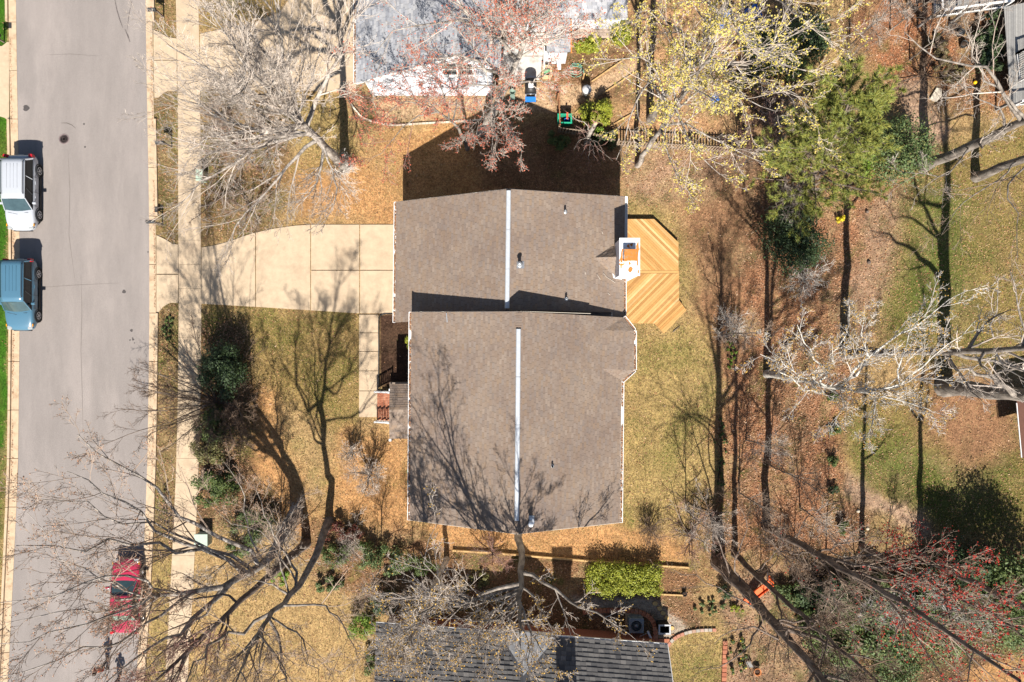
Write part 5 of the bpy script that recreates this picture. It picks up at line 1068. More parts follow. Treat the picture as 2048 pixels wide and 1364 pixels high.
SAP = [(1438, 668, 'thin sapling on the red soil between the deck steps and the leaf bed'), (1492, 880, 'slim sapling in the leaf bed left of the row of bushes'), (1540, 930, 'slim twiggy sapling low in the leaf bed'), (1478, 985, 'sapling beside the two long trunk shadows'), (1600, 1015, 'sapling between the leaf bed and the crimson maple foot'), (1652, 1098, 'sapling right of the crimson maple foot'), (1585, 1150, 'sapling standing in the yellow green bush by the orange slide'), (1712, 1176, 'pale sapling inside the evergreen mass'), (1770, 1140, 'pale sapling at the upper edge of the evergreen mass'), (1850, 1160, 'pale sapling below the very dark evergreen'), (1372, 1020, 'sapling at the corner of the straw lawn below the house'), (1520, 1250, 'sapling at the thick brown trunk beside the flower border'), (1620, 1290, 'sapling at the bottom between thick trunk and evergreens'), (1530, 420, 'slim sapling left of the dark holly'), (1470, 340, 'slim sapling in front of the long picket fence'), (1820, 120, 'slim sapling at the edge of the red litter'), (1700, 90, 'slim sapling between the budded trees and the red litter'), (1640, 170, 'slim sapling behind the pine top'), (1780, 60, 'slim sapling near the raised grey deck'), (470, 1110, 'sapling at the pavement below the green shrubs'), (560, 1080, 'sapling beside the forked tree foot'), (760, 1140, 'pale sapling in the lower lot line'), (830, 1180, 'pale sapling above the left end of the dark roof')]
for k, (px, py, lab) in enumerate(SAP):
    rs = random.Random(k); tree('sapling', lab, vt(px, py, rs.uniform(5, 8), .05, (rs.uniform(-.6, .6), rs.uniform(-.4, .6)), .012), auto=dict(n=9, t0=.2, t1=.95, ang=(25, 65), len=(1.8, 3.4)), counts=(5, 4, 3, 2), lens=(.6, .6, .6, .8), seed=400 + k, bark=BK_GREY, twig=[TW_TAN, TW_PALE, TW_BROWN][k % 3] if k not in (7, 8, 9) else TW_WHITE, group='thin saplings', twr=.007, lite=True)

# ---- evergreen shrubs: leaves spread through lumpy crowns
def foliage_pts(rng, n_, rx, ry, h, lumps, boxy=False, floor=.12):
    """points and outward normals on many small lumps that fill an ellipsoid or a clipped box"""
    if boxy:
        L = np.stack([rng.uniform(-1, 1, lumps) * rx * .86, rng.uniform(-1, 1, lumps) * ry * .8, rng.uniform(.25, .82, lumps) * h], 1); s = min(rx, ry, h) * .42
    else:
        d = nrmz(rng.normal(size=(lumps, 3))); rad = rng.uniform(.25, 1, lumps) ** .5 * .78
        L = d * rad[:, None] * np.array([rx, ry, h * .5]) + np.array([0, 0, h * .52]); s = min(rx, ry, h * .6) * .5
    sz = s * rng.uniform(.6, 1.25, lumps); i = rng.integers(0, lumps, n_); d = nrmz(rng.normal(size=(n_, 3)) + np.array([0, 0, .35])); r = sz[i] * rng.uniform(.45, 1.08, n_)
    P = L[i] + d * r[:, None]; P[:, 2] = np.maximum(P[:, 2], floor * rng.random(n_)); return P, d
GRN = {k: ramp_mat(k + '_leaves', c, var=.25, scale=3, spec=.35, rough=.6) for k, c in dict(
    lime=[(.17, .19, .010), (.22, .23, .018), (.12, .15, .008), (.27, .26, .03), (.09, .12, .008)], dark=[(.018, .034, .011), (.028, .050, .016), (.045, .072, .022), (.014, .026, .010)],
    mid=[(.055, .085, .018), (.08, .11, .026), (.04, .065, .014), (.11, .13, .035)], olive=[(.10, .10, .03), (.14, .125, .04), (.07, .075, .022), (.17, .14, .055)],
    fresh=[(.10, .17, .015), (.14, .21, .02), (.075, .13, .012)], gloss=[(.05, .085, .022), (.075, .115, .035), (.11, .15, .05), (.035, .06, .016), (.15, .15, .04)], red=[(.12, .03, .02), (.09, .028, .02), (.16, .05, .03), (.05, .05, .015)],
    brownish=[(.15, .10, .045), (.11, .085, .035), (.08, .08, .025), (.19, .13, .06)], yellow=[(.62, .50, .02), (.55, .42, .015), (.45, .38, .02)]).items()}
M_core = mat('shrub_stems', (.05, .035, .022), .95, .3, 8)
def shrub(label, px, py, rx, ry, h, n_, size, kind, seed, lumps=16, boxy=False, name='evergreen_shrub', group='evergreen shrubs', cat='shrub', flowers=None):
    """px, py: ground pixel; rx, ry in photo pixels"""
    rng = np.random.default_rng(seed); b_ = W(px, py); root = thing(name, b_, label, cat, group); rx, ry = rx / PPM, ry / PPM
    P, N = foliage_pts(rng, n_, rx, ry, h, lumps, boxy); P = P + np.array([b_[0], b_[1], 0])
    v, q_ = leaf_quads(P, N * .8 + rng.normal(size=N.shape) * .45 + np.array([0, 0, .3]), rng.uniform(size * .8, size * 1.6, n_), rng, .6, .1)
    arrays_obj('foliage', v, q_, None, GRN[kind], root)
    st = 9; A = np.tile(np.array([b_[0], b_[1], -.02]), (st, 1)) + rng.normal(size=(st, 3)) * np.array([rx * .12, ry * .12, 0]); B = np.array([b_[0], b_[1], 0]) + np.stack([rng.uniform(-.7, .7, st) * rx, rng.uniform(-.7, .7, st) * ry, rng.uniform(.5, .85, st) * h], 1)
    t = np.linspace(0, 1, 4)[None, :, None]; Pm = A[:, None] * (1 - t) + B[:, None] * t; v, q_ = tubes(Pm, np.full((st, 4), .02) * np.array([1, .8, .6, .3]), 5); arrays_obj('stems', v, q_, None, M_core, root)
    if flowers:
        k = rng.integers(0, n_, flowers[1]); v, t_ = bud_mesh(P[k] + N[k] * .03, rng.uniform(.05, .1, flowers[1]), rng); arrays_obj('flowers', v, None, t_, GRN[flowers[0]], root)
    return root
SHR = [
 ('clipped bright yellow green hedge block between the two lower houses', 1244, 1150, 80, 31, 1.35, 17000, .09, 'lime', 170, True, 'hedge'),
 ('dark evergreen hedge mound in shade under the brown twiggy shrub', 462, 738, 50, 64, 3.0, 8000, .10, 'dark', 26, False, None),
 ('dark evergreen shrub just below the twiggy shrub by the pavement', 440, 845, 44, 40, 1.8, 3400, .10, 'mid', 18, False, None),
 ('olive green shrub by the pavement above the great bare tree', 425, 900, 46, 42, 1.3, 3600, .09, 'olive', 18, False, None),
 ('green broadleaf shrub at the pavement edge beside the red twigs', 440, 972, 58, 46, 1.5, 4800, .10, 'mid', 20, False, None),
 ('yellow green shrub at the foot of the great bare tree', 518, 1050, 54, 38, 1.4, 4200, .09, 'gloss', 18, False, None),
 ('low green shrub between the street tree and the pale utility cabinet', 480, 1095, 36, 22, .8, 1600, .09, 'mid', 12, False, None),
 ('bright green patch of shrub under the forked trunk', 560, 1150, 34, 20, .6, 1500, .09, 'fresh', 12, False, None),
 ('dark red leaved shrub beside the forked tree foot', 690, 1058, 62, 20, 1.2, 2600, .09, 'red', 18, False, None),
 ('dark green shrub in the lower lot line right of the forked tree', 690, 1098, 66, 34, 1.3, 3200, .09, 'mid', 20, False, None),
 ('grey green shrub in the lower lot line left of the slim tree', 770, 1112, 66, 32, 1.3, 3000, .09, 'gloss', 20, False, None),
 ('low green shrub nearest the slim bare tree', 845, 1128, 52, 26, 1.0, 2000, .08, 'mid', 14, False, None),
 ('spreading yellow green shrub at the corner of the gold lawn', 655, 1165, 52, 18, .6, 1800, .09, 'gloss', 14, False, None),
 ('light green shrub at the left end of the dark grey roof', 728, 1246, 34, 28, 1.3, 2600, .08, 'fresh', 16, False, None),
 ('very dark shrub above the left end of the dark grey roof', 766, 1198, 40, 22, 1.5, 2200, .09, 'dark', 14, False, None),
 ('low olive ground shrub in the shade below the timber edging', 960, 1158, 32, 18, .6, 1500, .08, 'olive', 10, False, None),
 ('green patch shrub left of the white limbs under the grey roof eave', 740, 1320, 26, 26, .9, 1200, .08, 'mid', 10, False, None),
 ('lime green shrub in the corner beside the weathered grey deck', 1178, 96, 44, 18, .9, 2600, .10, 'lime', 18, False, None),
 ('taller lime green shrub at the end of the weathered grey deck', 1240, 74, 26, 34, 1.4, 2200, .10, 'lime', 16, False, None),
 ('left one of two round yellow green conifers by the green tub', 1174, 236, 19, 25, 1.7, 2200, .09, 'lime', 14, False, None),
 ('right one of two round yellow green conifers by the green tub', 1202, 234, 20, 25, 1.7, 2200, .09, 'lime', 14, False, None),
 ('feathery dark green shrub in the house shadow below the green tub', 1112, 288, 34, 24, .9, 1800, .09, 'mid', 12, False, None),
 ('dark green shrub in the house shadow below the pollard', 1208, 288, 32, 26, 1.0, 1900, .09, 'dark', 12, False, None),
 ('leggy light green shrub growing along the short fence panel', 1190, 268, 40, 12, 1.4, 1200, .08, 'fresh', 10, False, None),
 ('large deep green evergreen behind the yellow budded branches', 1548, 118, 84, 66, 2.6, 7500, .11, 'mid', 30, False, None),
 ('dark evergreen at the top right of the yellow budded trees', 1620, 90, 44, 60, 2.6, 3600, .11, 'dark', 20, False, None),
 ('low olive shrub left of the thicket by the fence', 1480, 170, 40, 40, 1.0, 2000, .09, 'olive', 14, False, None),
 ('glossy dark green holly below the pine', 1570, 488, 64, 78, 4.0, 11000, .11, 'dark', 34, False, 'holly_bush'),
 ('broad green holly right of the pine', 1760, 318, 66, 74, 3.8, 9000, .11, 'gloss', 34, False, 'holly_bush'),
 ('brighter green shrub tucked under the right side of the pine', 1706, 330, 34, 44, 2.4, 3000, .10, 'fresh', 18, False, None),
 ('dark broadleaf shrub between the two grey decks', 1972, 96, 36, 76, 1.5, 4200, .13, 'dark', 22, False, None),
 ('dry brown green grass clump beside the three dark buckets', 1872, 108, 34, 44, .7, 2200, .12, 'brownish', 14, False, None),
 ('dry brown green grass clump above the flat pale stone', 1900, 150, 34, 30, .7, 1800, .12, 'brownish', 12, False, None),
 ('round green bush topmost of the row along the leaf bed', 1660, 797, 15, 13, .6, 800, .08, 'mid', 8, False, None),
 ('round green bush second in the row along the leaf bed', 1664, 859, 14, 13, .6, 800, .08, 'mid', 8, False, None),
 ('round green bush third in the row along the leaf bed', 1660, 919, 14, 13, .6, 800, .08, 'mid', 8, False, None),
 ('round green bush fourth in the row along the leaf bed', 1664, 979, 13, 12, .6, 700, .08, 'dark', 8, False, None),
 ('round green bush lowest of the row along the leaf bed', 1682, 1053, 16, 14, .7, 900, .08, 'mid', 8, False, None),
 ('low yellow green plant bed by the curved stone edging', 1420, 1212, 42, 26, .35, 1800, .08, 'gloss', 14, False, None),
 ('small bright yellow plant next to the orange slide', 1472, 1216, 20, 9, .35, 700, .08, 'lime', 8, False, None),
 ('glossy yellow green bush right of the orange slide', 1574, 1180, 46, 36, 1.1, 3200, .09, 'gloss', 20, False, None),
 ('dark round bush left of the thick brown trunk', 1447, 1180, 18, 16, .8, 900, .08, 'dark', 8, False, None),
 ('narrow green border with yellow flowers beside the brick edging', 1472, 1310, 26, 52, .4, 2400, .08, 'mid', 16, False, None),
 ('evergreen mass below the crimson maple, left part', 1655, 1250, 92, 78, 2.4, 9000, .13, 'mid', 30, False, None),
 ('evergreen mass below the crimson maple, middle part', 1748, 1244, 104, 84, 2.8, 11000, .13, 'gloss', 34, False, None),
 ('evergreen mass below the crimson maple, right part by the bare dirt', 1842, 1216, 100, 84, 3.2, 11000, .13, 'gloss', 34, False, None),
 ('tall dark green evergreen at the right edge of the lower corner', 1955, 1150, 118, 84, 5.6, 17000, .14, 'mid', 60, False, None),
 ('very dark evergreen above the crimson maple tips', 1880, 1106, 62, 48, 4.4, 8000, .13, 'dark', 28, False, None),
 ('dark shrub against the bottom edge under the thick trunk', 1660, 1330, 74, 46, 1.8, 4600, .10, 'dark', 18, False, None),
 ('evergreen shrub at the bottom edge left of the bare dirt', 1780, 1322, 84, 48, 2.2, 5600, .10, 'gloss', 24, False, None),
 ('dark evergreen shrub filling the ground between crimson maple and orange slide', 1640, 1185, 74, 44, 1.6, 5600, .12, 'dark', 26, False, None),
 ('green shrub under the middle of the crimson maple', 1740, 1172, 80, 40, 1.8, 5600, .12, 'mid', 26, False, None),
 ('deep green shrub at the right edge under the tall evergreen', 1990, 1236, 70, 60, 2.6, 6000, .13, 'gloss', 28, False, None),
 ('bright yellow flowering shrub under the pine tip', 1676, 440, 10, 8, .6, 700, .06, 'yellow', 6, False, None),
 ('bright chartreuse shrub peeking from under the main eave', 831, 686, 13, 14, 3.0, 2600, .10, 'lime', 10, False, None),
 ('green shrub in deep shade under the main eave beside the porch', 835, 728, 13, 24, 2.4, 2600, .10, 'fresh', 12, False, None),
 ('dark clipped hedge along the front wall below the porch', 829, 930, 13, 52, 1.2, 3200, .08, 'mid', 20, True, 'hedge'),
 ('green ivy patch on the verge below the driveway mouth', 337, 655, 16, 38, .22, 2200, .09, 'mid', 20, False, 'ivy_patch'),
 ('sparse ivy on the verge beside the twiggy shrub', 334, 1000, 14, 70, .15, 1400, .08, 'olive', 20, False, 'ivy_patch'),
 ('low green tufts at the foot of the twin trunks', 1440, 920, 18, 110, .25, 1500, .09, 'mid', 24, False, 'ivy_patch'),
 ('fresh green ground cover at the lone pale sapling', 1462, 700, 16, 60, .25, 1000, .09, 'fresh', 16, False, 'ivy_patch'),
]
for k, (lab, px, py, rx, ry, h, n_, sz, kind, lumps, boxy, nm) in enumerate(SHR):
    shrub(lab, px, py, rx, ry, h, n_, sz, kind, 200 + k, lumps, boxy, name=nm or 'evergreen_shrub', cat={'hedge': 'hedge', 'ivy_patch': 'ground cover'}.get(nm, 'shrub'),
          group='evergreen shrubs', flowers=('yellow', 60) if 'yellow flowers' in lab else None)

# ---- pine
def pine(label, pts, r0, seed):
    rng = np.random.default_rng(seed); root = thing('pine_tree', W(*pts[0][:2]), label, 'tree')
    TP, TL = smooth_line([list(W(*p)) for p in pts], 14); v, q_ = tubes(TP[None], np.linspace(r0, .04, 14)[None], 9); arrays_obj('trunk', v, q_, None, BK_DARK, root, True)
    P, R, L = grow(TP[None], np.linspace(r0, .04, 14)[None], np.array([1.]), rng, 90, .24, 1.0, (55, 85), (2.8, 4.8), 8, .06, .06, .3, .02)
    P2, R2, L2 = grow(P, R, L, rng, 8, .25, 1.0, (35, 60), (.3, .5), 4, .10, .08, .5, .012)
    v1, q1 = tubes(P, R, 5); v2, q2 = tubes(P2, R2, 4); arrays_obj('branches', np.vstack([v1, v2]), np.vstack([q1, q2 + len(v1)]), None, BK_DARK, root)
    t = rng.random((len(P2), 7)) * .75 + .25; i = (t * 2.999).astype(int); f = (t * 2.999 - i)[..., None]; a = np.arange(len(P2))[:, None]
    C = (P2[a, i] * (1 - f) + P2[a, i + 1] * f).reshape(-1, 3); D = nrmz(P2[a, i + 1] - P2[a, i]).reshape(-1, 3)
    k = 15; Cn = np.repeat(C, k, 0); d = nrmz(np.repeat(D, k, 0) * .9 + rng.normal(size=Cn.shape) * .62 + np.array([0, 0, .25])); ln = rng.uniform(.18, .36, len(Cn))[:, None]
    s = nrmz(np.cross(d, rng.normal(size=d.shape))) * .014
    V = np.stack([Cn - s, Cn + s, Cn + d * ln], 1).reshape(-1, 3); T = np.arange(len(V)).reshape(-1, 3)
    m = ramp_mat('pine_needles', [(.16, .21, .05), (.20, .235, .055), (.25, .25, .05), (.29, .265, .055), (.13, .175, .055)], var=.3, scale=.7, spec=.3, rough=.55)
    arrays_obj('needles', V, None, T, m, root); return root
pine('green pine with soft needle clumps at the end of the picket fence', [(1570, 432, 0), (1612, 372, 4.5), (1655, 300, 8.5), (1690, 225, 12), (1702, 180, 13.6)], .26, 91)
# ================================================================== VEHICLES
def car_paint(name, col): return mat(name, col, .28, .03, 2, spec=.5, coat=.6)
M_tyre = mat('tyre_rubber', (.018, .018, .018), .85, .2, 20); M_rim = mat('alloy_rim', (.55, .55, .56), .3, .08, 10, metal=.6); M_trim = mat('black_plastic', (.02, .02, .021), .6, .15, 12)
M_cglass = mat('car_glass', (.035, .06, .065), .04, .3, 2.5, spec=.8, coat=.3); M_side = mat('dark_car_glass', (.010, .012, .013), .06, 0, spec=.5)
M_lens = mat('lamp_lens', (.30, .31, .31), .12, .05, 10, spec=.6); M_red = mat('red_lens', (.40, .012, .02), .2, .1, 10, spec=.5); M_amber = mat('amber_lens', (.62, .26, .02), .3, .1, 10)
M_plate = mat('licence_plate', (.6, .6, .58), .5, .1, 20)
def loft(st, k_pts, smooth=True):
    """st: list of rings (same point count) -> MB faces closed along length"""
    q = MB(); n_ = len(st[0]); V = [p for r in st for p in r]
    Fc = [(i * n_ + j, i * n_ + (j + 1) % n_, (i + 1) * n_ + (j + 1) % n_, (i + 1) * n_ + j) for i in range(len(st) - 1) for j in range(n_)]
    Fc += [tuple(range(n_ - 1, -1, -1)), tuple((len(st) - 1) * n_ + j for j in range(n_))]
    q.add(V, Fc, smooth); return q
def car(name, label, loc, rz, paint, Ln, Wd, Ht, belt, hood, cab, wheels, suv=True, rails=True, wr=.35, group='cars parked along the street', back_glass=None):
    """local x forward, y left. cab: (rear glass foot, roof rear, roof front, windscreen foot); stations follow the body in plan"""
    root = thing(name, loc, label, 'car', group); hw = Wd / 2; zb = .22
    xr, xf = -Ln / 2, Ln / 2; x0, x1, x2, x3 = cab
    def ring(x, w, zt, z0=zb, crown=.03):
        return [(x, -w * .86, z0), (x, -w * .99, z0 + .14), (x, -w, z0 + .38), (x, -w * .985, zt - .16), (x, -w * .93, zt - .05), (x, -w * .80, zt), (x, 0, zt + crown), (x, w * .80, zt), (x, w * .93, zt - .05), (x, w * .985, zt - .16), (x, w, z0 + .38), (x, w * .99, z0 + .14), (x, w * .86, z0)]
    S = [(xr, .70, belt - .22, .42), (xr + .05, .86, belt - .06, .34), (xr + .22, .96, belt, .26), (xr + .7, 1.0, belt, .22), (x0 * .3, 1.0, belt, .22), (x3 - .5, 1.0, belt - .01, .22), (x3, .995, hood + .03, .22), (x3 + .35, .985, hood, .22), (xf - .55, .965, hood - .07, .22), (xf - .25, .90, hood - .15, .26), (xf - .07, .78, hood - .27, .32), (xf, .60, hood - .40, .42)]
    S.sort(key=lambda s: s[0])
    M0 = Matrix.Rotation(rz, 4, 'Z')
    def fin(q, nm, m, par=root, bevel=0):
        me = bpy.data.meshes.new(nm); me.from_pydata([tuple(v) for v in q.v], [], q.f); me.polygons.foreach_set('use_smooth', q.sm); me.update(); me.materials.append(m)
        o = bpy.data.objects.new(nm, me); COL.objects.link(o); o.parent = par
        if bevel: b_ = o.modifiers.new('b', 'BEVEL'); b_.width = bevel; b_.segments = 3; b_.limit_method = 'ANGLE'
        return o
    body = fin(loft([ring(x, hw * w, zt, z0) for x, w, zt, z0 in S], 13), 'body', paint)
    sb = body.modifiers.new('s', 'SUBSURF'); sb.levels = 1; sb.render_levels = 1
    # cabin: glass solid, painted roof and pillars
    tw = .76 * hw if suv else .70 * hw; bw = .93 * hw; zt = Ht - .15
    g = MB()
    V = [(x0, -bw, belt - .04), (x3, -bw * .97, belt - .06), (x3, bw * .97, belt - .06), (x0, bw, belt - .04), (x1, -tw, zt), (x2, -tw, zt), (x2, tw, zt), (x1, tw, zt)]
    g.add([V[i] for i in (0, 1, 5, 4)], [(0, 1, 2, 3)]); g.add([V[i] for i in (2, 3, 7, 6)], [(0, 1, 2, 3)]); g.add([V[i] for i in (4, 5, 6, 7)], [(0, 1, 2, 3)])
    fin(g, 'side_window', M_side)
    g = MB(); mid = lambda a, b_, k: tuple(a[i] + (b_[i] - a[i]) * k for i in range(3))
    # windscreen bowed forward
    rows = []
    for k in range(4):
        t = k / 3; a = mid(V[1], V[5], t); b_ = mid(V[2], V[6], t); rows.append([(a[0] + .16 * (1 - (2 * s / 6 - 1) ** 2) * (1 - .5 * t), a[1] + (b_[1] - a[1]) * s / 6, a[2]) for s in range(7)])
    g.add([p for r in rows for p in r], [(i * 7 + j, i * 7 + j + 1, (i + 1) * 7 + j + 1, (i + 1) * 7 + j) for i in range(3) for j in range(6)], True); ws = fin(g, 'windscreen', M_cglass)
    g = MB(); g.bar((V[1][0] + .12, -bw * .75, V[1][2] + .05), (V[1][0] + .25, -.05, V[1][2] + .06), .02); g.bar((V[1][0] + .16, bw * .05, V[1][2] + .05), (V[1][0] + .14, bw * .7, V[1][2] + .06), .02); fin(g, 'wiper', M_trim, ws)
    g = MB(); g.add([V[i] for i in (3, 0, 4, 7)], [(0, 1, 2, 3)]); fin(g, 'rear_window', back_glass or M_side)
    # roof: domed panel overhanging the glass
    g = MB(); nx_, ny_ = 9, 7; P = []
    xa, xb = x1 - .10, x2 + .06
    for i in range(nx_):
        for j in range(ny_):
            u, v = i / (nx_ - 1), j / (ny_ - 1) * 2 - 1; e = abs(2 * u - 1); tap = 1.0 - .05 * max(0, u - .7) / .3
            P.append((xa + (xb - xa) * u, v * (tw + .045) * tap, Ht - .02 - .06 * abs(v) ** 3 - .045 * e ** 4))
    g.add(P, [(i * ny_ + j, (i + 1) * ny_ + j, (i + 1) * ny_ + j + 1, i * ny_ + j + 1) for i in range(nx_ - 1) for j in range(ny_ - 1)], True)
    rf = fin(g, 'roof', paint); so = rf.modifiers.new('so', 'SOLIDIFY'); so.thickness = .06; so.offset = -1
    if suv:
        for yk in (-.32, -.1, .1, .32):
            g = MB(); g.box(((xa + xb) / 2 - .15, yk, Ht - .012), ((xb - xa) * .6, .025, .02)); fin(g, 'roof_rib', paint, rf)
    if rails:
        for s in (-1, 1):
            g = MB(); g.tube([(xa + .15, s * tw * .97, Ht - .05), (xa + .25, s * tw * .97, Ht + .03), (xb - .4, s * tw * .95, Ht + .03), (xb - .28, s * tw * .95, Ht - .05)], .022, 6); fin(g, 'roof_rail', M_trim)
    for s in (-1, 1):
        for a, b_, w in ((1, 5, .07), (0, 4, .16)):
            A = V[a] if s < 0 else V[{1: 2, 0: 3}[a]]; B = V[b_] if s < 0 else V[{5: 6, 4: 7}[b_]]
            g = MB(); g.bar((A[0], A[1] + s * .012, A[2]), (B[0], B[1] + s * .012, B[2]), .035, w); fin(g, 'pillar', paint)
        for t in ((.40, .70) if suv else (.45,)):
            A = mid(V[0], V[1], t); B = mid(V[4], V[5], t); g = MB(); g.bar((A[0], s * -A[1] if s > 0 else A[1], A[2]), (B[0], s * -B[1] if s > 0 else B[1], B[2]), .03, .07 if t < .6 else .05); fin(g, 'pillar', M_trim if t > .6 else paint)
        g = MB(); g.bar((x0 + .1, s * (bw + .012), belt - .02), (x3 - .1, s * (bw * .98 + .012), belt - .03), .02, .03); fin(g, 'window_trim', M_trim)
        # doors with shut lines and handles
        g = MB(); a0, a1, am = wheels[0] + wr + .12, wheels[1] - wr - .10, (wheels[0] + wheels[1]) / 2 + .05
        for xx in (a0, am, a1): g.box((xx, s * (hw * .988 + .004), (belt + .4) / 2 + .02), (.012, .03, belt - .52))
        g.box(((a0 + a1) / 2, s * (hw * .99 + .004), .44), (a1 - a0, .03, .012)); fin(g, 'door_seam', M_trim)
        for xx in (a0 + .35, am + .35): g = MB(); g.box((xx, s * (hw * .99 + .02), belt - .2), (.2, .035, .04)); fin(g, 'door_handle', paint, bevel=.01)
        g = MB(); g.box(((wheels[0] + wheels[1]) / 2, s * hw * .985, .27), (wheels[1] - wheels[0] - 2 * wr, .06, .14)); fin(g, 'sill', M_trim, bevel=.01)
        # mirrors
        g = MB(); g.box((x3 - .42, s * (hw + .10), belt + .06), (.14, .22, .16)); mi = fin(g, 'mirror', paint, bevel=.04); g = MB(); g.bar((x3 - .40, s * (hw * .9), belt - .02), (x3 - .40, s * (hw + .04), belt + .02), .05); fin(g, 'mirror_arm', M_trim, mi)
        # lamps
        g = MB(); g.box((xf - .20, s * hw * .70, hood - .24), (.26, .30, .12)); fin(g, 'headlight', M_lens, bevel=.05)
        g = MB(); g.box((xf - .34, s * hw * .90, hood - .20), (.16, .06, .09)); fin(g, 'indicator', M_amber, bevel=.02)
        g = MB(); g.box((xr + .10, s * hw * .84, belt - .05), (.20, .24, .34 if suv else .18)); fin(g, 'tail_light', M_red, bevel=.04)
        for wx in wheels:
            yo = s * (hw - .10)
            g = MB(); g.lathe((wx, s * (hw - .13), wr + .01), [(wr + .07, -.12), (wr + .085, .128), (wr + .03, .128), (wr + .02, .05), (.02, .02)] if s > 0 else [(.02, -.02), (wr + .02, -.05), (wr + .03, -.128), (wr + .085, -.128), (wr + .07, .12)], 28, 'Y'); fin(g, 'wheel_arch', M_trim)
            g = MB(); pr = [(wr * .62, -.10), (wr * .94, -.11), (wr, -.07), (wr, .07), (wr * .94, .11), (wr * .62, .10)]
            g.lathe((wx, yo, wr), pr, 28, 'Y'); wo = fin(g, 'wheel', M_tyre)
            g = MB(); yy_ = yo + s * .075; g.lathe((wx, yy_, wr), [(wr * .66, -.02), (wr * .66, .035), (wr * .58, .035), (wr * .57, -.005 * s), (.02, -.005 * s)] if s > 0 else [(.02, .005), (wr * .57, .005), (wr * .58, -.035), (wr * .66, -.035), (wr * .66, .02)], 24, 'Y')
            ri = MB(); ri.lathe((wx, yy_, wr), [(wr * .66, -.03), (wr * .66, .03), (wr * .57, .03), (wr * .57, -.03)], 24, 'Y')
            ri.lathe((wx, yy_ + s * .01, wr), [(.075, -.02), (.075, .02), (.01, .025)] if s > 0 else [(.01, -.025), (.075, -.02), (.075, .02)], 12, 'Y')
            for k in range(6):
                a = 2 * math.pi * k / 6 + .2; ri.bar((wx + .05 * math.cos(a), yy_ + s * .012, wr + .05 * math.sin(a)), (wx + wr * .6 * math.cos(a), yy_ + s * .012, wr + wr * .6 * math.sin(a)), .05, .03)
            fin(ri, 'rim', M_rim, wo)
    g = MB(); g.box((xf - .03, 0, .47), (.10, hw * 1.2, .16)); fin(g, 'grille', M_trim, bevel=.02); g = MB(); g.box((xr + .02, 0, .5), (.08, hw * 1.55, .2)); fin(g, 'rear_bumper', M_trim, bevel=.03)
    g = MB(); g.box((xr - .005, 0, belt - .3), (.03, .34, .16)); fin(g, 'licence_plate', M_plate)
    root.rotation_euler = (0, 0, rz)
    return root
P_white = car_paint('silver_white_paint', (.36, .375, .405)); P_blue = car_paint('steel_blue_paint', (.055, .13, .19)); P_redc = car_paint('crimson_paint', (.36, .02, .055))
w1 = W(57, 390); car('parked_car', 'silver white SUV parked at the left kerb, nearest the manhole', (w1.x, w1.y, .012), -math.pi / 2, P_white, 4.66, 1.86, 1.70, 1.02, 1.00, (-2.05, -1.85, .45, 1.12), (-1.42, 1.30), wr=.36)
w1 = W(56, 591); car('parked_car', 'steel blue SUV parked at the left kerb behind the silver white one', (w1.x, w1.y, .012), -math.pi / 2, P_blue, 4.42, 1.80, 1.74, 1.04, 1.02, (-2.08, -1.95, .42, .98), (-1.32, 1.28), wr=.35)
w1 = W(263, 1183); car('parked_car', 'crimson car at the right kerb half hidden by bare branches', (w1.x, w1.y, .012), math.pi / 2, P_redc, 4.65, 1.80, 1.44, .93, .90, (-1.55, -.95, .15, .98), (-1.40, 1.40), suv=False, rails=False, wr=.33, back_glass=mat('painted_reflection_glass', (.20, .30, .25), .08, .3, 3, spec=.7))  # rear window: its reflection is painted in as a pale green base colour

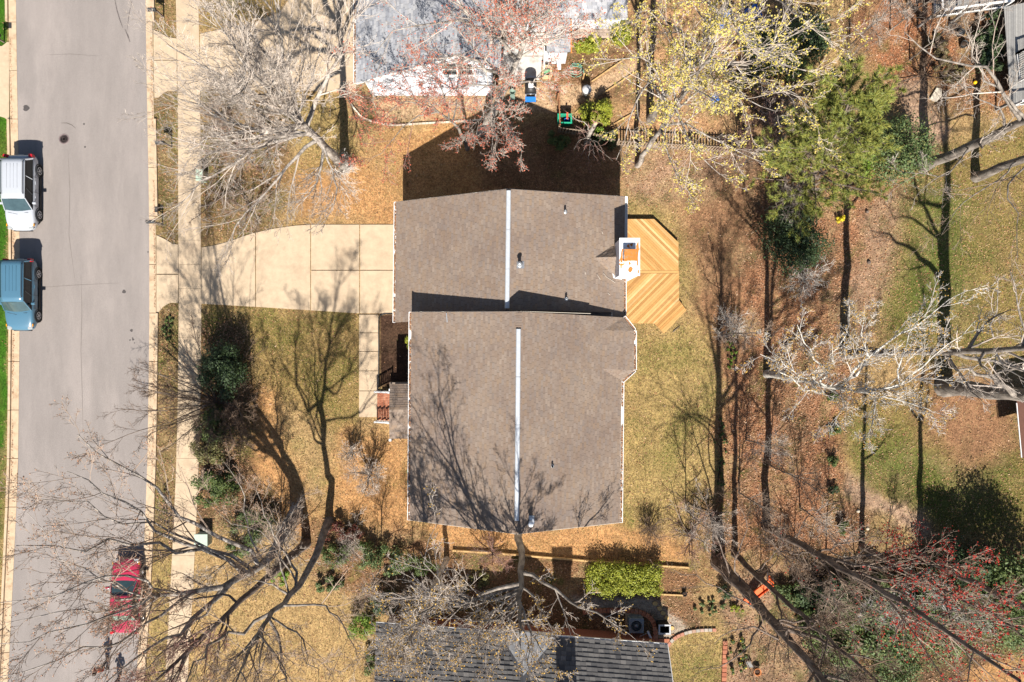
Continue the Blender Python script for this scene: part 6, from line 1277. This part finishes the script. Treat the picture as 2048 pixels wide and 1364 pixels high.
# ================================================================== PEOPLE (two walkers on the street)
def person(label, px, py, facing, top, legs, hair, seed):
    b_ = W(px, py); root = thing('person', b_ + Vector((0, 0, .006)), label, 'person', 'people walking in the street')
    def skin_obj(nm, joints, edges, m, sub=2):
        me = bpy.data.meshes.new(nm); me.from_pydata([j[0] for j in joints], edges, []); o = bpy.data.objects.new(nm, me); COL.objects.link(o); o.parent = root
        sk = o.modifiers.new('skin', 'SKIN'); ly = me.skin_vertices[0] if me.skin_vertices else None
        if ly is None: me.attributes; bpy.context.view_layer.update(); ly = me.skin_vertices[0]
        for i, j in enumerate(joints): ly.data[i].radius = (j[1], j[1] * (j[2] if len(j) > 2 else 1))
        ly.data[0].use_root = True; su = o.modifiers.new('sub', 'SUBSURF'); su.levels = sub; su.render_levels = sub; me.materials.append(m); return o
    skinm = mat('skin_%d' % seed, (.42, .25, .18), .6, .05, 10)
    J = [((0, 0, .95), .13, .8), ((0, 0, 1.15), .135, .75), ((0, 0, 1.36), .15, .7), ((0, 0, 1.48), .06), ((0, .02, 1.62), .095, 1.1), ((0, .01, 1.73), .06),
         ((.10, 0, .90), .095), ((.11, .16, .50), .065), ((.11, .26, .09), .045), ((.11, .38, .05), .04), ((-.10, 0, .90), .095), ((-.11, -.06, .50), .065), ((-.11, -.30, .12), .045), ((-.11, -.22, .05), .04),
         ((.20, 0, 1.40), .06), ((.25, -.10, 1.15), .045), ((.24, .02, .92), .035), ((.24, .08, .85), .03), ((-.20, 0, 1.40), .06), ((-.25, .08, 1.15), .045), ((-.24, .24, .98), .035), ((-.24, .31, .94), .03)]
    E = [(0, 1), (1, 2), (2, 3), (3, 4), (4, 5), (0, 6), (6, 7), (7, 8), (8, 9), (0, 10), (10, 11), (11, 12), (12, 13), (2, 14), (14, 15), (15, 16), (16, 17), (2, 18), (18, 19), (19, 20), (20, 21)]
    skin_obj('body', J, E, skinm)
    grow_ = lambda ids, k: [((J[i][0]), J[i][1] * k + .012, *(J[i][2:])) for i in ids]
    skin_obj('jacket', grow_([0, 1, 2, 14, 15, 16, 18, 19, 20], 1.12), [(0, 1), (1, 2), (2, 3), (3, 4), (4, 5), (2, 6), (6, 7), (7, 8)], top)
    skin_obj('trousers', grow_([0, 6, 7, 8, 10, 11, 12], 1.12), [(0, 1), (1, 2), (2, 3), (0, 4), (4, 5), (5, 6)], legs)
    q = MB(); q.lathe((0, -.005, 1.60), [(.02, -.06), (.105, -.03), (.118, .05), (.10, .12), (.05, .165), (.01, .175)], 14)
    me = bpy.data.meshes.new('hair'); me.from_pydata(q.v, [], q.f); me.polygons.foreach_set('use_smooth', q.sm); me.materials.append(hair); o = bpy.data.objects.new('hair', me); COL.objects.link(o); o.parent = root
    for s in (.11, -.11):
        q = MB(); yy_ = .30 if s > 0 else -.26; q.box((s, yy_ + .03, .045), (.10, .28, .09)); me = bpy.data.meshes.new('shoe'); me.from_pydata(q.v, [], q.f); me.materials.append(M_trim); o = bpy.data.objects.new('shoe', me); COL.objects.link(o); o.parent = root; bb = o.modifiers.new('b', 'BEVEL'); bb.width = .03; bb.segments = 2
    root.rotation_euler = (0, 0, facing); return root
person('person in a red jacket walking in the street past the crimson car', 216, 1326, math.radians(20), mat('red_jacket', (.40, .045, .03), .8, .2, 12, col2=(.55, .20, .03), c2scale=7), mat('grey_trousers', (.06, .06, .065), .85, .2, 10), mat('dark_hair', (.025, .016, .012), .6, .2, 20), 1)
person('person in dark clothes walking at the bottom edge of the street', 240, 1358, math.radians(10), mat('navy_jacket', (.03, .032, .05), .8, .2, 12), bpy.data.materials['grey_trousers'], bpy.data.materials['dark_hair'], 2)

# ================================================================== FENCES AND EDGINGS
M_picket = ramp_mat('weathered_pickets', [(.26, .19, .135), (.31, .235, .17), (.21, .15, .105), (.34, .265, .20)], var=.2, scale=8)
def picket_fence(label, pts, h, step=.17, seed=0, m=M_picket, w=.09, group='fences'):
    P = G(pts); root = thing('picket_fence', P[0], label, 'fence', group); r = random.Random(seed)
    for a, b_ in zip(P[:-1], P[1:]):
        d = (b_ - a); L = d.length; d.normalize(); ang = math.atan2(d.y, d.x); n_ = int(L / step); s = Vector((-d.y, d.x, 0))
        for z in (.3, h - .25): q = MB(); q.bar(a + Vector((0, 0, z)) + s * .035, b_ + Vector((0, 0, z)) + s * .035, .04, .08); q.build('rail', m, root)
        for k in range(int(L / 2.2) + 1):
            p = a + d * min(L, k * 2.2) + s * .08; q = MB(); q.box((p.x, p.y, (h + .05) / 2 - .05), (.09, .09, h + .05), ang); q.build('post', m, root)
        for k in range(n_):
            p = a + d * (k + .5) * step; hh = h + r.uniform(-.03, .03); q = MB()
            c, sn = math.cos(ang), math.sin(ang); X = lambda u, v: (p.x + c * u - sn * v, p.y + sn * u + c * v)
            V = []
            for v in (-.011, .011):
                for (u, z) in ((-w / 2, .03), (w / 2, .03), (w / 2, hh - .06), (0, hh), (-w / 2, hh - .06)): V.append((*X(u, v), z))
            q.add(V, [(0, 1, 2, 3, 4), (9, 8, 7, 6, 5)] + [(i, i + 5, (i + 1) % 5 + 5, (i + 1) % 5) for i in range(5)]); q.build('picket', m, root)
    return root
picket_fence('long weathered picket fence running behind the house to the pine', [(1232, 292), (1310, 297), (1440, 304), (1562, 312)], 1.35, .185, 1)
picket_fence('short picket fence panel in the house shadow below the green tub', [(1116, 266), (1170, 272), (1226, 290)], 1.3, .19, 2)
picket_fence('brown side fence running up from the tub to the white entry steps', [(1119, 262), (1117, 200), (1112, 140)], 1.3, .19, 3, m=ramp_mat('red_brown_pickets', [(.26, .12, .06), (.32, .16, .08), (.22, .10, .05)], var=.2, scale=8))
M_timber = mat('landscape_timber', (.42, .27, .12), .9, .25, 5, col2=(.30, .18, .08), c2scale=3)
te = thing('edging', W(1150, 1118), 'long timber edging between the orange lawn and the lower lot', 'edging')
tp_ = [(905, 1100), (990, 1105), (1060, 1111), (1132, 1117), (1214, 1124), (1298, 1129), (1378, 1134)]
for a, b_ in zip(tp_[:-1], tp_[1:]):
    A, B = W(*a, 0) + Vector((0, 0, .09)), W(*b_, 0) + Vector((0, 0, .09)); d = (B - A).normalized() * .01; q = MB(); q.bar(A + d, B - d, .11, .22); q.build('timber', M_timber, te, bevel=.012)
te2 = thing('edging', W(1340, 1188), 'short timber edging below the bright clipped hedge', 'edging')
q = MB(); q.bar(W(1322, 1188) + Vector((0, 0, .05)), W(1368, 1190) + Vector((0, 0, .05)), .1, .12); q.build('timber', M_timber, te2, bevel=.012)
te3 = thing('edging', W(1260, 130), 'thin timber edges of the diagonal gravel path at the upper neighbour', 'edging')
for a, b_ in (((1183, 164), (1250, 118)), ((1205, 188), (1284, 136)), ((1222, 252), (1268, 226)), ((1165, 212), (1150, 228))):
    q = MB(); q.bar(W(*a) + Vector((0, 0, .05)), W(*b_) + Vector((0, 0, .05)), .08, .1); q.build('timber', M_timber, te3)
se = thing('edging', W(850, 246), 'pale stone edging along the lower side of the gravel bed at the upper neighbour', 'edging')
M_stone = ramp_mat('pale_stone', [(.46, .40, .31), (.52, .46, .37), (.38, .32, .24), (.43, .34, .24)], var=.2, scale=9)
ep, _ = smooth_line([list(W(*p)) for p in [(700, 205), (706, 214), (716, 226), (730, 238), (780, 250), (850, 247), (920, 243), (985, 238)]], 46)
for i in range(45):
    a, b_ = Vector(ep[i]), Vector(ep[i + 1]); d = (b_ - a).normalized() * .008; q = MB(); q.bar(a + d + Vector((0, 0, .05)), b_ - d + Vector((0, 0, .05)), .10, .10); q.build('stone', M_stone, se)
be = thing('edging', W(1270, 1222), 'curved dark red brick edging round the air conditioner', 'edging')
bp_, _ = smooth_line([list(W(*p)) for p in [(1165, 1224), (1215, 1220), (1265, 1221), (1292, 1229), (1307, 1246), (1311, 1276)]], 24)
for i in range(23):
    a, b_ = Vector(bp_[i]), Vector(bp_[i + 1]); m_ = (a + b_) / 2; ang = math.atan2((b_ - a).y, (b_ - a).x); q = MB(); q.box((m_.x, m_.y, .07), ((b_ - a).length - .02, .28, .16), ang); q.build('brick', M_brick, be, bevel=.012)
bp2 = thing('edging', W(1380, 1266), 'curved grey and red block edging at the top of the small gold lawn', 'edging')
cp_, _ = smooth_line([list(W(*p)) for p in [(1336, 1290), (1348, 1276), (1372, 1265), (1400, 1260), (1432, 1259)]], 14)
M_block = ramp_mat('paver_blocks', [(.32, .20, .14), (.28, .25, .21), (.36, .30, .25), (.33, .15, .10)], var=.2, scale=12)
for i in range(13):
    a, b_ = Vector(cp_[i]), Vector(cp_[i + 1]); m_ = (a + b_) / 2; q = MB(); q.box((m_.x, m_.y, .05), ((b_ - a).length - .02, .2, .12), math.atan2((b_ - a).y, (b_ - a).x)); q.build('block', M_block, bp2, bevel=.012)
bp3 = thing('edging', W(1448, 1320), 'straight brick edging between the small gold lawn and the flower border', 'edging')
for i in range(13):
    p = W(1450 - i * .3, 1285 + i * 9); q = MB(); q.box((p.x, p.y, .05), (.30, .25, .12), random.Random(i).uniform(-.06, .06)); q.build('brick', M_brick, bp3, bevel=.012)
bpt = thing('patio', W(1320, 1284), 'small red brick landing at the corner of the dark grey roof', 'patio')
for i in range(6):
    for j in range(2):
        p = W(1308 + i * 5.6, 1281 + j * 8); q = MB(); q.box((p.x, p.y, .03), (.165, .235, .1)); q.build('brick', M_brick, bpt)
for k, (px, py, lab) in enumerate([(1310, 1207, 'topmost flat stepping stone beside the clipped hedge'), (1319, 1217, 'stepping stone second from the top by the brick curve'), (1326, 1226, 'stepping stone third from the top by the brick curve'), (1333, 1235, 'stepping stone lowest of the diagonal row by the brick curve'), (1344, 1256, 'lone stepping stone right of the black open bin')]):
    q = MB(); p = W(px, py); r = random.Random(k); q.prism([(p.x + .16 * (1 + r.uniform(-.2, .2)) * math.cos(a), p.y + .14 * (1 + r.uniform(-.2, .2)) * math.sin(a)) for a in np.linspace(0, 6.28, 8)[:-1]], -.02, .05)
    tag(q.build('stepping_stone', mat('stepping_stone', (.46, .31, .13), .9, .2, 12) if k == 0 else bpy.data.materials['stepping_stone']), lab, 'stone', 'stepping stones')
q = MB(); p = W(1868, 190); q.prism([(p.x + a, p.y + b_) for a, b_ in ((-.3, -.25), (.1, -.45), (.42, -.1), (.4, .35), (.1, .42), (-.1, .1))], -.02, .14); tag(q.build('flat_stone', M_stone), 'flat pale stone on the dirt path at upper right', 'stone')
for k, (px, py, lab) in enumerate([(1735, 1057, 'small pale stone near the foot of the arc path'), (1716, 1022, 'small white stone on the pale arc path in the leaf bed')]):
    q = MB(); p = W(px, py); q.lathe((p.x, p.y, 0), [(.09, -.01), (.12, .04), (.07, .09), (.01, .1)], 7); tag(q.build('stone', M_stone), lab, 'stone', 'small stones')

# ================================================================== SMALL THINGS
def mailbox(px, py, label, rz=math.pi, col=(.03, .03, .032)):
    p = W(px, py); root = thing('mailbox', p, label, 'mailbox', 'mailboxes along the street')
    q = MB(); q.box((p.x, p.y, .5), (.085, .085, 1.05)); q.bar((p.x, p.y, .75), (p.x - .3 * (-1 if rz == 0 else 1), p.y, 1.0), .05); q.build('post', BK_DARK, root)
    q = MB(); sx = -.22 if rz else .22; V = []
    for xx in (p.x + sx - .26, p.x + sx + .26):
        V += [(xx, p.y + .10 * c, 1.05 + zz) for c, zz in ((-1, 0), (1, 0), (1, .13), (.7, .21), (0, .245), (-.7, .21), (-1, .13))]
    q.add(V, [(0, 1, 2, 3, 4, 5, 6)[::-1], tuple(range(7, 14))] + [(i, (i + 1) % 7, (i + 1) % 7 + 7, i + 7) for i in range(7)]); bx = q.build('box', mat('mailbox_metal', col, .5, .2, 10) if 'mailbox_metal' not in bpy.data.materials else bpy.data.materials['mailbox_metal'], root)
    q = MB(); q.box((p.x + sx + (-.262 if rz else .262), p.y, 1.13), (.01, .17, .17)); q.build('door', M_trim, bx); q = MB(); q.box((p.x + sx, p.y + .11, 1.24), (.12, .01, .05)); q.build('flag', M_red, bx)
mailbox(327, 34, 'dark mailbox on a post at the top of the right verge'); mailbox(343, 294, 'dark mailbox on a post in the verge opposite the large pale tree'); mailbox(325, 449, 'dark mailbox on a post just above the driveway mouth'); mailbox(8, 84, 'dark mailbox on the grass at the far left edge', 0)
def cabinet(px, py, w, d, h, label, col):
    p = W(px, py); root = thing('utility_cabinet', p, label, 'utility box', 'utility boxes'); m = mat('cabinet_green', col, .6, .12, 8)
    q = MB(); q.box((p.x, p.y, h / 2), (w, d, h)); q.build('body', m, root, bevel=.03); q = MB(); q.box((p.x, p.y, h + .03), (w + .08, d + .08, .06)); q.build('lid', m, root, bevel=.02); q = MB(); q.box((p.x, p.y - d / 2 - .008, h * .55), (w * .8, .016, h * .6)); q.build('door', m, root)
cabinet(410, 356, .35, .62, .9, 'pale green utility box beside the pavement under the large pale tree', (.32, .40, .32)); cabinet(412, 1075, .75, .75, .8, 'pale sage utility cabinet beside the pavement at the great bare tree', (.34, .40, .33))
# air conditioner
p = W(1268, 1241); ac = thing('air_conditioner', p, 'grey square air conditioner inside the curved brick edging', 'air conditioner'); M_ac = mat('ac_grey', (.17, .19, .21), .55, .12, 10)
q = MB(); q.box((p.x, p.y, .05), (1.1, 1.1, .1)); q.build('pad', M_conc2, ac); q = MB(); q.box((p.x, p.y, .5), (.86, .86, .8)); q.build('body', M_ac, ac, bevel=.08); q = MB(); q.box((p.x, p.y, .925), (.92, .92, .06)); tp = q.build('top', M_ac, ac, bevel=.025)
q = MB(); q.lathe((p.x, p.y, .957), [(.36, 0), (.36, .02), (.33, .02), (.33, .0)], 28)
for k in range(10): a = k * math.pi / 10; q.bar((p.x - .33 * math.cos(a), p.y - .33 * math.sin(a), .965), (p.x + .33 * math.cos(a), p.y + .33 * math.sin(a), .965), .012)
q.build('fan_grille', M_ac, tp); q = MB(); q.lathe((p.x, p.y, .96), [(.1, 0), (.1, .02), (.01, .025)], 14); q.build('hub', M_ac, tp)
for s in range(4):
    for k in range(8): q = MB(); a = s * math.pi / 2; q.box((p.x + .436 * math.cos(a), p.y + .436 * math.sin(a), .2 + k * .085), (.012, .62, .02), a); q.build('louvre', M_ac, ac)
def open_box(px, py, w, d, h, label, m, cat, name, t=.05, rz=0):
    p = W(px, py); root = thing(name, p, label, cat)
    q = MB(); 
    for (cx, cy, sx, sy) in ((0, -d / 2, w, t), (0, d / 2, w, t), (-w / 2, 0, t, d - t), (w / 2, 0, t, d - t)): q.box((p.x + cx, p.y + cy, h / 2), (sx, sy, h))
    q.build('side', m, root); q = MB(); q.box((p.x, p.y, .04), (w - t, d - t, .06)); q.build('bottom', M_trim, root)
    q = MB()
    for (cx, cy, sx, sy) in ((0, -d / 2 - .01, w + .12, t + .04), (0, d / 2 + .01, w + .12, t + .04), (-w / 2 - .01, 0, t + .04, d - t - .04), (w / 2 + .01, 0, t + .04, d - t - .04)): q.box((p.x + cx, p.y + cy, h + .02), (sx, sy, .045))
    q.build('rim', m, root); return root
ob = open_box(1324, 1249, .64, .50, .85, 'open black bin with pale rim beside the brick landing', M_trim, 'bin', 'open_bin'); 
for c in ob.children:
    if c.name.startswith('rim'): c.data.materials[0] = mat('bin_rim_grey', (.35, .36, .38), .5, .1, 10)
gt = open_box(1128, 244, .78, .5, .75, 'green plastic tub holding red and blue things beside the short fence', mat('green_plastic', (.02, .28, .16), .4, .1, 8), 'tub', 'plastic_tub'); pc = W(1128, 244)
q = MB(); q.bar(pc + Vector((.15, .35, .9)), pc + Vector((.15, -.05, .8)), .1, .06); tag(q.build('red_spade', mat('red_plastic', (.55, .06, .02), .45, .1, 8)), 'red plastic handle standing in the green tub', 'handle')
q = MB(); q.lathe(pc + Vector((.12, -.05, .1)), [(.13, 0), (.17, .45), (.14, .45), (.12, .1)], 14); tag(q.build('blue_bucket', mat('blue_plastic', (.015, .14, .42), .45, .1, 8)), 'blue bucket inside the green tub', 'bucket')
q = MB(); q.lathe(pc + Vector((-.2, -.02, .1)), [(.01, 0), (.1, .04), (.14, .14), (.1, .24), (.01, .28)], 12); tag(q.build('red_ball', bpy.data.materials['red_plastic']), 'dark red ball inside the green tub', 'ball')
# green lined timber box with a flap
pb = open_box(1093, 148, .50, .62, .55, 'small timber planter box lined in green by the white entry steps', mat('box_timber', (.55, .38, .22), .85, .15, 8), 'planter', 'planter_box'); pc = W(1093, 148)
q = MB(); q.box((pc.x, pc.y - .06, .36), (.4, .44, .05)); q.build('green_lining', mat('green_cloth', (.14, .32, .17), .9, .2, 10), pb)
q = MB(); q.prism([(pc.x + .45, pc.y - .4), (pc.x + .62, pc.y + .75), (pc.x + .78, pc.y + .72), (pc.x + .72, pc.y - .5)], .0, .03); tag(q.build('plank', mat('orange_plank', (.42, .2, .07), .85, .2, 8)), 'orange brown plank lying beside the small timber planter box', 'plank')
# grill with side shelf
p = W(1061, 182); gr = thing('grill_cart', p, 'black grill cart with white lid label and blue base on the gravel', 'grill')
for sx in (-.3, .3):
    for sy in (-.42, .42): q = MB(); q.box((p.x + sx, p.y + sy, .35), (.05, .05, .7)); q.build('leg', M_alum, gr)
q = MB(); q.box((p.x, p.y, .82), (.72, .85, .25)); q.build('firebox', M_black, gr, bevel=.03)
q = MB(); V = []
for yy_ in (-.42, .42): V += [(p.x + .34 * math.cos(a), p.y + yy_, .95 + .26 * math.sin(a)) for a in np.linspace(0, math.pi, 9)]
q.add(V, [tuple(range(9)), tuple(range(17, 8, -1))] + [(i, i + 9, i + 10, i + 1) for i in range(8)], True); lid = q.build('lid', M_black, gr)
q = MB(); q.box((p.x, p.y - .05, 1.215), (.30, .26, .012)); q.build('label', M_white, lid); q = MB(); q.tube([(p.x - .3, p.y - .5, 1.0), (p.x + .3, p.y - .5, 1.0)], .018, 6); q.build('handle', M_galv, lid)
q = MB(); q.box((p.x, p.y - .62, .30), (.66, .30, .12)); q.build('base_tray', mat('bright_blue', (.02, .16, .50), .5, .1, 8), gr); q = MB(); q.tube([(p.x - .32, p.y + .5, .9), (p.x - .1, p.y + .62, .92), (p.x + .2, p.y + .58, .92), (p.x + .32, p.y + .5, .9)], .02, 6); q.build('hose', mat('pale_blue', (.35, .45, .6), .5, .1, 8), gr)
# covered grill, grey
p = W(1171, 188); cg = thing('covered_barrel', p, 'grey covered barrel casting a post shadow by the gravel path', 'barrel')
q = MB(); q.lathe(p, [(.22, 0), (.26, .3), (.27, .75), (.24, .9)], 14); q.build('body', M_galv, cg); q = MB(); q.lathe(p, [(.30, .9), (.28, .97), (.12, 1.06), (.02, 1.08)], 14); q.build('cover', mat('grey_cover', (.42, .42, .43), .6, .2, 12), cg)
q = MB(); p = W(1165, 160); q.box((p.x, p.y, .6), (.09, .09, 1.2)); tag(q.build('post', M_timber), 'thin timber post at the start of the gravel path', 'post')
# coil of hose
q = MB(); p = W(1152, 146); q.tube([(p.x + .5 * math.cos(a) * (1 - .012 * a), p.y + .38 * math.sin(a) * (1 - .012 * a) + .02 * a, .03 + .012 * (a % 3)) for a in np.linspace(0, 19, 70)], .02, 5); tag(q.build('garden_hose', mat('green_hose', (.16, .34, .25), .6, .1, 8)), 'pale green garden hose coiled on the brown bed above the tub', 'hose')
q = MB(); p = W(1025, 186); q.lathe((p.x, p.y, 0), [(.14, 0), (.2, .3), (.17, .3), (.12, .08)], 14); q.box((p.x, p.y - .35, .15), (.3, .3, .3)); tag(q.build('grey_green_pot', mat('grey_green', (.16, .22, .18), .7, .2, 8)), 'grey green pot on the gravel left of the grill cart', 'pot')
# three dark tubs, yellow ball, terracotta pot
for (px, py, lab, c) in [(1903, 57, 'upper one of three round dark buckets below the raised grey deck', None), (1917, 68, 'middle round dark bucket holding grey water, below the raised grey deck', 1), (1924, 91, 'lowest of three round dark buckets below the raised grey deck', None)]:
    p = W(px, py); t = thing('bucket', p, lab, 'bucket', 'dark buckets'); q = MB(); q.lathe(p, [(.19, 0), (.235, .36), (.205, .36), (.18, .06), (.01, .05)], 20); q.build('shell', M_trim, t)
    q = MB(); q.lathe(p, [(.195, .24), (.195, .26), (.01, .262)], 20); q.build('filling', mat('water_surface', (.03, .035, .04), .05, 0, spec=.7) if c else bpy.data.materials['mortar'] if False else mat('potting_soil', (.05, .03, .02), .95, .3, 15), t)
p = W(1948, 166); q = MB(); q.lathe((p.x, p.y, .0), [(.015, 0), (.09, .03), (.12, .12), (.09, .21), (.015, .24)], 14); tag(q.build('yellow_ball', mat('yellow_plastic', (.75, .42, .01), .4, .05, 10)), 'bright yellow ball on the red leaf litter near the right deck', 'ball')
p = W(1512, 1340); t = thing('flower_pot', p, 'orange terracotta pot at the bottom edge beside the flower border', 'pot'); q = MB(); q.lathe(p, [(.15, 0), (.22, .28), (.24, .28), (.24, .36), (.20, .36), (.18, .1), (.01, .08)], 20); q.build('shell', mat('terracotta', (.45, .17, .06), .85, .15, 10), t); q = MB(); q.lathe(p, [(.185, .24), (.185, .25), (.01, .252)], 16); q.build('soil', bpy.data.materials['potting_soil'], t)
p = W(1368, 1186); t = thing('flower_pot', p, 'small dark pot with a green sprig at the end of the short timber', 'pot'); q = MB(); q.lathe(p, [(.11, 0), (.15, .26), (.13, .26), (.11, .05), (.01, .04)], 16); q.build('shell', M_trim, t); q = MB(); q.lathe(p, [(.115, .18), (.115, .19), (.01, .195)], 12); q.build('soil', bpy.data.materials['potting_soil'], t)
# orange slide
M_or = mat('orange_plastic', (.62, .085, .004), .6, .08, 6); a, b_ = W(1490, 1203), W(1533, 1158); sl = thing('slide', (a + b_) / 2, 'long orange plastic slide lying behind the thick brown trunk', 'slide'); d = (b_ - a).normalized(); s = Vector((-d.y, d.x, 0))
q = MB(); q.bar(a + Vector((0, 0, .12)), b_ + Vector((0, 0, .75)), .42, .05); q.build('bed', M_or, sl)
for k in (-1, 1): q = MB(); q.bar(a + s * .22 * k + Vector((0, 0, .2)), b_ + s * .22 * k + Vector((0, 0, .83)), .06, .16); q.build('side_rail', M_or, sl)
for k in range(4): q = MB(); c = b_ + d * (.1 + .05 * k) + Vector((0, 0, .7 - .18 * k)); q.bar(c - s * .22, c + s * .22, .05); q.build('rung', M_or, sl)
for k in (-1, 1): q = MB(); q.bar(b_ + s * .2 * k + Vector((0, 0, .75)), b_ + d * .32 + s * .24 * k, .06); q.build('leg', M_white, sl)
# blue crates, white sticks, pots by the yellow budded trees
M_bl = mat('blue_crate', (.04, .13, .42), .5, .15, 8)
for k, (px, py, rz, lab) in enumerate([(1505, 28, .5, 'large blue slatted crate at the top edge beside the white sticks'), (1452, 28, .9, 'blue crate left of the white sticks at the top edge'), (1443, 52, .3, 'small bright blue crate below the white sticks'), (1488, 66, .2, 'faded blue crate nearest the thick grey trunk'), (1428, 200, .6, 'pale blue crate lying in the yellow budded branches')]):
    p = W(px, py); t = thing('crate', p, lab, 'crate', 'blue crates'); w = [.8, .5, .4, .6, .4][k]; c, sn = math.cos(rz), math.sin(rz)
    for j in range(6): o = (j - 2.5) * w / 6; q = MB(); q.box((p.x - sn * o, p.y + c * o, .26), (w, w / 9, .03), rz); q.build('slat', M_bl, t)
    for sg in (-1, 1):
        q = MB(); q.box((p.x - sn * sg * w / 2, p.y + c * sg * w / 2, .14), (w, .03, .26), rz); q.build('side', M_bl, t); q = MB(); q.box((p.x + c * sg * w / 2, p.y + sn * sg * w / 2, .14), (.03, w, .26), rz); q.build('side', M_bl, t)
for k in range(6):
    a = W(1468 + k * 3.5, 44 - k * 2.6); b_ = a + Vector((.75, .45 + .06 * k, 0)); q = MB(); q.bar(a + Vector((0, 0, .04 + .01 * k)), b_ + Vector((0, 0, .05)), .05); tag(q.build('white_stick', M_white), ['topmost','second','third','fourth','fifth','lowest'][5 - k] + ' of the fanned white sticks beside the large blue crate', 'stick', 'fan of white sticks')
for k, (px, py, rr, lab) in enumerate([(1438, 142, .26, 'large round black nursery pot under the yellow budded tree'), (1450, 132, .18, 'smaller black nursery pot touching the large one'), (1400, 128, .16, 'black nursery pot left of the large one under the budded tree')]):
    p = W(px, py); t = thing('nursery_pot', p, lab, 'pot', 'nursery pots'); q = MB(); q.lathe(p, [(rr * .75, 0), (rr, .3), (rr * .88, .3), (rr * .7, .06), (.01, .05)], 18); q.build('shell', M_trim, t); q = MB(); q.lathe(p, [(rr * .8, .2), (rr * .8, .21), (.01, .215)], 16); q.build('soil', bpy.data.materials['potting_soil'], t)
for k, (px, py, w, d_, rz, lab) in enumerate([(1371, 181, .42, .2, .5, 'grey concrete block left of the pale blue crate'), (1425, 86, .3, .12, .6, 'pale short board under the yellow budded tree'), (1352, 178, .3, .2, -.3, 'small grey block nearest the budding trunk')]):
    p = W(px, py); q = MB(); q.box((p.x, p.y, .1), (w, d_, .2), rz); tag(q.build('block', M_conc2 if k != 1 else M_board2), lab, 'block')
p = W(1470, 175); q = MB(); q.box((p.x, p.y, .02), (.0, .0, .0)) if False else None
bl = thing('bench', W(1510, 1332), 'pale grey slatted garden seat by the terracotta pot', 'seat')
p = W(1496, 1325)
for k in range(4): q = MB(); q.box((p.x + .08 * (k - 1.5), p.y, .3), (.065, .42, .025), .5); q.build('slat', M_board2, bl)
for sx, sy in ((-.12, -.15), (.12, -.15), (-.12, .15), (.12, .15)): q = MB(); q.box((p.x + sx, p.y + sy, .14), (.03, .03, .29)); q.build('leg', M_board2, bl)
# fallen branches and stumps on the ground
q = MB(); q.tube(G([(1346, 664), (1352, 658), (1360, 652)], .03), [.03, .025, .015], 6); tag(q.build('fallen_branch', BK_DARK), 'short dark branch on the grass below the deck steps', 'branch')
q = MB(); p = W(1737, 525); q.lathe((p.x, p.y, 0), [(.1, 0), (.11, .12), (.02, .13)], 9); tag(q.build('stump', BK_DARK), 'small dark stump on the pale path in the leaf bed', 'stump')
q = MB(); p = W(1733, 424); q.lathe((p.x, p.y, 0), [(.08, 0), (.09, .15), (.02, .16)], 9); tag(q.build('stump', BK_DARK), 'dark stub in the leaves right of the yellow flowering shrub', 'stump')
